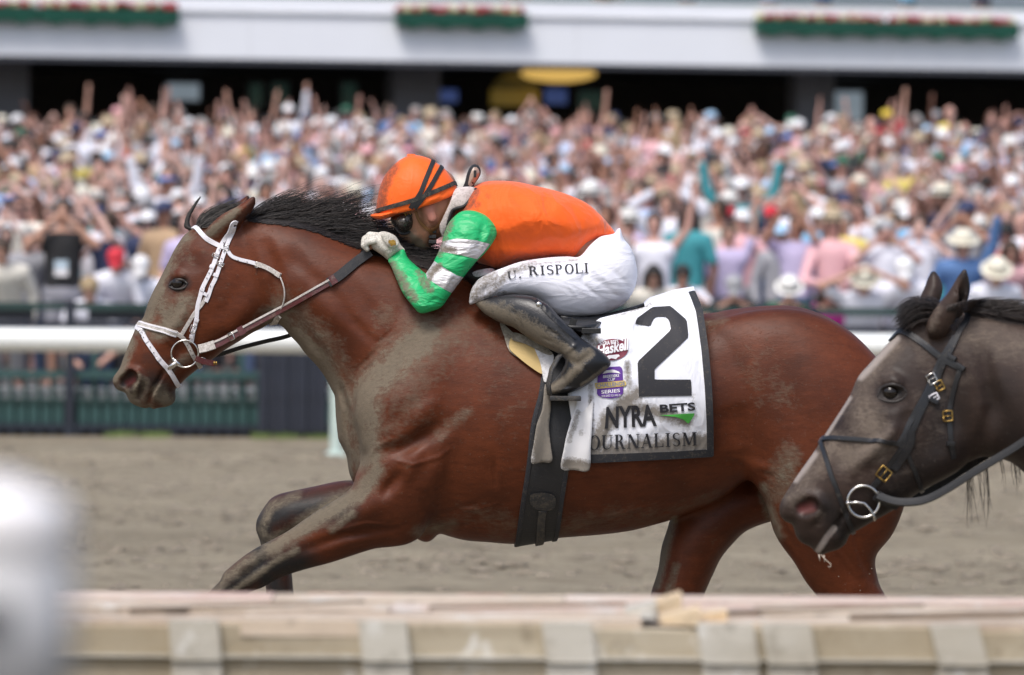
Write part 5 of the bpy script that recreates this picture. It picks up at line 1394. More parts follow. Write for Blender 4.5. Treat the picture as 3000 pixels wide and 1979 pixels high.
# ------------------------------------------------------------------ the jockey
M_SKIN = None
def skin_material():
    m, nt, b = mat_new('jockey_skin')
    a = N(nt, 'ShaderNodeVertexColor', layer_name='paint')
    sep = N(nt, 'ShaderNodeSeparateColor'); nt.links.new(a.outputs[0], sep.inputs[0])
    f = noise(nt, 60.0, 6, 0.65)
    c = mixc(nt, f, (0.30, 0.135, 0.08), (0.42, 0.20, 0.125))
    c = mixc(nt, mathn(nt, 'MULTIPLY', sep.outputs[1], 0.85), c, (0.13, 0.05, 0.018))          # red-brown hair and beard
    s = mathn(nt, 'ADD', f, mathn(nt, 'MULTIPLY', sep.outputs[0], 0.5))
    c = mixc(nt, ramp(nt, s, [(0.62, 0.0), (0.95, 0.92)]), c, MUD)
    c = mixc(nt, mathn(nt, 'MULTIPLY', sep.outputs[2], 0.7), c, (0.60, 0.23, 0.19))
    nt.links.new(c, b.inputs['Base Color']); b.inputs['Roughness'].default_value = 0.5
    b.inputs['Subsurface Weight'].default_value = 0.06; b.inputs['Subsurface Radius'].default_value = (0.01, 0.004, 0.002)
    bump(nt, b, noise(nt, 160, 5, 0.7), 0.25, 0.003)
    return m
def boot_y(X, Z): return np.minimum(-0.215 - 0.10 * np.clip((X + 0.115) / 0.30, 0, 1), BV.near_y(X, Z) - 0.048)
JV = Vol(W(1050, 0)[0], W(1880, 0)[0], -0.42, 0.42, W(0, 1180)[2], W(0, 470)[2], 0.0042)
def jp(u, v, y): p = W(u, v); return (p[0], y, p[2])
FACE = [(1150, 632), (1152, 650), (1160, 662), (1167, 676), (1164, 690), (1168, 698), (1176, 701), (1180, 708), (1190, 711), (1196, 719), (1208, 722), (1222, 732), (1243, 738), (1258, 731), (1270, 712), (1285, 698),
        (1300, 690), (1320, 660), (1338, 620), (1340, 570), (1330, 520), (1290, 490), (1240, 478), (1190, 490), (1158, 520), (1140, 570), (1144, 610)]
JV.part(XZ(FACE), 0.074, 0.0, 0.0, relief=rel([([(1172, 690), (1185, 690)], 12, 0.005), ([(1160, 655), (1185, 668), (1205, 660)], 16, -0.006), ([(1205, 690), (1225, 705)], 24, 0.005), ([(1250, 700), (1262, 660)], 18, 0.005),
    ([(1180, 709), (1200, 706)], 6, -0.004), ([(1190, 720), (1205, 714)], 5, -0.003), ([(1235, 732), (1262, 690)], 14, 0.003)]), n=4)
for sg in (-1, 1):
    JV.capsule(jp(1256, 610, sg * 0.069), jp(1268, 640, sg * 0.071), 0.020, 0.014, 0.003, (1, 0.60, 1))
    JV.capsule(jp(1252, 606, sg * 0.086), jp(1264, 634, sg * 0.087), 0.008, 0.005, 0.003, (1, 0.9, 1), sub=True)
    JV.capsule(jp(1340, 630, 0), jp(1425, 650, sg * 0.09), 0.045, 0.045, 0.03)
    JV.capsule(jp(1405, 668, sg * 0.15), jp(1270, 876, sg * 0.225), 0.030, 0.022, 0.02)           # upper arm
    JV.capsule(jp(1266, 878, sg * 0.222), jp(1165, 752, sg * 0.118), 0.022, 0.014, 0.012)          # forearm
    JV.capsule(jp(1150, 736, sg * 0.112), jp(1112, 712, sg * 0.105), 0.014, 0.016, 0.01, (1, 0.8, 1))
    JV.capsule(jp(1765, 800, sg * 0.10), jp(1440, 838, sg * 0.20), 0.050, 0.016, 0.03)           # thigh
    kn, sh, an, to = ((lambda p: (p[0], -sg * 0.93 * float(boot_y(np.array([p[0]]), np.array([p[2]]))[0]), p[2]))(W(*q)) for q in ((1450, 895), (1560, 945), (1690, 1040), (1645, 1115)))
    JV.capsule(jp(1440, 838, sg * 0.20), kn, 0.016, 0.014, 0.012); JV.capsule(kn, sh, 0.018, 0.018, 0.012); JV.capsule(sh, an, 0.018, 0.012, 0.012)         # shin
    JV.capsule(an, to, 0.012, 0.006, 0.01)
    for k, dy in enumerate((-0.03, -0.01, 0.01, 0.028)):                                         # fingers curled round the rein
        JV.capsule(jp(1092, 702 + k * 8, sg * 0.105 - 0.012), jp(1074, 714 + k * 7, sg * 0.105), 0.006, 0.005, 0.003)
JV.capsule(jp(1295, 600, 0), jp(1370, 635, 0), 0.052, 0.045, 0.03)
JV.part(XZ([(1390, 575), (1454, 560), (1560, 575), (1690, 620), (1750, 690), (1800, 770), (1770, 830), (1700, 800), (1650, 735), (1590, 730), (1460, 750), (1395, 710), (1355, 645)]), 0.125, 0.0, 0.03)
jk_me = JV.mesh('jockey')
ju, jv = UV(JV.V[:, 0], JV.V[:, 2])
mk = brush(ju, jv, [([(1200, 690), (1230, 715), (1250, 730)], 36, 1.0), ([(1170, 690), (1190, 705)], 18, 0.6)])
hr_ = brush(ju, jv, [([(1232, 610), (1242, 655), (1262, 668), (1290, 650), (1315, 610)], 16, 1.0), ([(1300, 570), (1330, 590)], 30, 0.7), ([(1195, 722), (1225, 728), (1262, 700)], 14, 0.4)])
eb = brush(ju, jv, [([(1258, 612), (1266, 642)], 26, 1.0), ([(1170, 690)], 12, 0.5)])
set_color(jk_me, np.stack([mk, hr_, eb], 1))
jockey = obj('person', jk_me, skin_material())
tag(jockey, 'jockey in orange cap and vest crouching over the bay horse with muddy green sleeves', 'person')
JV.bake_near(); JV.yo = 0.0

def garment(name, poly, half, yc, mat, h=0.0042, k=0.0, relief=(), wmap=None, n=5, extra=None, yr=0.42, paint=None, both=False, sharp=False, ext=(), cut=None):
    P = XZ(poly); B = XZ(list(poly) + list(ext))
    g = Vol(B[:, 0].min() - 0.03, B[:, 0].max() + 0.03, -yr, yr if not both else 0.02, B[:, 1].min() - 0.03, B[:, 1].max() + 0.03, h)
    g.yo = 0.0
    g.part(P, half, yc, k, rel(relief), wmap, n=n, sharp=sharp)
    if extra: extra(g)
    if cut is not None:
        X, Z = np.meshgrid(g.x, g.z, indexing='ij'); cd = poly_sdf(spline(XZ(cut), 5), X, Z)[:, None, :].astype(np.float32)
        g.D = np.minimum(g.D, np.clip(cd, -0.1, 0.1))
    g.bake_near()
    me = g.mesh(name)
    if paint is not None:
        gu, gv = UV(g.V[:, 0], g.V[:, 2]); set_color(me, paint(gu, gv, g.V[:, 1]))
    o = obj(name, me, mat, jockey)
    if both:
        m2 = me.copy(); m2.transform(Matrix.Scale(-1, 4, (0, 1, 0))); m2.flip_normals()
        obj(name, m2, mat, jockey)
    return o, g
def vest_material():
    m = muddy('orange_silk', (0.92, 0.125, 0.010), 0.62, 0.10, 26.0, 'paint', 0.1, 0.25, mud=(0.20, 0.05, 0.02), spec=0.22)
    nt = m.node_tree; b = nt.nodes['Principled BSDF']
    w = N(nt, 'ShaderNodeTexVoronoi'); w.feature = 'SMOOTH_F1'; w.inputs['Scale'].default_value = 13.0; w.inputs['Smoothness'].default_value = 0.25
    tc = N(nt, 'ShaderNodeTexCoord'); mp = N(nt, 'ShaderNodeMapping'); mp.inputs['Scale'].default_value = (0.7, 0.6, 1.15); mp.inputs['Rotation'].default_value = (0, 0.5, 0)
    nt.links.new(tc.outputs['Object'], mp.inputs['Vector']); nt.links.new(mp.outputs[0], w.inputs['Vector'])
    bump(nt, b, mathn(nt, 'ADD', w.outputs['Distance'], mathn(nt, 'MULTIPLY', noise(nt, 22, 5, 0.6, stretch=(0.5, 1, 1)), 0.35)), 0.55, 0.022)
    return m
M_ORANGE = vest_material(); wrinkle(M_ORANGE, 7.0, (1.5, 0.6, 0.6), (0, 0.5, 0), 0.35, 0.016)
TORSO = [(1372, 556), (1386, 546), (1416, 534), (1454, 530), (1511, 533), (1560, 543), (1644, 564), (1716, 594), (1757, 628), (1782, 656), (1801, 682), (1788, 694), (1757, 700), (1725, 724), (1699, 758), (1650, 757), (1606, 760), (1530, 772), (1454, 790),
         (1416, 780), (1380, 755), (1345, 720), (1322, 672), (1320, 640), (1334, 606), (1358, 580)]
jacket, GV_T = garment('silks_vest', TORSO, 0.195, 0.0, M_ORANGE, relief=[([(1440, 620), (1560, 640), (1700, 650)], 60, 0.006), ([(1420, 700), (1560, 720), (1690, 715)], 30, -0.006), ([(1460, 740), (1600, 735)], 22, 0.006),
    ([(1500, 560), (1560, 640), (1600, 720)], 26, -0.005), ([(1580, 580), (1640, 650), (1660, 730)], 24, -0.005), ([(1660, 600), (1710, 680)], 22, -0.006), ([(1440, 690), (1480, 760)], 26, -0.006), ([(1380, 600), (1340, 640)], 16, -0.005)],
    paint=lambda u, v, y: brush(u, v, [([(1392, 565), (1365, 610), (1335, 655)], 40, 1.25), ([(1430, 575)], 34, 0.9), ([(1400, 600)], 40, 0.9), ([(1420, 770), (1450, 785)], 20, 0.6)])[:, None].repeat(3, 1))
def sleeve_material():
    m, nt, b = mat_new('green_sleeve_silk')
    a = N(nt, 'ShaderNodeVertexColor', layer_name='paint')
    sep = N(nt, 'ShaderNodeSeparateColor'); nt.links.new(a.outputs[0], sep.inputs[0])
    f, f2 = noise(nt, 52.0, 10, 0.78), noise(nt, 170.0, 6, 0.68)
    band = ramp(nt, sep.outputs[1], [(0.49, 0.0), (0.51, 1.0)])
    c = mixc(nt, band, (0.012, 0.42, 0.135), (0.62, 0.60, 0.61))
    s = mathn(nt, 'ADD', mathn(nt, 'MULTIPLY', f, 0.75), mathn(nt, 'MULTIPLY', f2, 0.25))
    s = mathn(nt, 'ADD', s, mathn(nt, 'MULTIPLY', sep.outputs[0], 0.34))
    mk = ramp(nt, s, [(0.66, 0.0), (0.73, 0.55), (0.84, 0.93)])
    nt.links.new(mixc(nt, mk, c, mixc(nt, f2, tuple(x * 0.8 for x in MUD), tuple(x * 1.25 for x in MUD))), b.inputs['Base Color'])
    nt.links.new(mathn(nt, 'MULTIPLY', band, 0.35), b.inputs['Metallic'])
    nt.links.new(mathn(nt, 'ADD', mathn(nt, 'MULTIPLY', mk, 0.40), 0.46), b.inputs['Roughness'])
    bump(nt, b, mathn(nt, 'ADD', mathn(nt, 'MULTIPLY', mk, 0.5), mathn(nt, 'MULTIPLY', noise(nt, 14, 5, 0.6), 0.8)), 0.3, 0.006)
    return m
M_SLEEVE = sleeve_material(); wrinkle(M_SLEEVE, 16.0, (0.45, 0.7, 1.4), (0, -0.7, 0), 0.36, 0.012)
UPARM = [(1333, 636), (1352, 622), (1375, 618), (1400, 622), (1428, 635), (1450, 657), (1457, 682), (1447, 708), (1422, 742), (1394, 770), (1360, 812), (1329, 853), (1299, 893), (1265, 909), (1238, 914), (1222, 902), (1218, 872), (1232, 830), (1250, 802),
         (1262, 785), (1275, 764), (1293, 723), (1303, 685), (1316, 655)]
FOREARM = [(1139, 762), (1158, 742), (1183, 729), (1198, 757), (1223, 780), (1252, 804), (1290, 842), (1302, 880), (1292, 898), (1265, 909), (1238, 914), (1220, 901), (1200, 880), (1182, 855), (1163, 814), (1148, 780)]
def sl_paint(u, v, y):
    m = brush(u, v, [([(1150, 775), (1185, 830), (1215, 870)], 40, 0.95), ([(1230, 800), (1262, 850)], 30, 0.8), ([(1320, 650), (1300, 700), (1290, 740)], 34, 0.85), ([(1300, 730), (1330, 735)], 26, 1.0), ([(1290, 780), (1268, 800), (1255, 830)], 24, 1.0), ([(1240, 880)], 40, 0.5), ([(1380, 630)], 40, 0.35)])
    b1 = poly_sdf([(1286, 716), (1300, 708), (1340, 700), (1395, 705), (1436, 716), (1420, 738), (1400, 760), (1350, 748), (1300, 739), (1284, 738)], u, v)
    b2 = poly_sdf([(1274, 764), (1300, 782), (1340, 806), (1364, 814), (1346, 838), (1326, 858), (1290, 838), (1255, 815), (1250, 800), (1262, 780)], u, v)
    return np.stack([m, np.clip(0.5 + np.maximum(b1, b2) / 4.0, 0, 1), m * 0], 1)
slv, GV_S = garment('sleeve', UPARM, 0.062, lambda X, Z: -0.165 - 0.065 * np.clip((1.86 - Z) / 0.28, 0, 1), M_SLEEVE, h=0.0036, both=True, ext=FOREARM, relief=[([(1300, 715), (1430, 716)], 5, -0.004), ([(1292, 742), (1400, 760)], 5, -0.004),
    ([(1268, 772), (1362, 815)], 5, -0.004), ([(1330, 860), (1252, 818)], 5, -0.004), ([(1420, 650), (1400, 740)], 14, -0.006), ([(1440, 670), (1420, 720)], 10, 0.005), ([(1250, 890), (1290, 870)], 8, -0.004), ([(1300, 850), (1330, 800)], 12, 0.004), ([(1330, 680), (1400, 690)], 14, 0.004)],
    extra=lambda g: g.part(XZ(FOREARM), 0.047, lambda X, Z: -0.115 - 0.115 * np.clip((1.735 - Z) / 0.15, 0, 1), 0.012, rel([([(1165, 800), (1205, 775)], 6, -0.004), ([(1178, 815), (1215, 790)], 6, 0.004), ([(1240, 815), (1260, 860)], 10, -0.005), ([(1250, 840), (1240, 900)], 8, -0.004), ([(1145, 770), (1190, 742)], 5, 0.004)]), n=4), paint=sl_paint)
M_GLOVE = muddy('white_glove', (0.66, 0.63, 0.56), 0.6, 0.55, 40.0, None, 0.4)
GLOVE = [(1100, 690), (1112, 682), (1128, 679), (1146, 684), (1160, 692), (1170, 705), (1176, 718), (1190, 735), (1172, 742), (1157, 751), (1141, 763), (1126, 752), (1112, 742), (1098, 733), (1088, 722), (1090, 704)]
def fingers(g):
    for k in range(4):                                                                     # four bent fingers, each its own chain
        y = -0.075 - 0.021 * k
        a, b, c, d = (1106 - k * 1.5, 692 + k * 5), (1086 - k * 2, 690 + k * 7), (1071 - k * 0.5, 702 + k * 6), (1079, 722 + k * 3)
        r = (0.0108, 0.0112, 0.0108, 0.0096)[k]
        g.capsule(jp(*a, y), jp(*b, y), r * 1.08, r, 0.004); g.capsule(jp(*b, y), jp(*c, y), r, r * 0.95, 0.003); g.capsule(jp(*c, y), jp(*d, y + 0.004), r * 0.95, r * 0.85, 0.003)
    g.capsule(jp(1122, 690, -0.07), jp(1098, 700, -0.060), 0.012, 0.010, 0.004); g.capsule(jp(1098, 700, -0.060), jp(1080, 716, -0.068), 0.010, 0.0085, 0.004)   # thumb
    g.part(XZ([(1118, 690), (1140, 682), (1158, 693), (1172, 712), (1170, 722), (1150, 728), (1134, 716)]), 0.006, -0.150, 0.003, n=4)
gl, GV_G = garment('glove', GLOVE, 0.040, -0.108, M_GLOVE, h=0.0030, both=True, relief=[([(1120, 705), (1140, 735)], 6, -0.003), ([(1135, 740), (1165, 720)], 6, -0.003), ([(1108, 700), (1112, 730)], 6, 0.003)], extra=fingers)
def attach_j(o):
    o.parent = jockey; return o
M_BADGE = simple('gold_badge', (0.45, 0.27, 0.06), 0.35, 0.3, 60, 0.6)
attach_j(drape('glove_badge', [(1142, 704), (1148, 706), (1154, 702), (1160, 706), (1165, 708), (1162, 714), (1164, 719), (1155, 719), (1150, 723), (1146, 716), (1141, 714)], GV_G.near_y, 0.0025, 0.002, M_BADGE)[0])
# breeches
M_WHITE_BR = muddy('white_breeches', (0.84, 0.84, 0.92), 0.6, 0.03, 26.0, 'paint', 0.12, 0.1)
wrinkle(M_WHITE_BR, 11.0, (0.5, 0.6, 1.7), (0, 0.75, 0), 0.2, 0.010)
BREECH = [(1697, 752), (1727, 719), (1757, 695), (1788, 688), (1803, 682), (1814, 668), (1825, 700), (1844, 723), (1858, 760), (1865, 802), (1857, 844), (1834, 882), (1796, 909), (1757, 922), (1701, 927), (1641, 924), (1606, 898), (1586, 880), (1560, 868), (1511, 862), (1481, 862), (1437, 875),
          (1397, 886), (1378, 892), (1376, 880), (1382, 848), (1401, 820), (1428, 803), (1473, 785), (1530, 766), (1606, 755), (1660, 752)]
def thigh_y(X, Z): return -0.085 - 0.135 * np.clip((0.29 - X) / 0.38, 0, 1)
def hips(g):
    g.part(XZ([(1650, 757), (1697, 752), (1727, 719), (1757, 695), (1788, 688), (1803, 682), (1814, 668), (1825, 700), (1844, 723), (1858, 760), (1865, 802), (1857, 844), (1834, 882), (1796, 909), (1757, 922), (1680, 920), (1640, 860)]), 0.175, 0.0, 0.02, n=4)
br, GV_B = garment('breeches', BREECH, 0.088, thigh_y, M_WHITE_BR, both=False, relief=[([(1700, 800), (1760, 830), (1810, 870)], 12, -0.004), ([(1720, 780), (1790, 830)], 10, 0.004), ([(1690, 820), (1740, 860), (1770, 880)], 9, -0.004), ([(1730, 760), (1800, 800), (1840, 840)], 14, -0.005), ([(1660, 830), (1690, 870)], 8, 0.003), ([(1440, 830), (1400, 870)], 14, -0.005), ([(1470, 840), (1430, 870)], 9, 0.004),
    ([(1690, 760), (1720, 790), (1700, 830)], 14, -0.005), ([(1500, 850), (1620, 880)], 16, -0.004)],
    extra=lambda g: (hips(g), g.part(XZ(BREECH), 0.080, lambda X, Z: -thigh_y(X, Z), 0.02, n=4)),
    paint=lambda u, v, y: brush(u, v, [([(1385, 880), (1400, 845), (1440, 815)], 62, 1.3), ([(1440, 860), (1490, 800), (1560, 775)], 42, 1.05), ([(1560, 775), (1690, 762)], 14, 0.95), ([(1420, 870), (1480, 855)], 20, 1.0)])[:, None].repeat(3, 1))
def name_map(p):
    s, t = p[:, 0], p[:, 1]
    bu = np.interp(s, [0, .16, .25, .55, 1], [1487, 1524, 1543, 1620, 1723]); bv = np.interp(s, [0, .16, .25, .55, 1], [820, 814, 807, 803, 799])
    tu = bu - 2; tv = np.interp(s, [0, .16, .25, .55, 1], [796, 789, 781, 776, 770])
    return np.stack([bu * (1 - t) + tu * t, bv * (1 - t) + tv * t], 1)
attach_j(serif_text('name_lettering', 'U. RISPOLI', name_map, GV_B.near_y, 0.0028, M_PRINT, None))['kind'] = 'stuff'
# boots
M_BOOT = muddy('black_boot', (0.014, 0.014, 0.016), 0.32, 0.32, 30.0, 'paint', 0.5)
BOOT = [(1392, 884), (1412, 876), (1450, 868), (1490, 862), (1525, 862), (1560, 867), (1588, 880), (1606, 892), (1636, 925), (1669, 957), (1701, 988), (1734, 1008), (1766, 1032), (1784, 1056), (1777, 1072), (1755, 1090), (1734, 1106), (1715, 1122), (1692, 1134), (1658, 1146), (1625, 1148), (1608, 1143), (1604, 1131),
        (1612, 1118), (1626, 1103), (1640, 1085), (1648, 1069), (1653, 1050), (1637, 1033), (1605, 1018), (1571, 1001), (1540, 982), (1506, 958), (1470, 945), (1441, 930), (1415, 912)]
bt, GV_K = garment('boot', BOOT, 0.052, boot_y, M_BOOT, h=0.0036, both=True, relief=[([(1640, 1040), (1690, 1060), (1740, 1020)], 16, -0.006), ([(1650, 1030), (1690, 1000)], 10, 0.004), ([(1600, 960), (1640, 985)], 8, -0.004), ([(1585, 985), (1625, 1000)], 7, -0.003), ([(1620, 935), (1680, 990)], 9, 0.005),
    ([(1690, 1068), (1655, 1110), (1612, 1136)], 12, 0.004), ([(1700, 1065), (1740, 1100)], 6, -0.003), ([(1500, 900), (1540, 980)], 6, -0.002), ([(1560, 870), (1640, 940)], 5, 0.004), ([(1770, 1078), (1696, 1128), (1612, 1140)], 8, 0.006)],
    paint=lambda u, v, y: brush(u, v, [([(1405, 900), (1470, 920), (1550, 960), (1620, 1010)], 56, 1.15), ([(1470, 890), (1560, 940), (1620, 980)], 46, 0.7), ([(1640, 1010), (1690, 1050), (1720, 1030)], 40, 1.1), ([(1690, 1070), (1650, 1110), (1615, 1135)], 34, 1.1), ([(1700, 1120), (1770, 1070)], 16, 0.9), ([(1620, 960), (1650, 985)], 14, 0.5)])[:, None].repeat(3, 1))
attach_j(drape('boot_strap', [(1556, 872), (1566, 868), (1625, 925), (1690, 985), (1682, 991), (1620, 938)], GV_K.near_y, 0.003, 0.003, M_BLACK_LEATHER)[0])
mb = MB(); p = jp(1577, 890, 0); y = float(GV_K.near_y(p[0], p[2])) - 0.002
mb.lathe([(0.0001, -0.004), (0.006, -0.004), (0.0085, -0.002), (0.009, 0.003)], 14, axis='y', at=(p[0], y, p[2])); attach_j(mb.build('boot_stud', M_STEEL, None, True))
# stirrup
for sg in (1, -1):
    mb = MB(); a, b = W(1612, 1150), W(1696, 1141); yb = float(boot_y(np.array([a[0]]), np.array([a[2]]))[0])
    P = [(W(u, v)[0], sg * yb, W(u, v)[2]) for u, v in ((1606, 1150), (1602, 1120), (1612, 1075), (1630, 1042), (1638, 1036))]
    mb.tube(P, 0.0055, 8)
    mb.tube([(p[0] + 0.004, p[1] - sg * 0.088 + (0 if i < 3 else sg * 0.03 * (i - 2)), p[2]) for i, p in enumerate(P)], 0.0055, 8)
    for k in range(3):
        mb.box(a[0] - 0.004, b[0] + 0.002, sg * yb - 0.05 + k * 0.036, sg * yb - 0.05 + k * 0.036 + 0.026, a[2] - 0.016, a[2] - 0.002, 0.002)
    attach(mb.build('stirrup', M_GREYTAB, None, True), saddle)
    P = np.array([(W(u, v)[0], sg * min(yb + 0.03, float(BV.near_y(W(u, v)[0], W(u, v)[2])) - 0.03), W(u, v)[2]) for u, v in ((1640, 1040), (1652, 1000), (1668, 960), (1680, 930))])
    P = resample(P, 0.008); attach(ribbon('stirrup_leather', P, np.tile([0, -float(sg), 0], (len(P), 1)), 0.02, 0.004, M_BLACK_LEATHER), saddle)
# helmet and goggles
M_CAP = muddy('orange_cap_silk', (0.92, 0.135, 0.012), 0.5, 0.12, 46.0, 'paint', 0.15, 0.1, mud=(0.20, 0.055, 0.025), spec=0.3)
wrinkle(M_CAP, 16.0, (0.9, 0.8, 1.2), (0, 0.3, 0), 0.12, 0.008)
HELM = [(1106, 622), (1104, 600), (1107, 575), (1114, 545), (1132, 508), (1160, 478), (1189, 460), (1212, 455), (1240, 459), (1267, 470), (1303, 496), (1328, 525), (1338, 548), (1334, 566), (1322, 577), (1300, 587), (1270, 599), (1246, 606), (1222, 614), (1190, 622), (1150, 628)]
HELM_BIG = [(1100, 660), (1103, 600), (1107, 575), (1114, 545), (1132, 508), (1160, 478), (1189, 460), (1212, 455), (1240, 459), (1267, 470), (1303, 496), (1328, 525), (1342, 556), (1345, 600), (1310, 650), (1240, 680), (1150, 685)]
hm, GV_H = garment('helmet', HELM_BIG, 0.106, 0.0, M_CAP, cut=HELM, h=0.0042, relief=[([(1150, 520), (1140, 600)], 5, 0.003), ([(1212, 470), (1200, 600)], 5, 0.002), ([(1300, 575), (1250, 595)], 8, 0.004), ([(1230, 470), (1280, 520), (1320, 560)], 8, -0.003), ([(1290, 580), (1310, 560)], 5, -0.004)],
    paint=lambda u, v, y: brush(u, v, [([(1118, 605), (1122, 560), (1140, 515), (1156, 492)], 46, 1.1), ([(1150, 560), (1155, 600)], 18, 0.7)])[:, None].repeat(3, 1))
GV_H.yo = 0.0
obj_p, _ = garment('helmet_peak', [(1083, 631), (1094, 627), (1108, 624), (1150, 614), (1200, 604), (1222, 607), (1212, 616), (1170, 630), (1130, 642), (1112, 645), (1094, 641)], 0.092, 0.0, M_CAP, n=4,
    paint=lambda u, v, y: brush(u, v, [([(1150, 622), (1120, 636)], 8, 0.2)])[:, None].repeat(3, 1))
M_ELASTIC = muddy('black_elastic', (0.016, 0.016, 0.018), 0.7, 0.18, 40.0, None, 0.3)
def helm_band(pts, w, name='cap_band', mat=M_ELASTIC, wrap=False):
    P, Nn = path3(GV_H, pts, 0.0012); attach_j(ribbon(name, P, Nn, w / PXM, 0.0022, mat))
bands = [(1112, 617), (1151, 606), (1208, 590), (1265, 567), (1310, 548), (1331, 538)]
helm_band([(1104, 619, 0)] + bands + [(1337, 540, 0)], 13, 'cap_band', muddy('dusty_elastic', (0.02, 0.02, 0.02), 0.7, 0.5, 40.0, None, 0.3))
helm_band([(1104, 619, 0)] + [(u, v, -1) for u, v in bands] + [(1337, 540, 0)], 13, 'cap_band')
helm_band([(1268, 472, 0), (1262, 494), (1247, 532), (1234, 566), (1214, 596), (1205, 612)], 13, 'goggle_strap')
helm_band([(1294, 489, 0), (1288, 502), (1270, 536), (1250, 569), (1225, 602), (1216, 612)], 13, 'goggle_strap')
mb = MB(); mb.lathe([(0.0001, 0.006), (0.012, 0.005), (0.015, 0)], 14, at=jp(1205, 457, 0)); attach_j(mb.build('cap_button', M_CAP, None, True))
M_LENS = muddy('muddy_goggle_lens', (0.030, 0.026, 0.024), 0.15, 0.38, 50.0, None, 0.1)
gg, GV_L = garment('goggles', [(1143, 642), (1165, 626), (1195, 616), (1216, 622), (1222, 645), (1216, 668), (1202, 684), (1184, 690), (1168, 684), (1154, 664)], 0.086, 0.0, M_LENS, h=0.0036, n=4); GV_L.yo = 0.0
for pts in ([(1206, 624), (1215, 642), (1212, 662), (1201, 678), (1185, 684), (1172, 680), (1161, 666)],):
    P, Nn = path3(GV_L, pts, 0.001, 0.004); attach_j(ribbon('goggle_frame', P, Nn, 9 / PXM, 0.005, M_ELASTIC))
P, Nn = path3(GV_L, [(1211, 618), (1202, 632), (1190, 648)], 0.003, 0.004); attach_j(ribbon('goggle_strap', P, Nn, 11 / PXM, 0.003, M_ELASTIC))
for (u, v) in ((1196, 629), (1209, 626)): attach_j(buckle(u, v, 7, 8, 0.45, GV_L, M_BRASS, None, 0.0014, 0.006))
M_CHIN = muddy('brown_chin_strap', (0.16, 0.07, 0.02), 0.6, 0.2, 40.0, None, 0.3)
P, Nn = path3(JV, [(1219, 620), (1228, 645), (1243, 664), (1258, 676), (1266, 690), (1262, 706)], 0.0006, 0.004); attach_j(ribbon('chin_strap', P, Nn, 9 / PXM, 0.003, M_CHIN))
P, Nn = path3(JV, [(1318, 590), (1300, 640), (1278, 668), (1264, 676)], 0.0006, 0.004); attach_j(ribbon('chin_strap', P, Nn, 9 / PXM, 0.003, M_CHIN))
mb = MB(); p = jp(1268, 692, 0); y = float(JV.near_y(p[0], p[2]))
for k in range(3): mb.box(p[0] - 0.012, p[0] + 0.012, y - 0.010, y - 0.002, p[2] - 0.024 + k * 0.016, p[2] - 0.012 + k * 0.016, 0.002)
attach_j(mb.build('chin_buckle', M_RUBBER))
# collar of the safety vest
M_COLLAR = muddy('grey_collar', (0.60, 0.52, 0.50), 0.75, 0.5, 30.0, None, 0.25)
COLLAR = [(1333, 558), (1350, 550), (1386, 549), (1396, 562), (1380, 584), (1362, 606), (1340, 612), (1324, 622), (1318, 648), (1306, 680), (1300, 700), (1288, 668), (1298, 640), (1318, 598)]
cl, GV_C = garment('vest_collar', [(1310, 530), (1390, 520), (1425, 560), (1400, 640), (1350, 700), (1300, 730), (1262, 680), (1275, 610)], 0.105, 0.0, M_COLLAR, n=4, cut=COLLAR, relief=[([(1350, 560), (1320, 600), (1300, 660)], 12, 0.004)]); GV_C.yo = 0.0
P, Nn = path3(GV_C, [(1394, 553), (1394, 566), (1379, 585), (1361, 605), (1340, 611), (1325, 619), (1318, 640), (1312, 660)], 0.001, 0.004); attach_j(ribbon('collar_piping', P, Nn, 8 / PXM, 0.005, M_ELASTIC))
# spare goggles pushed back behind the neck
sp, GV_N = garment('spare_goggles', [(1354, 556), (1362, 536), (1367, 514), (1374, 496), (1384, 484), (1396, 483), (1406, 492), (1409, 508), (1402, 524), (1392, 538), (1384, 552), (1370, 556)], 0.03, -0.03, M_ELASTIC, h=0.0034, n=4); GV_N.yo = 0.0
M_TANLENS = muddy('dusty_lens', (0.42, 0.30, 0.24), 0.15, 0.4, 60.0, None, 0.1)
attach_j(drape('goggle_lens', [(1378, 512), (1386, 494), (1396, 491), (1404, 500), (1405, 512), (1396, 530), (1386, 544), (1376, 548), (1372, 540)], GV_N.near_y, 0.003, 0.003, M_TANLENS, curve=True, n=4)[0])
mb = MB(); a = jp(1392, 510, -0.062); mb.box(a[0] - 0.004, a[0] + 0.004, -0.068, -0.060, a[2] - 0.012, a[2] + 0.010, 0.001); attach_j(mb.build('lens_clip', M_RUBBER))
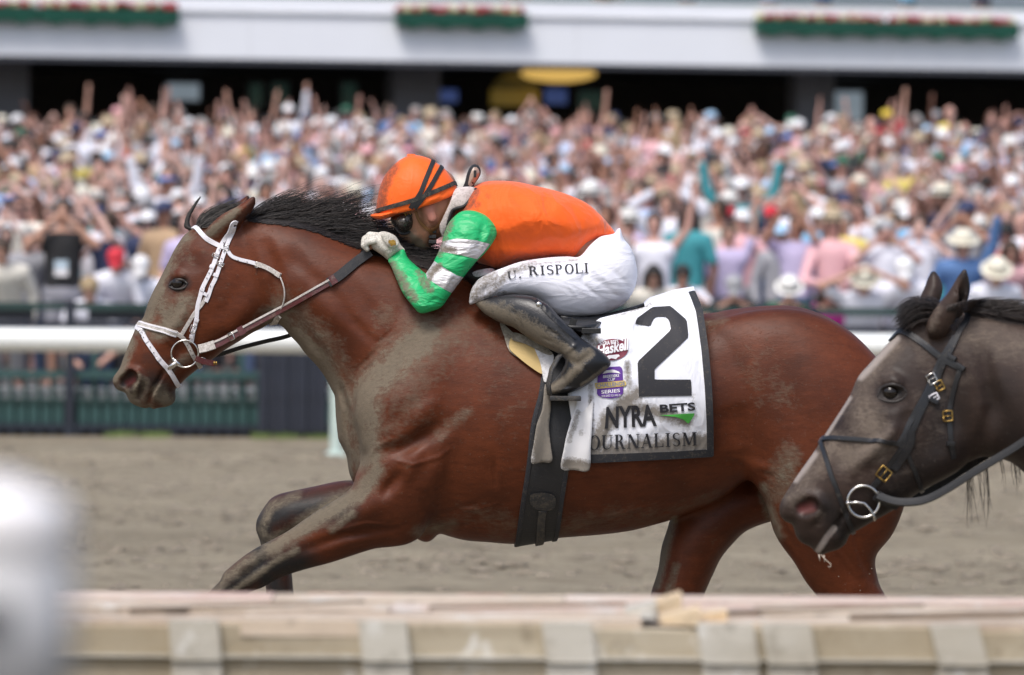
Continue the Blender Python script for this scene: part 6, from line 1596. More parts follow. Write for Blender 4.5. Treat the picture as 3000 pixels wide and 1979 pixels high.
# ------------------------------------------------------------------ the dark horse coming up on the right, nearer to the lens
D2 = 13.9
Y2 = D2 - DH
H2_HEAD = [(2640, 960), (2608, 999), (2557, 1056), (2513, 1107), (2487, 1165), (2417, 1273), (2385, 1324), (2340, 1388), (2302, 1445), (2284, 1480), (2284, 1509), (2300, 1528), (2321, 1538), (2328, 1560), (2334, 1576), (2350, 1592),
    (2372, 1602), (2391, 1620), (2406, 1627), (2430, 1618), (2452, 1612), (2474, 1598), (2484, 1580), (2491, 1566), (2520, 1550), (2557, 1528), (2600, 1505), (2634, 1484), (2691, 1444), (2760, 1408), (2810, 1378), (2838, 1345), (2852, 1290), (2850, 1200),
    (2830, 1120), (2800, 1040), (2775, 975), (2740, 925), (2700, 905), (2665, 925)]
H2_NECK = [(2655, 930), (2700, 890), (2770, 903), (2832, 912), (2902, 922), (3000, 944), (3200, 1000), (3400, 1070), (3560, 1090), (3640, 1200), (3640, 1450), (3560, 1600), (3380, 1640), (3180, 1590), (3110, 1500), (3040, 1425), (3000, 1385), (2966, 1358), (2927, 1344), (2876, 1340),
    (2838, 1350), (2790, 1330), (2720, 1200), (2665, 1050)]
def tr2(P): return [((u - 1340) * 1.15 + 3560, (v - 830) * 1.15 + 1085) for u, v in P]
X2 = lambda P: XZ(P, D2)
HV = Vol(W(2260, 0, D2)[0], W(5100, 0, D2)[0], -0.36, 0.36, 0.02, W(0, 770, D2)[2], 0.0068)
HV.yo = 0.0
HV.part(X2(tr2(BAY_TRUNK)), 0.285, 0.0, 0.0, n=4)
HV.part(X2(H2_NECK), 0.155, 0.0, 0.05, relief=rel([([(2870, 1120), (2960, 1300)], 60, -0.010), ([(2860, 1000), (2900, 1180), (2860, 1330)], 40, -0.016)], D2), n=5)
HV.part(X2(H2_HEAD), 0.106, 0.0, 0.025, relief=rel([([(2575, 1118), (2605, 1110), (2640, 1128)], 36, 0.017), ([(2570, 1180), (2610, 1186), (2650, 1165)], 30, -0.006), ([(2640, 1230), (2570, 1300), (2500, 1370)], 30, 0.016), ([(2600, 1260), (2540, 1310), (2470, 1340)], 12, 0.004), ([(2540, 1310), (2500, 1350), (2490, 1400)], 10, 0.004), ([(2660, 1200), (2610, 1280)], 30, -0.008),
    ([(2690, 1400), (2790, 1340), (2820, 1250), (2810, 1150)], 80, 0.020), ([(2640, 1330), (2560, 1400)], 50, -0.009), ([(2500, 1466), (2470, 1500), (2440, 1550), (2420, 1590)], 13, -0.012), ([(2460, 1560), (2450, 1590)], 26, 0.007),
    ([(2395, 1470), (2400, 1510), (2380, 1545)], 14, -0.008), ([(2318, 1468), (2350, 1443), (2388, 1452), (2402, 1480), (2388, 1512), (2350, 1528)], 24, 0.012), ([(2520, 1130), (2470, 1230)], 40, 0.004), ([(2480, 1290), (2450, 1380)], 40, -0.006)], D2), n=5)
for P, w, y in ((BAY_FARHIND, 0.125, 0.13), (BAY_FARFORE, 0.105, 0.125), (BAY_HIND, 0.15, -0.11), (BAY_FORE, 0.125, -0.135)):
    HV.part(X2(tr2(P)), w, y, 0.035, n=4)
HV.part(X2([(2706, 950), (2730, 905), (2768, 856), (2792, 815), (2813, 787), (2824, 800), (2832, 840), (2826, 880), (2814, 916), (2796, 945), (2774, 970), (2750, 990), (2715, 985)]), 0.032, lambda X, Z: -0.058 - 0.20 * np.clip(Z - 1.42, 0, 0.3), 0.012, n=4)
HV.part(X2([(2700, 900), (2704, 871), (2718, 842), (2730, 812), (2743, 793), (2756, 802), (2768, 822), (2772, 850), (2760, 890), (2730, 925)]), 0.028, lambda X, Z: 0.058 + 0.20 * np.clip(Z - 1.42, 0, 0.3), 0.012, n=4)
a, b = W(2782, 945, D2), W(2812, 815, D2)
HV.capsule((a[0], -0.088, a[2]), (b[0] + 0.004, -0.135, b[2]), 0.015, 0.008, 0.006, sub=True)
HV.bake_near()
for sg in (1, -1):
    a, b = W(2345, 1492, D2), W(2372, 1478, D2)
    HV.capsule((a[0], sg * (float(HV.near_y(a[0], a[2])) - 0.002), a[2]), (b[0], sg * (float(HV.near_y(b[0], b[2])) - 0.003), b[2]), 0.018, 0.020, 0.007, sub=True)
    a, b = W(2588, 1150, D2), W(2618, 1146, D2)
    HV.capsule((a[0], sg * (float(HV.near_y(a[0], a[2])) - 0.006), a[2]), (b[0], sg * (float(HV.near_y(b[0], b[2])) - 0.006), b[2]), 0.014, 0.0155, 0.006, sub=True)
HV.bake_near()
h2_me = HV.mesh('dark_horse')
u2, v2 = UV(HV.V[:, 0], HV.V[:, 2], D2)
m2 = brush(u2, v2, [([(2620, 1010), (2560, 1080), (2520, 1150)], 70, 0.85), ([(2530, 1200), (2560, 1300), (2480, 1330)], 95, 0.95), ([(2440, 1290), (2380, 1390), (2320, 1460)], 60, 0.8), ([(2460, 1400), (2560, 1380)], 60, 0.35),
    ([(2680, 1000), (2700, 1060)], 60, 0.5), ([(2740, 900), (2720, 960)], 26, 0.7), ([(2380, 1540), (2400, 1500)], 40, 0.4), ([(2840, 970), (3100, 1040)], 110, 0.8), ([(2700, 1180), (2800, 1100)], 80, 0.35), ([(2700, 1250), (2600, 1420)], 80, 0.25)])
em = brush(u2, v2, [([(2586, 1152), (2620, 1148)], 40, 1.0)])
nm_ = brush(u2, v2, [([(2345, 1492), (2372, 1478)], 28, 1.0)])
m2 = m2 * 0.85 * (1 - em) * (1 - nm_)
g2 = brush(u2, v2, [([(2760, 1150), (2760, 1300), (2640, 1430), (2540, 1500)], 110, 0.75), ([(2920, 1150), (2990, 1290)], 110, 0.45), ([(2420, 1480), (2470, 1560)], 70, 0.8), ([(2585, 1150), (2625, 1148)], 40, 0.95), ([(2350, 1486)], 44, 0.6),
    ([(2812, 800), (2828, 850)], 26, 0.8), ([(2743, 795)], 26, 0.8), ([(2790, 940), (2815, 850)], 20, 0.9)])
w2 = brush(u2, v2, [([(2625, 990), (2560, 1062), (2520, 1105)], 26, 0.62), ([(2490, 1165), (2420, 1275)], 12, 0.6), ([(2385, 1330), (2330, 1405)], 24, 0.62), ([(2396, 1612), (2420, 1570), (2440, 1545)], 18, 0.9), ([(2470, 1500), (2462, 1490)], 10, 0.7)])
r2 = brush(u2, v2, [([(2348, 1488), (2372, 1482)], 24, 0.85), ([(2420, 1575), (2432, 1555)], 10, 0.5)])
set_color(h2_me, np.stack([m2, g2, r2, w2], 1))
M_DARK = coat_material('dark_roan_coat', (0.046, 0.029, 0.023), (0.014, 0.012, 0.012), (0.150, 0.118, 0.094), (0.22, 0.07, 0.065), 0.40, (0.46, 0.40, 0.36))
horse2 = obj('horse', h2_me, M_DARK)
horse2.location = (0, Y2, 0)
tag(horse2, 'dark grey-brown horse with white-marked face coming in behind the bay', 'horse')
p = W(2603, 1148, D2)
for sg in (1, -1):
    mb = MB(); R = 0.022
    mb.lathe([(R * math.sin(t), -R * math.cos(t)) for t in np.linspace(0.001, math.pi - 0.001, 14)], 20, axis='y')
    e = mb.build('eye', M_EYE, horse2, True); e.location = (p[0], sg * (float(HV.near_y(p[0], p[2])) + 0.006), p[2])
def lid2(path, r):
    q = X2(spline(path, 6, False)); y = HV.near_y(q[:, 0], q[:, 1]); n = len(q); mb = MB()
    mb.tube([(q[i, 0], y[i] + 0.001, q[i, 1]) for i in range(n)], [r * (0.35 + 0.65 * math.sin(math.pi * (i + 0.5) / n)) for i in range(n)], 8)
    mb.build('eyelid', M_LID, horse2, True)
lid2([(2564, 1162), (2576, 1136), (2604, 1124), (2634, 1132), (2650, 1150)], 0.0048); lid2([(2564, 1162), (2585, 1172), (2612, 1175), (2636, 1166), (2650, 1150)], 0.0036)
M_MANE2 = hair_material('dark_mane_hair', (0.014, 0.011, 0.011), (0.085, 0.064, 0.056), 0.5)
S = []
cr2 = spline([(2770, 905), (2832, 911), (2902, 920), (3000, 942), (3200, 998), (3400, 1065)], 12, False)
for _ in range(2600):
    a = cr2[int(rng.random() * (len(cr2) - 1))]; u, v = a[0] + rng.normal(0, 8), a[1] - 3 + rng.normal(0, 3); y = rng.normal(-0.01, 0.015); L = rng.uniform(70, 190); pts = []
    a0 = math.radians(rng.uniform(-4, 22))
    for s in range(9):
        w = s / 8; pts.append((u, v, y)); an = a0 - math.radians(24) * w + rng.normal(0, 0.02); u += math.cos(an) * L / 8; v -= math.sin(an) * L / 8 - 0.6; y -= 0.0015
    pa = np.array(pts); q = X2(pa[:, :2]); yy = np.minimum(pa[:, 2], HV.near_y(q[:, 0], q[:, 1]) - 0.003); S.append(np.stack([q[:, 0], yy, q[:, 1]], 1))
hair('mane', S, rng.uniform(0.0008, 0.0016, len(S)), M_MANE2, horse2, cols=(rng.random((len(S), 1)) ** 2).repeat(3, 1))
S = []
for _ in range(1300):                                   # forelock bunched in front of the ears
    top = rng.random()
    u, v = 2735 + rng.normal(0, 10), 888 + 50 * (1 - top) + rng.normal(0, 5); y = rng.normal(-0.03, 0.02); L = rng.uniform(80, 118); a_0 = 172 - 14 * top + rng.normal(0, 4); a_1 = 236 + 10 * top + rng.normal(0, 6); pts = []
    for s in range(9):
        w = s / 8; pts.append((u, v, y)); an = math.radians(a_0 + (a_1 - a_0) * w ** 1.3); u += math.cos(an) * L / 8; v -= math.sin(an) * L / 8; y -= 0.0015
    pa = np.array(pts); q = X2(pa[:, :2]); S.append(np.stack([q[:, 0], np.minimum(pa[:, 2], np.maximum(HV.near_y(q[:, 0], q[:, 1]), -0.09) + 0.02), q[:, 1]], 1))
hair('forelock', S, rng.uniform(0.0008, 0.0016, len(S)), M_MANE2, horse2, cols=(rng.random((len(S), 1)) ** 2).repeat(3, 1))
S = []
for u0 in (2834, 2842, 2850, 2856, 2870, 2878, 2890, 2900, 2940, 2972, 2976, 2984):
    for _ in range(4):
        u, v, y = u0 + rng.normal(0, 3), 1345 + rng.normal(0, 4), 0.03 + rng.normal(0, 0.01); L = rng.uniform(90, 210) * (1 if u0 < 2930 else 0.5); dr = rng.uniform(-6, 14)
        pts = [(u + dr * w * w + 6 * math.sin(w * 3 + u0), v + L * w, y) for w in np.linspace(0, 1, 9)]
        pa = np.array(pts); q = X2(pa[:, :2]); S.append(np.stack([q[:, 0], pa[:, 2], q[:, 1]], 1))
hair('throat_hair', S, rng.uniform(0.0008, 0.0016, len(S)), M_MANE2, horse2, cols=(rng.random((len(S), 1)) * 0.6).repeat(3, 1))
mb = MB(); q = X2(spline([(2404, 1624), (2418, 1640), (2432, 1652), (2431, 1660), (2424, 1659)], 6, False)); mb.tube([(x, -0.02, z) for x, z in q], list(np.linspace(0.0016, 0.0007, len(q))), 6)
for u, v in ((2398, 1630), (2412, 1632)): mb.tube([(W(u, v - 6, D2)[0], -0.02, W(u, v - 6, D2)[2]), (W(u + 3, v + 14, D2)[0], -0.02, W(u + 3, v + 14, D2)[2])], [0.0025, 0.0006], 6)
tag(mb.build('saliva', simple('saliva', (0.60, 0.50, 0.40), 0.25, 0.1, 30), horse2, True), kind='stuff')
bridle2 = empty('bridle', (W(2650, 1200, D2)[0], Y2, W(2650, 1200, D2)[2]))
tag(bridle2, 'black leather bridle with brass buckles on the dark horse', 'bridle')
M_BL2 = muddy('black_bridle_leather', (0.014, 0.014, 0.016), 0.35, 0.22, 26.0, None, 0.15)
def on2(o):
    o.location = (0, Y2, 0); return attach(o, bridle2)
def strap2(name, pts, w, th=0.004, off=0.001, mat=M_BL2):
    P, Nn = path3(HV, pts, off, 0.008, D2); return on2(ribbon(name, P, Nn, w * D2 / FPX, th, mat))
nb = [(2600, 976), (2622, 968), (2650, 974), (2690, 1000), (2730, 1030), (2765, 1056), (2802, 1074)]
strap2('browband', mir(nb) + [(2592, 980, 0)] + nb, 19, 0.005)
cs = [(2828, 938), (2806, 965), (2780, 1020), (2758, 1062), (2738, 1110), (2716, 1150), (2690, 1200), (2666, 1255), (2640, 1300), (2610, 1345), (2583, 1384), (2560, 1410), (2546, 1428)]
strap2('cheek_strap', [(2830, 912, 0)] + cs, 17, 0.004, 0.002)
strap2('cheek_strap', [(2790, 985), (2770, 1020), (2745, 1060), (2722, 1110), (2700, 1155), (2675, 1200), (2655, 1240), (2636, 1280), (2620, 1300)], 16, 0.004, 0.002)
strap2('cheek_strap', [(2660, 1260), (2660, 1290), (2640, 1330), (2612, 1372)], 22, 0.005, 0.004)
strap2('throat_strap', [(2806, 1075), (2794, 1110), (2782, 1160), (2772, 1210), (2775, 1260), (2778, 1300), (2786, 1340)], 15, 0.004, 0.001)
P, Nn = loop(HV, [(2400, 1284), (2450, 1282), (2500, 1284), (2560, 1288), (2612, 1294), (2640, 1310), (2665, 1360), (2690, 1420)], (2392, 1283), (2700, 1438), 0.001, D2); on2(ribbon('noseband', P, Nn, 13 * D2 / FPX, 0.005, M_BL2))
P, Nn = loop(HV, [(2401, 1290), (2414, 1330), (2430, 1388), (2446, 1430), (2462, 1475), (2480, 1520), (2496, 1556)], (2394, 1290), (2500, 1562), 0.0015, D2); on2(ribbon('drop_strap', P, Nn, 14 * D2 / FPX, 0.004, M_BL2))
for a in ((2744, 1128, 11, 13, 0.5, M_BRASS), (2728, 1162, 12, 9, 0.5, M_STRAP), (2768, 1216, 13, 14, 0.1, M_BRASS), (2582, 1384, 17, 17, 0.9, M_BRASS), (2722, 1108, 12, 14, 0.5, M_STEEL)):
    on2(buckle(a[0], a[1], a[2], a[3], a[4], HV, a[5], None, 0.0024, 0.009, D2))
for a, b in (((2770, 1040), (2792, 1052)), ((2795, 1066), (2816, 1080)), ((2712, 1166), (2736, 1178)), ((2764, 1294), (2786, 1298))): strap2('keeper', [a, ((a[0] + b[0]) / 2, (a[1] + b[1]) / 2), b], 14, 0.008, 0.004)
xr2, _, zr2 = W(2523, 1465, D2); yr2 = float(HV.near_y(xr2, zr2)) - 0.016
for sg in (1, -1):
    mb = MB(); Rr = 46 * D2 / FPX
    mb.tube([(xr2 + Rr * math.cos(t), sg * yr2, zr2 + Rr * math.sin(t)) for t in np.linspace(0, 2 * math.pi, 41)], 0.0038, 8, False); on2(mb.build('bit_ring', M_STEEL, None, True))
mb = MB(); bt = [(2478, 1469), (2505, 1467), (2525, 1470), (2540, 1485), (2552, 1505), (2556, 1522)]
mb.tube([(W(u, v, D2)[0], yr2 - 0.004, W(u, v, D2)[2]) for u, v in bt], 0.0036, 8); mb.lathe([(0.0001, -0.007), (0.006, -0.004), (0.007, 0), (0.006, 0.004), (0.0001, 0.007)], 12, axis='y', at=(W(2478, 1469, D2)[0], yr2 - 0.004, W(2478, 1469, D2)[2]))
mb.tube([(W(2500, 1470, D2)[0], -0.075, W(2500, 1470, D2)[2]), (W(2500, 1472, D2)[0], 0.075, W(2500, 1472, D2)[2])], 0.008, 10)
on2(mb.build('bit_mouthpiece', M_STEEL, None, True))
def rein2(uv, sg, w):
    q = X2(resample(spline(uv, 8, False), 8)); L = np.linspace(0, 1, len(q)); ys = HV.near_y(q[:, 0], q[:, 1]) - 0.010
    onb = HV.sample(np.stack([q[:, 0], np.zeros(len(q)), q[:, 1]], 1)) > -0.02
    y = np.where(onb, np.minimum(yr2 - 0.005 - 0.08 * L, ys), yr2 - 0.005 - 0.08 * L)
    for _ in range(14): y[1:-1] = np.minimum(y[1:-1], 0.25 * (2 * y[1:-1] + y[2:] + y[:-2]))
    return np.stack([q[:, 0], sg * y, q[:, 1]], 1)
ru = [(2562, 1448), (2600, 1462), (2640, 1467), (2698, 1460), (2760, 1430), (2838, 1380), (2920, 1330), (2985, 1288), (3060, 1230), (3200, 1130), (3330, 1050)]
P = rein2(ru, 1, 20); k = int(len(P) * 0.55)
Nn = np.tile([0.1, -1.0, 0.3], (len(P), 1)); Nn /= np.linalg.norm(Nn, axis=1, keepdims=True)
on2(ribbon('rein', P[:k], Nn[:k], 22 * D2 / FPX, 0.010, M_RUBBER))
M_ORANGE_GRIP = simple('orange_grip', (0.75, 0.10, 0.015), 0.5, 0.15, 60)
on2(ribbon('rein_grip', P[k:], Nn[k:], 26 * D2 / FPX, 0.010, M_ORANGE_GRIP))
P = rein2(ru, -1, 20); on2(ribbon('rein', P, -Nn, 20 * D2 / FPX, 0.008, M_RUBBER))
P, Nn = path3(HV, [(2556, 1440), (2590, 1458), (2618, 1465)], 0.014, 0.006, D2); on2(ribbon('rein_loop', P, Nn, 30 * D2 / FPX, 0.010, M_BL2))
# ------------------------------------------------------------------ foreground: weathered wooden barrier and the pale casing close to the lens
def wood(name, c0, c1, c2, sc=6.0):
    m, nt, b = mat_new(name)
    g = noise(nt, sc, 8, 0.7, stretch=(0.18, 1.0, 1.6)); f = noise(nt, 3.0, 5, 0.65); sp = noise(nt, 9.0, 6, 0.7)
    c = mixc(nt, ramp(nt, g, [(0.3, 0.0), (0.7, 1.0)]), c0, c1); c = mixc(nt, ramp(nt, f, [(0.45, 0.0), (0.75, 0.75)]), c, c2)
    c = mixc(nt, ramp(nt, sp, [(0.56, 0.0), (0.66, 0.75)]), c, (0.70, 0.69, 0.65))
    d_ = noise(nt, 17.0, 6, 0.7); c = mixc(nt, ramp(nt, d_, [(0.30, 0.55), (0.46, 0.0)]), c, tuple(x * 0.55 for x in c2))
    nt.links.new(c, b.inputs['Base Color']); b.inputs['Roughness'].default_value = 0.8; bump(nt, b, g, 0.4, 0.01); return m
M_W1 = wood('weathered_board', (0.33, 0.275, 0.19), (0.50, 0.44, 0.335), (0.27, 0.21, 0.125)); M_W2 = wood('grey_batten', (0.43, 0.40, 0.335), (0.58, 0.55, 0.485), (0.36, 0.31, 0.23)); M_W3 = wood('top_plank', (0.46, 0.36, 0.265), (0.68, 0.57, 0.45), (0.32, 0.24, 0.18), 5.0)
M_W4 = wood('pink_plank', (0.58, 0.45, 0.36), (0.70, 0.60, 0.51), (0.52, 0.30, 0.25), 4.0); M_W5 = wood('splintered_wood', (0.62, 0.46, 0.28), (0.74, 0.60, 0.42), (0.3, 0.2, 0.12), 12.0); M_WD = simple('gap_shade_wood', (0.07, 0.055, 0.045), 0.9, 0.3, 6)
DB, DB2 = 9.46, 10.10
zt = W(1500, 1818, DB)[2]; yb_, yk = DB - DH, DB2 - DH
bar = empty('wooden_barrier', (0, yb_, 0)); tag(bar, 'weathered low wooden barrier with battens, out of focus along the bottom', 'barrier')
XL, XR = W(-500, 1850, DB)[0], W(3500, 1850, DB)[0]
def bx(u): return W(u, 1880, DB)[0]
def part(mb, nm, mat): return attach(mb.build(nm, mat), bar)
# planks of the top, running a little askew, with gaps
def plank(xa, xb, ya0, yb0, ya1, yb1, z, th, mat, nm='plank', lift=0.0):
    mb = MB(); V = [(xa, ya0, z - th), (xb, ya1, z - th), (xb, yb1, z - th), (xa, yb0, z - th), (xa, ya0, z), (xb, ya1, z + lift), (xb, yb1, z + lift), (xa, yb0, z)]
    mb.add(V, [(0, 3, 2, 1), (4, 5, 6, 7), (0, 1, 5, 4), (1, 2, 6, 5), (2, 3, 7, 6), (3, 0, 4, 7)]); return part(mb, nm, mat)
w = yk - yb_
plank(XL, bx(700), yb_ + 0.02, yb_ + w * .30, yb_ + 0.03, yb_ + w * .26, zt - 0.006, 0.03, M_W3); plank(bx(704), bx(1880), yb_ + 0.00, yb_ + w * .28, yb_ + 0.01, yb_ + w * .36, zt - 0.002, 0.03, M_W3)
plank(bx(2010), XR, yb_ + 0.03, yb_ + w * .26, yb_ + 0.01, yb_ + w * .40, zt - 0.004, 0.03, M_W3)
plank(XL, bx(1130), yb_ + w * .34, yb_ + w * .66, yb_ + w * .31, yb_ + w * .60, zt + 0.003, 0.03, M_W3); plank(bx(1134), bx(2240), yb_ + w * .40, yb_ + w * .63, yb_ + w * .42, yb_ + w * .68, zt + 0.002, 0.03, M_W4); plank(bx(2246), XR, yb_ + w * .33, yb_ + w * .60, yb_ + w * .47, yb_ + w * .69, zt + 0.002, 0.03, M_W3)
plank(XL, bx(760), yb_ + w * .70, yk, yb_ + w * .68, yk, zt + 0.006, 0.04, M_W4); plank(bx(764), bx(1660), yb_ + w * .66, yk, yb_ + w * .68, yk, zt + 0.005, 0.04, M_W3); plank(bx(1664), XR, yb_ + w * .71, yk, yb_ + w * .72, yk, zt + 0.006, 0.04, M_W4)
M_GAP_SHADE = simple('brown_gap_shade', (0.22, 0.17, 0.125), 0.9, 0.3, 6); M_WR = wood('red_painted_wood', (0.50, 0.16, 0.12), (0.62, 0.36, 0.29), (0.55, 0.40, 0.33), 8.0)
for ua, ub in ((430, 640), (860, 1130), (1330, 1480), (1990, 2420), (2880, 3200)):
    plank(bx(ua), bx(ub), yk + 0.004, yk + 0.035, yk + 0.004, yk + 0.030, zt + 0.004, 0.04, M_WR, 'edge_strip')
for ua, ub, ya, yb3 in ((360, 1050, .22, .62), (1250, 1850, .40, .60), (2130, 2760, .30, .64), (2500, 3300, .16, .44)):   # brown strips laid on top paint the shade of gaps between planks
    plank(bx(ua), bx(ub), yb_ + w * ya, yb_ + w * (ya + .035), yb_ + w * yb3, yb_ + w * (yb3 + .03), zt + 0.0075, 0.01, M_GAP_SHADE, 'gap_shade_strip')
mb = MB(); mb.box(XL, XR, yb_ + 0.04, yk - 0.02, zt - 0.07, zt - 0.045); part(mb, 'decking_base', M_WD)  # dark base puts the shade of the plank gaps into its colour
for (ua, ub, ya, yb2, lift, mt) in ((1840, 1930, .30, .55, 0.018, M_W2), (1935, 2050, .05, .22, 0.022, M_W5), (2060, 2135, .16, .38, 0.012, M_W5), (1890, 2010, .44, .66, 0.03, M_W5)):
    plank(bx(ua), bx(ub), yb_ + w * ya, yb_ + w * yb2, yb_ + w * (ya - 0.06), yb_ + w * (yb2 - 0.1), zt + 0.004, 0.012, mt, 'splinter', lift)
# face: recessed boards between proud battens
bt_ = [(495, 640, 18), (1050, 1190, 26), (1585, 1730, 32), (2040, 2205, 34), (2228, 2372, 40), (2722, 2865, 52), (-90, 60, 12), (3230, 3370, 60)]
seams = sorted(bt_); zA, zB, zC = W(1500, 1816, DB)[2], W(1500, 1940, DB)[2], 0.0
edges = [XL] + [q for a, b, _ in seams for q in (bx(a), bx(b))] + [XR]
for k in range(0, len(edges) - 1, 2):
    a, b = edges[k], edges[k + 1]
    mb = MB(); mb.box(a - 0.03, b + 0.05, yb_ + 0.004, yb_ + 0.05, zB + 0.003, zA - 0.008 - 0.004 * (k % 3), 0.004); part(mb, 'board', M_W1)
    mb = MB(); mb.box(a - 0.03, b + 0.08, yb_ + 0.014, yb_ + 0.06, zB - 0.16, zB, 0.004); part(mb, 'board', M_W1)
mb = MB(); mb.box(XL, XR, yb_ - 0.004, yb_ + 0.003, zB + 0.004, zB + 0.010); part(mb, 'ledge_strip', M_W2)
mb = MB(); mb.box(XL, XR, yb_ + 0.062, yb_ + 0.10, 0, zA - 0.03); part(mb, 'backing_board', M_WD)  # dark too, painting the shade between boards and battens
mb = MB(); mb.box(XL, XR, yb_ + 0.04, yb_ + 0.061, 0.0, zB - 0.165); part(mb, 'skirt_board', M_W1)
mb = MB(); mb.box(XL, XR, yk - 0.06, yk - 0.02, 0, zt - 0.075); part(mb, 'rear_board', M_W1)
for a, b, lean in bt_:
    xa, xb, dx = bx(a), bx(b), lean / (FPX / DB)
    mb = MB(); V = []
    for z, s in ((zA - 0.004, 0), (zB, dx * 0.55)):
        V += [(xa + s, yb_ - 0.020, z), (xb + s, yb_ - 0.020, z), (xb + s, yb_ + 0.011, z), (xa + s, yb_ + 0.011, z)]
    mb.add(V, [(0, 1, 2, 3), (7, 6, 5, 4), (0, 4, 5, 1), (1, 5, 6, 2), (2, 6, 7, 3), (3, 7, 4, 0)]); part(mb, 'batten', M_W2)
    mb = MB(); V = []
    for z, s in ((zB - 0.003, dx * 0.55), (0.0, dx * 1.6)):
        V += [(xa + s, yb_ - 0.010, z), (xb + s, yb_ - 0.010, z), (xb + s, yb_ + 0.025, z), (xa + s, yb_ + 0.025, z)]
    mb.add(V, [(0, 1, 2, 3), (7, 6, 5, 4), (0, 4, 5, 1), (1, 5, 6, 2), (2, 6, 7, 3), (3, 7, 4, 0)]); part(mb, 'batten', M_W2)

# pale rounded casing on a post, very close to the lens
DC = 3.3
M_CASEW = simple('white_casing', (0.82, 0.80, 0.81), 0.35, 0.02, 4); M_CASEG = simple('grey_casing', (0.40, 0.40, 0.41), 0.45, 0.05, 4)
xr_ = W(212, 1600, DC)[0]; xl_ = W(-210, 1600, DC)[0]; ztc = W(100, 1398, DC)[2]; zm = W(100, 1610, DC)[2]; zl = W(100, 2120, DC)[2]; hw = (xr_ - xl_) / 2; cx = (xr_ + xl_) / 2
case = empty('camera_housing', (cx, DC - DH, 0)); tag(case, 'blurred white-topped rounded grey casing close to the lens at lower left', 'camera housing')
def rrect(hx, hy, r, n=6):
    return [(sx * (hx - r) + r * math.cos(a), sy * (hy - r) + r * math.sin(a)) for sx, sy, a0 in ((1, 1, 0), (-1, 1, 90), (-1, -1, 180), (1, -1, 270)) for a in [math.radians(a0 + 90 * k / n) for k in range(n + 1)]]
def stack(rings):
    mb = MB(); V = []; m = None
    for z, sc, off in rings:
        p = rrect(hw * sc, 0.05 * sc, 0.035 * sc); m = len(p); V += [(cx + off + x, DC - DH + y, z) for x, y in p]
    F = [(i * m + k, i * m + (k + 1) % m, (i + 1) * m + (k + 1) % m, (i + 1) * m + k) for i in range(len(rings) - 1) for k in range(m)] + [tuple(range(m - 1, -1, -1)), tuple((len(rings) - 1) * m + k for k in range(m))]
    return mb.add(V, F)
attach(stack([(zm, 1.0, 0), (zm + 0.02, 0.98, -0.0006), (zm + 0.034, 0.90, -0.002), (ztc - 0.010, 0.68, -0.006), (ztc - 0.003, 0.52, -0.008), (ztc, 0.30, -0.009)]).build('cap', M_CASEW, None, True), case)
attach(stack([(zl, 1.0, 0), (zm - 0.002, 1.0, 0)]).build('body', M_CASEG, None, True), case)
mb = MB(); p = W(-8, 1790, DC); mb.lathe([(0.0001, -0.062), (0.010, -0.062), (0.013, -0.056), (0.013, -0.04)], 18, axis='y', at=(p[0], DC - DH, p[2])); attach(mb.build('lens', M_RUBBER, None, True), case)
mb = MB(); mb.tube([(cx, DC - DH, 0), (cx, DC - DH, zl)], 0.022, 12); attach(mb.build('post', M_CASEG, None, True), case)
# ------------------------------------------------------------------ the crowd
def obj_color_mat(name, rough=0.75, var=0.15, sc=14.0, vcol=False):
    m, nt, b = mat_new(name); oi = N(nt, 'ShaderNodeObjectInfo'); f = noise(nt, sc, 4)
    c = mixc(nt, f, (1 - var,) * 3, (1 + var,) * 3); c = mixc(nt, 1.0, oi.outputs['Color'], c, 'MULTIPLY')
    if vcol:
        a = N(nt, 'ShaderNodeVertexColor', layer_name='paint'); c = mixc(nt, 1.0, c, a.outputs[0], 'MULTIPLY')
    nt.links.new(c, b.inputs['Base Color']); b.inputs['Roughness'].default_value = rough; return m
M_PSKIN = obj_color_mat('crowd_skin', 0.55, 0.12, 14, True); M_PCLOTH = obj_color_mat('crowd_clothes', 0.8, 0.08, 9); M_PHAIR = obj_color_mat('crowd_hair', 0.6, 0.3, 40); M_PHAT = obj_color_mat('crowd_hats', 0.7, 0.06, 20)
POSES = {   # right arm (elbow, hand), left arm
    'arms down': (((.27, .0, 1.12), (.26, -.10, .88)),) * 2, 'both arms raised': (((.34, -.03, 1.60), (.40, -.06, 1.93)),) * 2,
    'one arm raised': (((.27, -.02, 1.64), (.30, -.05, 1.98)), ((.27, 0, 1.12), (.24, -.15, .95))), 'hands at the face': (((.33, -.16, 1.33), (.07, -.17, 1.57)),) * 2,
    'hands on the head': (((.40, -.03, 1.60), (.12, -.03, 1.78)),) * 2, 'clapping': (((.28, -.12, 1.15), (.05, -.30, 1.33)),) * 2, 'phone held high': (((.27, -.20, 1.50), (.05, -.28, 1.82)),) * 2,
    'leaning forward': (((.28, -.22, 1.08), (.14, -.40, 1.06)),) * 2, 'fist in the air': (((.30, -.05, 1.58), (.22, -.14, 1.86)), ((.29, -.12, 1.16), (.10, -.26, 1.25)))}
def person_vol(h): return Vol(-0.60, 0.60, -0.56, 0.30, -0.02, 2.16, h)
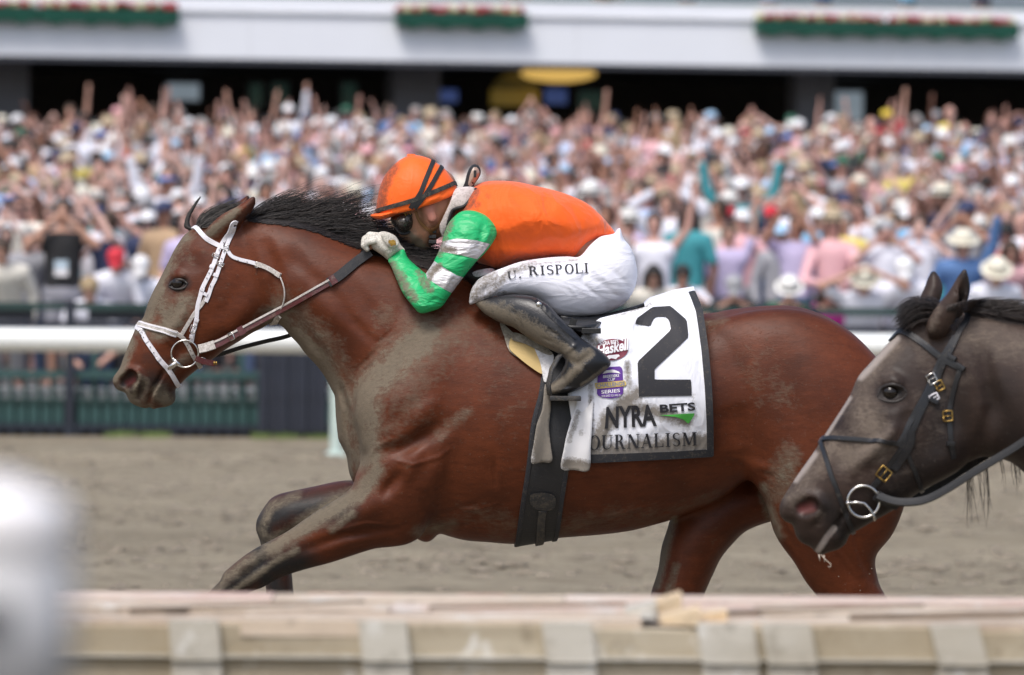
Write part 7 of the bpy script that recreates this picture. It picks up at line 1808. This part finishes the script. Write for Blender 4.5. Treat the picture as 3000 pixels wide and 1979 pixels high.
def body_parts(v, pose, inf=0.0, legs=True):
    v.capsule((-.075, 0, 1.36), (.075, 0, 1.36), .115 + inf, .115 + inf, .03, (1.15, .85, 1)); v.capsule((0, 0, 1.34), (0, .0, 1.02), .150 + inf, .132 + inf, .04, (1.08, .74, 1)); v.capsule((0, 0, 1.02), (0, 0, .90), .140 + inf, .150 + inf, .04, (1.05, .80, 1))
    if legs:
        for s in (-1, 1):
            v.capsule((s * .085, 0, .90), (s * .095, -.01, .50), .085, .056, .03); v.capsule((s * .095, -.01, .50), (s * .10, .02, .09), .056, .036, .02); v.capsule((s * .10, .02, .05), (s * .115, -.13, .04), .042, .034, .015)
def arm_parts(v, pose, inf=0.0, upto=1.0, hand=True):
    for s, (e, g) in zip((1, -1), POSES[pose]):
        sh = np.array((s * .185, 0, 1.40)); e = np.array((s * e[0], e[1], e[2])); g = np.array((s * g[0], g[1], g[2]))
        t1 = min(1, upto * 2)
        v.capsule(sh, sh + (e - sh) * t1, .052 + inf, .052 - .012 * t1 + inf, .02)
        if upto > 0.5:
            t2 = (upto - .5) * 2; v.capsule(e, e + (g - e) * t2, .040 + inf, .040 - .012 * t2 + inf, .01)
        if hand:
            d = (g - e) / np.linalg.norm(g - e); c = g + d * .05; v.capsule(g, c, .030, .038, .01, (.9, .7, 1)); v.capsule(c, c + d * .075, .034, .020, .01, (1, .55, 1)); v.capsule(c, c + d * .02 + np.array((-s * .05, -.01, .01)), .016, .011, .006)
def head_parts(v):
    v.capsule((0, .005, 1.44), (0, 0, 1.55), .052, .050, .02); v.capsule((0, .012, 1.655), (0, -.006, 1.590), .100, .074, .02, (.80, .98, 1.0)); v.capsule((0, -.088, 1.625), (0, -.104, 1.598), .013, .017, .012)
    for s in (-1, 1): v.capsule((s * .080, .012, 1.640), (s * .080, .016, 1.600), .016, .012, .006, (.6, 1, 1))
H1 = 0.021
def pm(v, name):
    return v.mesh(name), v.V, v.F
BODY, SHIRT = {}, {}
for pz in POSES:
    v = person_vol(H1); body_parts(v, pz); arm_parts(v, pz); head_parts(v); me, V, F = pm(v, 'person')
    c = np.ones((len(V), 3)); fr = V[:, 1] < -0.055
    for s in (-1, 1): c[fr & (np.hypot(V[:, 0] - s * .034, V[:, 2] - 1.648) < .020)] = (.25, .2, .2)
    c[fr & (np.abs(V[:, 0]) < .030) & (np.abs(V[:, 2] - 1.566) < .011)] = (.62, .38, .38); c[V[:, 2] < .10] = (.75, .75, .78)
    set_color(me, c); me.materials.append(M_PSKIN); BODY[pz] = (me, V, F, c)
    for sl, up in (('short', .36), ('long', .94), ('tank', 0)):
        v = person_vol(H1); body_parts(v, pz, .016, False)
        if up: arm_parts(v, pz, .015, up, False)
        ksl = np.searchsorted(v.z, .86); v.D[:, :, :ksl] = -0.1
        if sl == 'tank': v.D[:, :, np.searchsorted(v.z, 1.455):] = -0.1
        v.D[:, :, np.searchsorted(v.z, 1.50 if pz != 'x' else 9):] = np.where(np.abs(v.x)[:, None, None] < .12, -0.1, v.D[:, :, np.searchsorted(v.z, 1.50):])
        me, V, F = pm(v, 'shirt'); me.materials.append(M_PCLOTH); SHIRT[pz, sl] = (me, V, F)
TROU = {}
for nm, zc_ in (('trousers', .12), ('shorts', .52)):
    v = person_vol(H1)
    v.capsule((0, 0, .98), (0, 0, .90), .150, .168, .03, (1.05, .82, 1))
    for s in (-1, 1): v.capsule((s * .085, 0, .90), (s * .095, -.01, .50), .102, .076, .03); v.capsule((s * .095, -.01, .50), (s * .10, .02, .09), .076, .060, .02)
    v.D[:, :, :np.searchsorted(v.z, zc_)] = -0.1
    me, V, F = pm(v, nm); me.materials.append(M_PCLOTH); TROU[nm] = (me, V, F)
HAIR = {}
for nm in ('short hair', 'long hair', 'bald'):
    if nm == 'bald': continue
    v = Vol(-.16, .16, -.16, .20, 1.30, 1.82, 0.014)
    v.capsule((0, .022, 1.668), (0, .018, 1.62), .108, .094, .02, (.84, 1.0, 1.0))
    if nm == 'long hair':
        for s in (-1, 1): v.capsule((s * .075, .03, 1.64), (s * .095, .03, 1.42), .040, .032, .03)
        v.capsule((0, .07, 1.64), (0, .07, 1.42), .07, .06, .03)
    v.capsule((0, -.115, 1.60), (0, -.12, 1.66), .088, .070, .01, (.95, 1, 1), sub=True)
    me, V, F = pm(v, 'hair'); me.materials.append(M_PHAIR); HAIR[nm] = (me, V, F)
def hat_mesh(kind):
    mb = MB()
    if kind == 'cap':
        mb.lathe([(.001, 1.768), (.04, 1.764), (.075, 1.742), (.094, 1.705), (.098, 1.672), (.092, 1.668)], 16, at=(0, .01, 0))
        mb.add([(-.075, -.075, 1.684), (-.045, -.165, 1.668), (0, -.185, 1.664), (.045, -.165, 1.668), (.075, -.075, 1.684), (-.075, -.075, 1.672), (-.045, -.165, 1.658), (0, -.185, 1.654), (.045, -.165, 1.658), (.075, -.075, 1.672)], [(0, 1, 2, 3, 4), (9, 8, 7, 6, 5), (0, 5, 6, 1), (1, 6, 7, 2), (2, 7, 8, 3), (3, 8, 9, 4)])
    elif kind == 'straw hat':
        mb.lathe([(.001, 1.790), (.05, 1.796), (.082, 1.785), (.092, 1.74), (.102, 1.695), (.120, 1.684), (.142, 1.680), (.152, 1.688), (.152, 1.682), (.140, 1.672), (.10, 1.672)], 20, at=(0, .005, 0))
    elif kind == 'visor':
        mb.lathe([(.088, 1.70), (.100, 1.70), (.102, 1.672), (.090, 1.672)], 16, at=(0, .01, 0)); mb.add([(-.075, -.075, 1.684), (-.045, -.165, 1.668), (0, -.185, 1.664), (.045, -.165, 1.668), (.075, -.075, 1.684), (0, -.12, 1.655)], [(0, 1, 2, 3, 4), (5, 4, 3, 2), (5, 2, 1, 0)])
    me = mb.mesh(kind.replace(' ', '_')); smooth(me); me.materials.append(M_PHAT); return me, np.array([q.co[:] for q in me.vertices]), [tuple(p.vertices) for p in me.polygons]
HATS = {k: hat_mesh(k) for k in ('cap', 'straw hat', 'visor')}
mb = MB(); mb.lathe([(.100, 1.722), (.1045, 1.722), (.1055, 1.696), (.1035, 1.694)], 20, at=(0, .005, 0)); BAND = mb.mesh('hat_band'); BAND.materials.append(M_PHAT)
mb = MB()
for s in (-1, 1): mb.box(s * .036 - .026, s * .036 + .026, -.101, -.082, 1.632, 1.664, .006)
mb.box(-.085, .085, -.088, -.084, 1.654, 1.660)
SHADES = mb.mesh('sunglasses'); SHADES.materials.append(M_RUBBER)
mb = MB(); mb.box(-.038, .038, -.012, .0, -.075, .075, .006); PHONE = mb.mesh('phone'); PHONE.materials.append(M_RUBBER)
SHIRTS = [('white', (.80, .80, .88), 38), ('cream', (.74, .70, .62), 8), ('pale blue', (.48, .60, .84), 15), ('sky blue', (.22, .48, .72), 5), ('pink', (.78, .45, .48), 7), ('lavender', (.55, .48, .70), 4), ('navy', (.025, .035, .09), 9), ('black', (.016, .016, .018), 9),
    ('yellow', (.75, .62, .16), 2), ('teal', (.05, .30, .34), 3), ('tan', (.45, .31, .19), 3), ('red', (.45, .03, .05), 1.2), ('grey', (.32, .32, .35), 5), ('magenta', (.55, .03, .30), .3), ('dark green', (.02, .09, .05), 2), ('denim blue', (.10, .20, .42), 5), ('coral', (.72, .28, .24), 1.2)]
SW = np.array([s[2] for s in SHIRTS], float); SW /= SW.sum()
SKINS = [((.60, .345, .28), 5), ((.50, .27, .215), 5), ((.66, .42, .355), 4), ((.40, .20, .13), 2), ((.16, .07, .045), 1)]
HAIRC = [('brown', (.055, .032, .020)), ('dark', (.014, .011, .010)), ('blond', (.34, .25, .14)), ('grey', (.34, .33, .32)), ('auburn', (.09, .035, .02))]
HATC = {'cap': [('white', (.80, .80, .82)), ('navy', (.03, .04, .10)), ('black', (.02, .02, .02)), ('red', (.60, .03, .05)), ('pale blue', (.40, .60, .80)), ('pink', (.75, .40, .42)), ('dark green', (.03, .13, .08)), ('grey', (.35, .35, .37)), ('yellow', (.70, .52, .06))],
    'straw hat': [('cream', (.74, .70, .58)), ('white', (.80, .79, .76)), ('tan', (.50, .40, .27)), ('black', (.03, .03, .03))], 'visor': [('white', (.80, .80, .82)), ('pink', (.75, .35, .45)), ('blue', (.12, .25, .60))]}
PW = {'arms down': 30, 'both arms raised': 4, 'one arm raised': 5, 'hands at the face': 19, 'hands on the head': 5, 'clapping': 16, 'phone held high': 9, 'leaning forward': 1, 'fist in the air': 6}
def pick(seq, w): return seq[int(rng.choice(len(seq), p=np.array(w, float) / sum(w)))]
def random_look(front=False):
    sh = int(rng.choice(len(SHIRTS), p=SW)); pose = pick(list(PW), list(PW.values())); sl = pick(['short', 'long', 'tank'], [6, 3, 2.2])
    hd = pick(['cap', 'straw hat', 'visor', 'short hair', 'long hair', 'bald'], [26, 13, 4, 30, 22, 5])
    return dict(shirt=sh, pose=pose, sleeve=sl, head=hd, hatc=(int(rng.choice(9, p=[.38, .17, .14, .03, .12, .05, .03, .075, .005])) if hd == 'cap' else int(rng.integers(len(HATC.get(hd, [0]))))), hair=int(rng.integers(len(HAIRC))), skin=pick([s[0] for s in SKINS], [s[1] for s in SKINS]), legs=pick(['trousers', 'shorts'], [2, 1]), shades=rng.random() < .3)
def look_words(L):
    g = {'short': 'shirt', 'long': 'long-sleeved shirt', 'tank': 'sleeveless top'}[L['sleeve']]
    h = ('bald head' if L['head'] == 'bald' else f"{HAIRC[L['hair']][0]} {L['head']}" if 'hair' in L['head'] else f"{HATC[L['head']][L['hatc']][0]} {L['head']}")
    return f"{SHIRTS[L['shirt']][0]} {g}, {h}, {L['pose']}"
COVER = [BAY_NECK, BAY_TRUNK, BAY_HEAD, TORSO, HELM, BREECH, CLOTH, H2_HEAD, H2_NECK]
def covered(u, v):
    X, Z = np.array([[u]]), np.array([[v]])
    return any(poly_sdf(np.array(P, float), X, Z)[0, 0] > 6 for P in COVER)
def where(u, v, d):
    a = 'above the bay muzzle' if u < 330 else 'above the bay forehead' if u < 640 else 'above the bay mane' if u < 1060 else 'above the jockey cap' if u < 1380 else 'above the jockey back' if u < 1860 else 'above the bay rump' if u < 2480 else 'above the dark horse'
    b = 'at the fence' if d < 52.6 else 'low in crowd' if d < 60 else 'halfway up crowd' if d < 72 else 'high in crowd' if d < 86 else 'in the top row'
    return f"{b} {a}"
used_labels = set(); n_people = 0
def add_person(L, x, d, z, yaw, sc, label):
    global n_people
    n_people += 1
    c = lambda o, col: setattr(o, 'color', (*col, 1)) or o
    b = c(link(bpy.data.objects.new('person', BODY[L['pose']][0])), L['skin'])
    b.location = (x, d - DH, z); b.rotation_euler = (0, 0, yaw); b.scale = (sc * L.get('wide', 1), sc * L.get('wide', 1), sc)
    tag(b, label, 'person', 'people in the crowd')
    jit = 1 + rng.normal(0, .06)
    c(link(bpy.data.objects.new('shirt', SHIRT[L['pose'], L['sleeve']][0]), b), tuple(min(1, k * jit) for k in SHIRTS[L['shirt']][1]))
    if d < 58: c(link(bpy.data.objects.new(L['legs'], TROU[L['legs']][0]), b), L.get('legc', ((.10, .14, .24), (.30, .28, .24), (.05, .05, .06), (.40, .40, .42))[int(rng.integers(4))]))
    hd = L['head']
    if hd in HATS:
        c(link(bpy.data.objects.new(hd.replace(' ', '_'), HATS[hd][0]), b), HATC[hd][L['hatc']][1])
        if hd == 'straw hat': c(link(bpy.data.objects.new('hat_band', BAND), b), L.get('band', (.05, .045, .04)))
        if d < 62 and rng.random() < .6: c(link(bpy.data.objects.new('hair', HAIR['short hair'][0]), b), HAIRC[L['hair']][1]).scale = (.97, .97, .985)
    elif hd in HAIR: c(link(bpy.data.objects.new('hair', HAIR[hd][0]), b), HAIRC[L['hair']][1])
    if L['shades']: link(bpy.data.objects.new('sunglasses', SHADES), b)
    return b
taken = []
def special(u, vhead, d, label, shirt, pose, head, hatc=0, sleeve='short', skin=(.55, .31, .23), hair=0, legs='trousers', sc=None, yaw=0.0, **kw):
    """person whose eyes sit at photo pixel (u, vhead)"""
    x, _, ze = W(u, vhead, d); zg = float(apron_z(d))
    s = (ze - zg) / 1.64 if sc is None else sc
    si = [k for k, q in enumerate(SHIRTS) if q[0] == shirt][0]
    L = dict(shirt=si, pose=pose, sleeve=sleeve, head=head, hatc=hatc, hair=hair, skin=skin, legs=legs, shades=kw.get('shades', False)); L.update({k: q for k, q in kw.items() if k in ('band', 'legc', 'wide')})
    if sc is None and s < 0.93:                                  # bent forward over the fence
        pt = math.acos(max(0.80, min(1.0, (ze - zg) / (1.64 * 0.96)))); s = 0.96
        b = add_person(L, x, d + 1.64 * s * math.sin(pt), ze - 1.64 * s * math.cos(pt), yaw, s, label); b.rotation_euler = (pt, 0, yaw)
    else: b = add_person(L, x, d, zg if sc is None else ze - 1.64 * sc, yaw, s, label)
    used_labels.add(label); taken.append((x, d, u, vhead)); return b
b = special(185, 622, 51.6, 'person in black sleeveless top with pass on chest, hands at face, at the fence', 'black', 'hands at the face', 'short hair', sleeve='tank', hair=1, legs='shorts', legc=(.30, .30, .34), skin=(.50, .28, .20))
mb = MB(); mb.box(-.062, .062, -.165, -.158, 1.11, 1.19); mb.build('pass_card', M_WIN, b); mb = MB(); mb.box(-.062, .062, -.166, -.159, 1.045, 1.105); mb.build('pass_card', M_WHITE_PRINT, b)
special(340, 762, 51.2, 'person in red cap and white shirt leaning over the fence by the bay nose', 'white', 'leaning forward', 'cap', 3, shades=False, skin=(.52, .29, .21))
special(412, 785, 51.3, 'dark-skinned person in white cap and white shirt leaning over the fence', 'white', 'leaning forward', 'cap', 0, skin=(.10, .045, .03))
special(262, 850, 51.0, 'person bending low in white shirt beside the black sleeveless top', 'white', 'leaning forward', 'short hair', hair=2, wide=1.1)
special(4, 735, 51.0, 'person in cream shirt cut by the left edge at the fence', 'cream', 'arms down', 'short hair', hair=0, sleeve='long', wide=1.15)
special(80, 700, 51.8, 'person in grey shirt behind fence between cream shirt and black top', 'grey', 'arms down', 'short hair', hair=3)
special(2822, 716, 51.8, 'person in denim blue shirt and cream straw hat behind the dark horse ears', 'denim blue', 'one arm raised', 'straw hat', 0, sleeve='long', band=(.70, .66, .55), wide=1.15)
special(2920, 800, 51.2, 'person in white shirt and tilted cream straw hat near the dark mane', 'white', 'arms down', 'straw hat', 0, band=(.68, .62, .5), skin=(.55, .30, .20), wide=1.1)
special(2650, 790, 51.4, 'person in white shirt and white cap in front of the dark horse forehead', 'white', 'leaning forward', 'cap', 0, wide=1.1)
special(2532, 825, 51.2, 'person in white shirt and grey-banded straw hat, hands on head, above bay rump', 'white', 'hands on the head', 'straw hat', 0, band=(.20, .20, .18), wide=1.1)
special(2428, 858, 51.5, 'person in magenta top with dark hair above the bay rump', 'magenta', 'arms down', 'long hair', hair=1, sleeve='tank')
special(2312, 852, 51.6, 'person in dark green shirt holding hands to face above the bay croup', 'dark green', 'hands at the face', 'straw hat', 1, sleeve='long')
special(2150, 842, 51.6, 'person in black shirt with binoculars above the saddle cloth', 'black', 'hands at the face', 'cap', 7, sleeve='short')
special(2000, 812, 52.2, 'person in white shirt with hands at face behind the number cloth', 'white', 'hands at the face', 'short hair', hair=1)
special(1915, 812, 52.0, 'person in cream shirt with dark long hair behind the jockey hips', 'cream', 'arms down', 'long hair', hair=1)
special(2962, 740, 53.0, 'person with curly dark hair behind two straw hats at the right', 'pink', 'arms down', 'long hair', hair=0)
special(2285, 690, 54.0, 'person in pale blue cap with grey shirt above the bay croup', 'grey', 'arms down', 'cap', 4, skin=(.45, .24, .15), sleeve='long')
special(2470, 655, 56.0, 'person in yellow shirt above the bay rump', 'yellow', 'arms down', 'short hair', hair=3, wide=1.15)
special(2395, 640, 56.5, 'person in sky blue shirt and white cap left of the yellow shirt', 'sky blue', 'arms down', 'cap', 0)
special(2135, 690, 54.5, 'person in lavender shirt with one raised arm above the bay croup', 'lavender', 'one arm raised', 'short hair', hair=0)
special(1870, 570, 58.0, 'person in pale blue shirt beside the jockey hips', 'pale blue', 'arms down', 'short hair', sleeve='long', wide=1.15)
special(1952, 600, 57.0, 'person in white shirt with hands on head right of the jockey', 'white', 'hands on the head', 'short hair', hair=0, sleeve='long')
special(738, 340, 88.0, 'person in white shirt with both fists up under the left window', 'white', 'both arms raised', 'short hair', hair=0)
special(845, 330, 88.5, 'person in white shirt waving a phone highest of all over the crowd', 'white', 'one arm raised', 'cap', 0, sleeve='long', sc=1.1, yaw=-.2)
special(205, 330, 89.0, 'person with one bare arm raised beside the left grey column', 'tan', 'one arm raised', 'short hair', sleeve='tank')
special(1722, 345, 89.0, 'person with one arm straight up below the yellow lamp', 'pink', 'one arm raised', 'short hair', sleeve='tank', yaw=.1)
special(2598, 345, 88.0, 'person in red shirt and yellow cap with arm pointing up at right', 'red', 'one arm raised', 'cap', 8, yaw=-.3)
special(1895, 395, 84.0, 'person in white shirt standing high in crowd right of the lamp', 'white', 'arms down', 'short hair', hair=0, wide=1.2)
special(2480, 460, 78.0, 'person in pale pink shirt high above the bay rump', 'pink', 'arms down', 'short hair', hair=3, wide=1.15)
special(2860, 480, 74.0, 'person in lavender shirt high above the dark horse ears', 'lavender', 'arms down', 'cap', 0, wide=1.2)
special(1010, 560, 62.0, 'person in white shirt spread wide above the bay mane', 'white', 'arms down', 'short hair', hair=3, wide=1.2)
# everyone else, row by row
spots = []
d = 52.3; row = 0
while d < 91.5:
    half = 0.5 * 3000 * d / FPX + 4.6; x = -half + rng.uniform(0, .5); gap = 0.64 if d > 86 else 0.60
    while x < half:
        spots.append((x + rng.normal(0, .06), d + rng.normal(0, .22))); x += gap * rng.uniform(.85, 1.25)
    d += .85 if d < 60 else 1.15 if d < 70 else 1.35; row += 1
cand = []
for x, d in spots:
    if any(abs(x - t[0]) < .42 and abs(d - t[1]) < .75 for t in taken): continue
    z = float(apron_z(d)); sc = float(np.clip(rng.normal(1.0, .055), .86, 1.12)); u, v = UV(x, z + 1.62 * sc, d)
    if any(0 < t[1] - d < 5 and abs(u - t[2]) < 26 and v < t[3] + 60 for t in taken): continue      # do not hide those placed by hand
    vis = -20 < u < 3020 and not covered(u, v)
    cand.append((x, d, z, sc, u, v, vis))
lim = 300 - n_people
visible = sorted([c for c in cand if c[6]], key=lambda c: c[1] if c[1] < 86 else c[1] - 30.0)
solo = visible[:lim]; rest = [c for c in cand if c[6] and c not in set(solo)] + [c for c in cand if not c[6]]
for x, d, z, sc, u, v, vis in solo:
    for _ in range(60):
        L = random_look(d < 54)
        if d < 54 and L['pose'] == 'arms down' and rng.random() < .4: L['pose'] = 'leaning forward'
        lb = f"{look_words(L)}, {where(u, v, d)}"
        if len(lb.replace('-', ' ').split()) > 16: continue
        if lb not in used_labels: break
    used_labels.add(lb)
    add_person(L, x, d, z, rng.normal(-.25, .35), sc, lb)
# the rest of the crowd, past the three hundred largest, as one mass of people
M_MASS = None
m, nt, b = mat_new('crowd_mass'); a = N(nt, 'ShaderNodeVertexColor', layer_name='paint'); nt.links.new(a.outputs[0], b.inputs['Base Color']); b.inputs['Roughness'].default_value = .75; M_MASS = m
H2_ = 0.036; LOW = {}
for pz in ('arms down', 'both arms raised', 'one arm raised', 'hands at the face', 'phone held high', 'clapping', 'fist in the air'):
    v = Vol(-0.60, 0.60, -0.50, 0.26, 0.60, 2.16, H2_); body_parts(v, pz, 0, False); arm_parts(v, pz); head_parts(v); _m, V, F = pm(v, 'low'); bpy.data.meshes.remove(_m)
    LOW[pz] = (V, F)
lowhair = {}
for nm in ('short hair', 'long hair'):
    q = HAIR[nm]; lowhair[nm] = (q[1], q[2])
Vs, Fs, Cs, off = [], [], [], 0
for x, d, z, sc, u, v, vis in rest:
    L = random_look(); V, F = LOW[L['pose'] if L['pose'] in LOW else 'arms down']
    skin = np.array(L['skin']); sh = np.array(SHIRTS[L['shirt']][1])
    C = np.tile(skin, (len(V), 1)); reach = {'short': .30, 'long': .62, 'tank': .0}[L['sleeve']]
    tor = (V[:, 2] < 1.47) & (np.abs(V[:, 0]) < .21) & (np.abs(V[:, 1]) < .17) | ((V[:, 2] < 1.5) & (np.hypot(np.abs(V[:, 0]) - .185, V[:, 2] - 1.40) < reach) & (np.abs(V[:, 0]) > .12))
    C[tor] = sh
    if L['head'] in HATS:
        C[(V[:, 2] > 1.685) & (np.abs(V[:, 0]) < .13) & (np.abs(V[:, 1]) < .14)] = HATC[L['head']][L['hatc']][1]
        hv, hf = HATS[L['head']][1], HATS[L['head']][2]; hc = np.tile(HATC[L['head']][L['hatc']][1], (len(hv), 1))
    elif L['head'] in lowhair: hv, hf = lowhair[L['head']]; hc = np.tile(HAIRC[L['hair']][1], (len(hv), 1))
    else: hv, hf, hc = np.zeros((0, 3)), [], np.zeros((0, 3))
    yw = rng.normal(-.25, .35); R = np.array([[math.cos(yw), -math.sin(yw), 0], [math.sin(yw), math.cos(yw), 0], [0, 0, 1]])
    for vv, ff, cc in ((V, F, C), (hv, hf, hc)):
        if len(vv) == 0: continue
        Vs.append((vv @ R.T) * sc + np.array((x, d - DH, z))); Cs.append(cc)
        for f in (ff.tolist() if isinstance(ff, np.ndarray) else ff):
            Fs.append(tuple(i + off for i in f))
        off += len(vv)
if Vs:
    tri = []
    for f in Fs:
        if len(f) == 4: tri += [(f[0], f[1], f[2]), (f[0], f[2], f[3])]
        elif len(f) == 3: tri.append(f)
        else: tri += [(f[0], f[k], f[k + 1]) for k in range(1, len(f) - 1)]
    me = mesh_arrays('crowd', np.vstack(Vs), np.array(tri, np.int32)); set_color(me, np.vstack(Cs)); tag(obj('crowd', me, M_MASS, None, True), kind='stuff')
print('PEOPLE', n_people, 'rest', len(rest), 'mass tris', len(tri) if Vs else 0)
# a few people on the balcony above the white fascia
for k in range(22):
    lx = -16 + k * 1.5 + rng.uniform(-.3, .3); p = GO + ge * lx + gn * 1.1
    u, v = UV(p[0], zt_ + .1, p[1] + DH)
    if not (1480 < u < 3040): continue
    for _ in range(60):
        L = random_look(); lb = f"{look_words(L)}, seated row on the balcony, legs in view"
        lb = f"{SHIRTS[L['shirt']][0]} {dict(short='shirt', long='long-sleeved shirt', tank='sleeveless top')[L['sleeve']]} above the fascia, {'over the lone flower box' if u < 1700 else 'between flower boxes' if u < 2210 else 'over the right flower boxes'}, mostly out of view"
        if lb not in used_labels: break
    used_labels.add(lb); add_person(L, p[0], p[1] + DH, zb_ + .45, YAW, 1.0, lb)
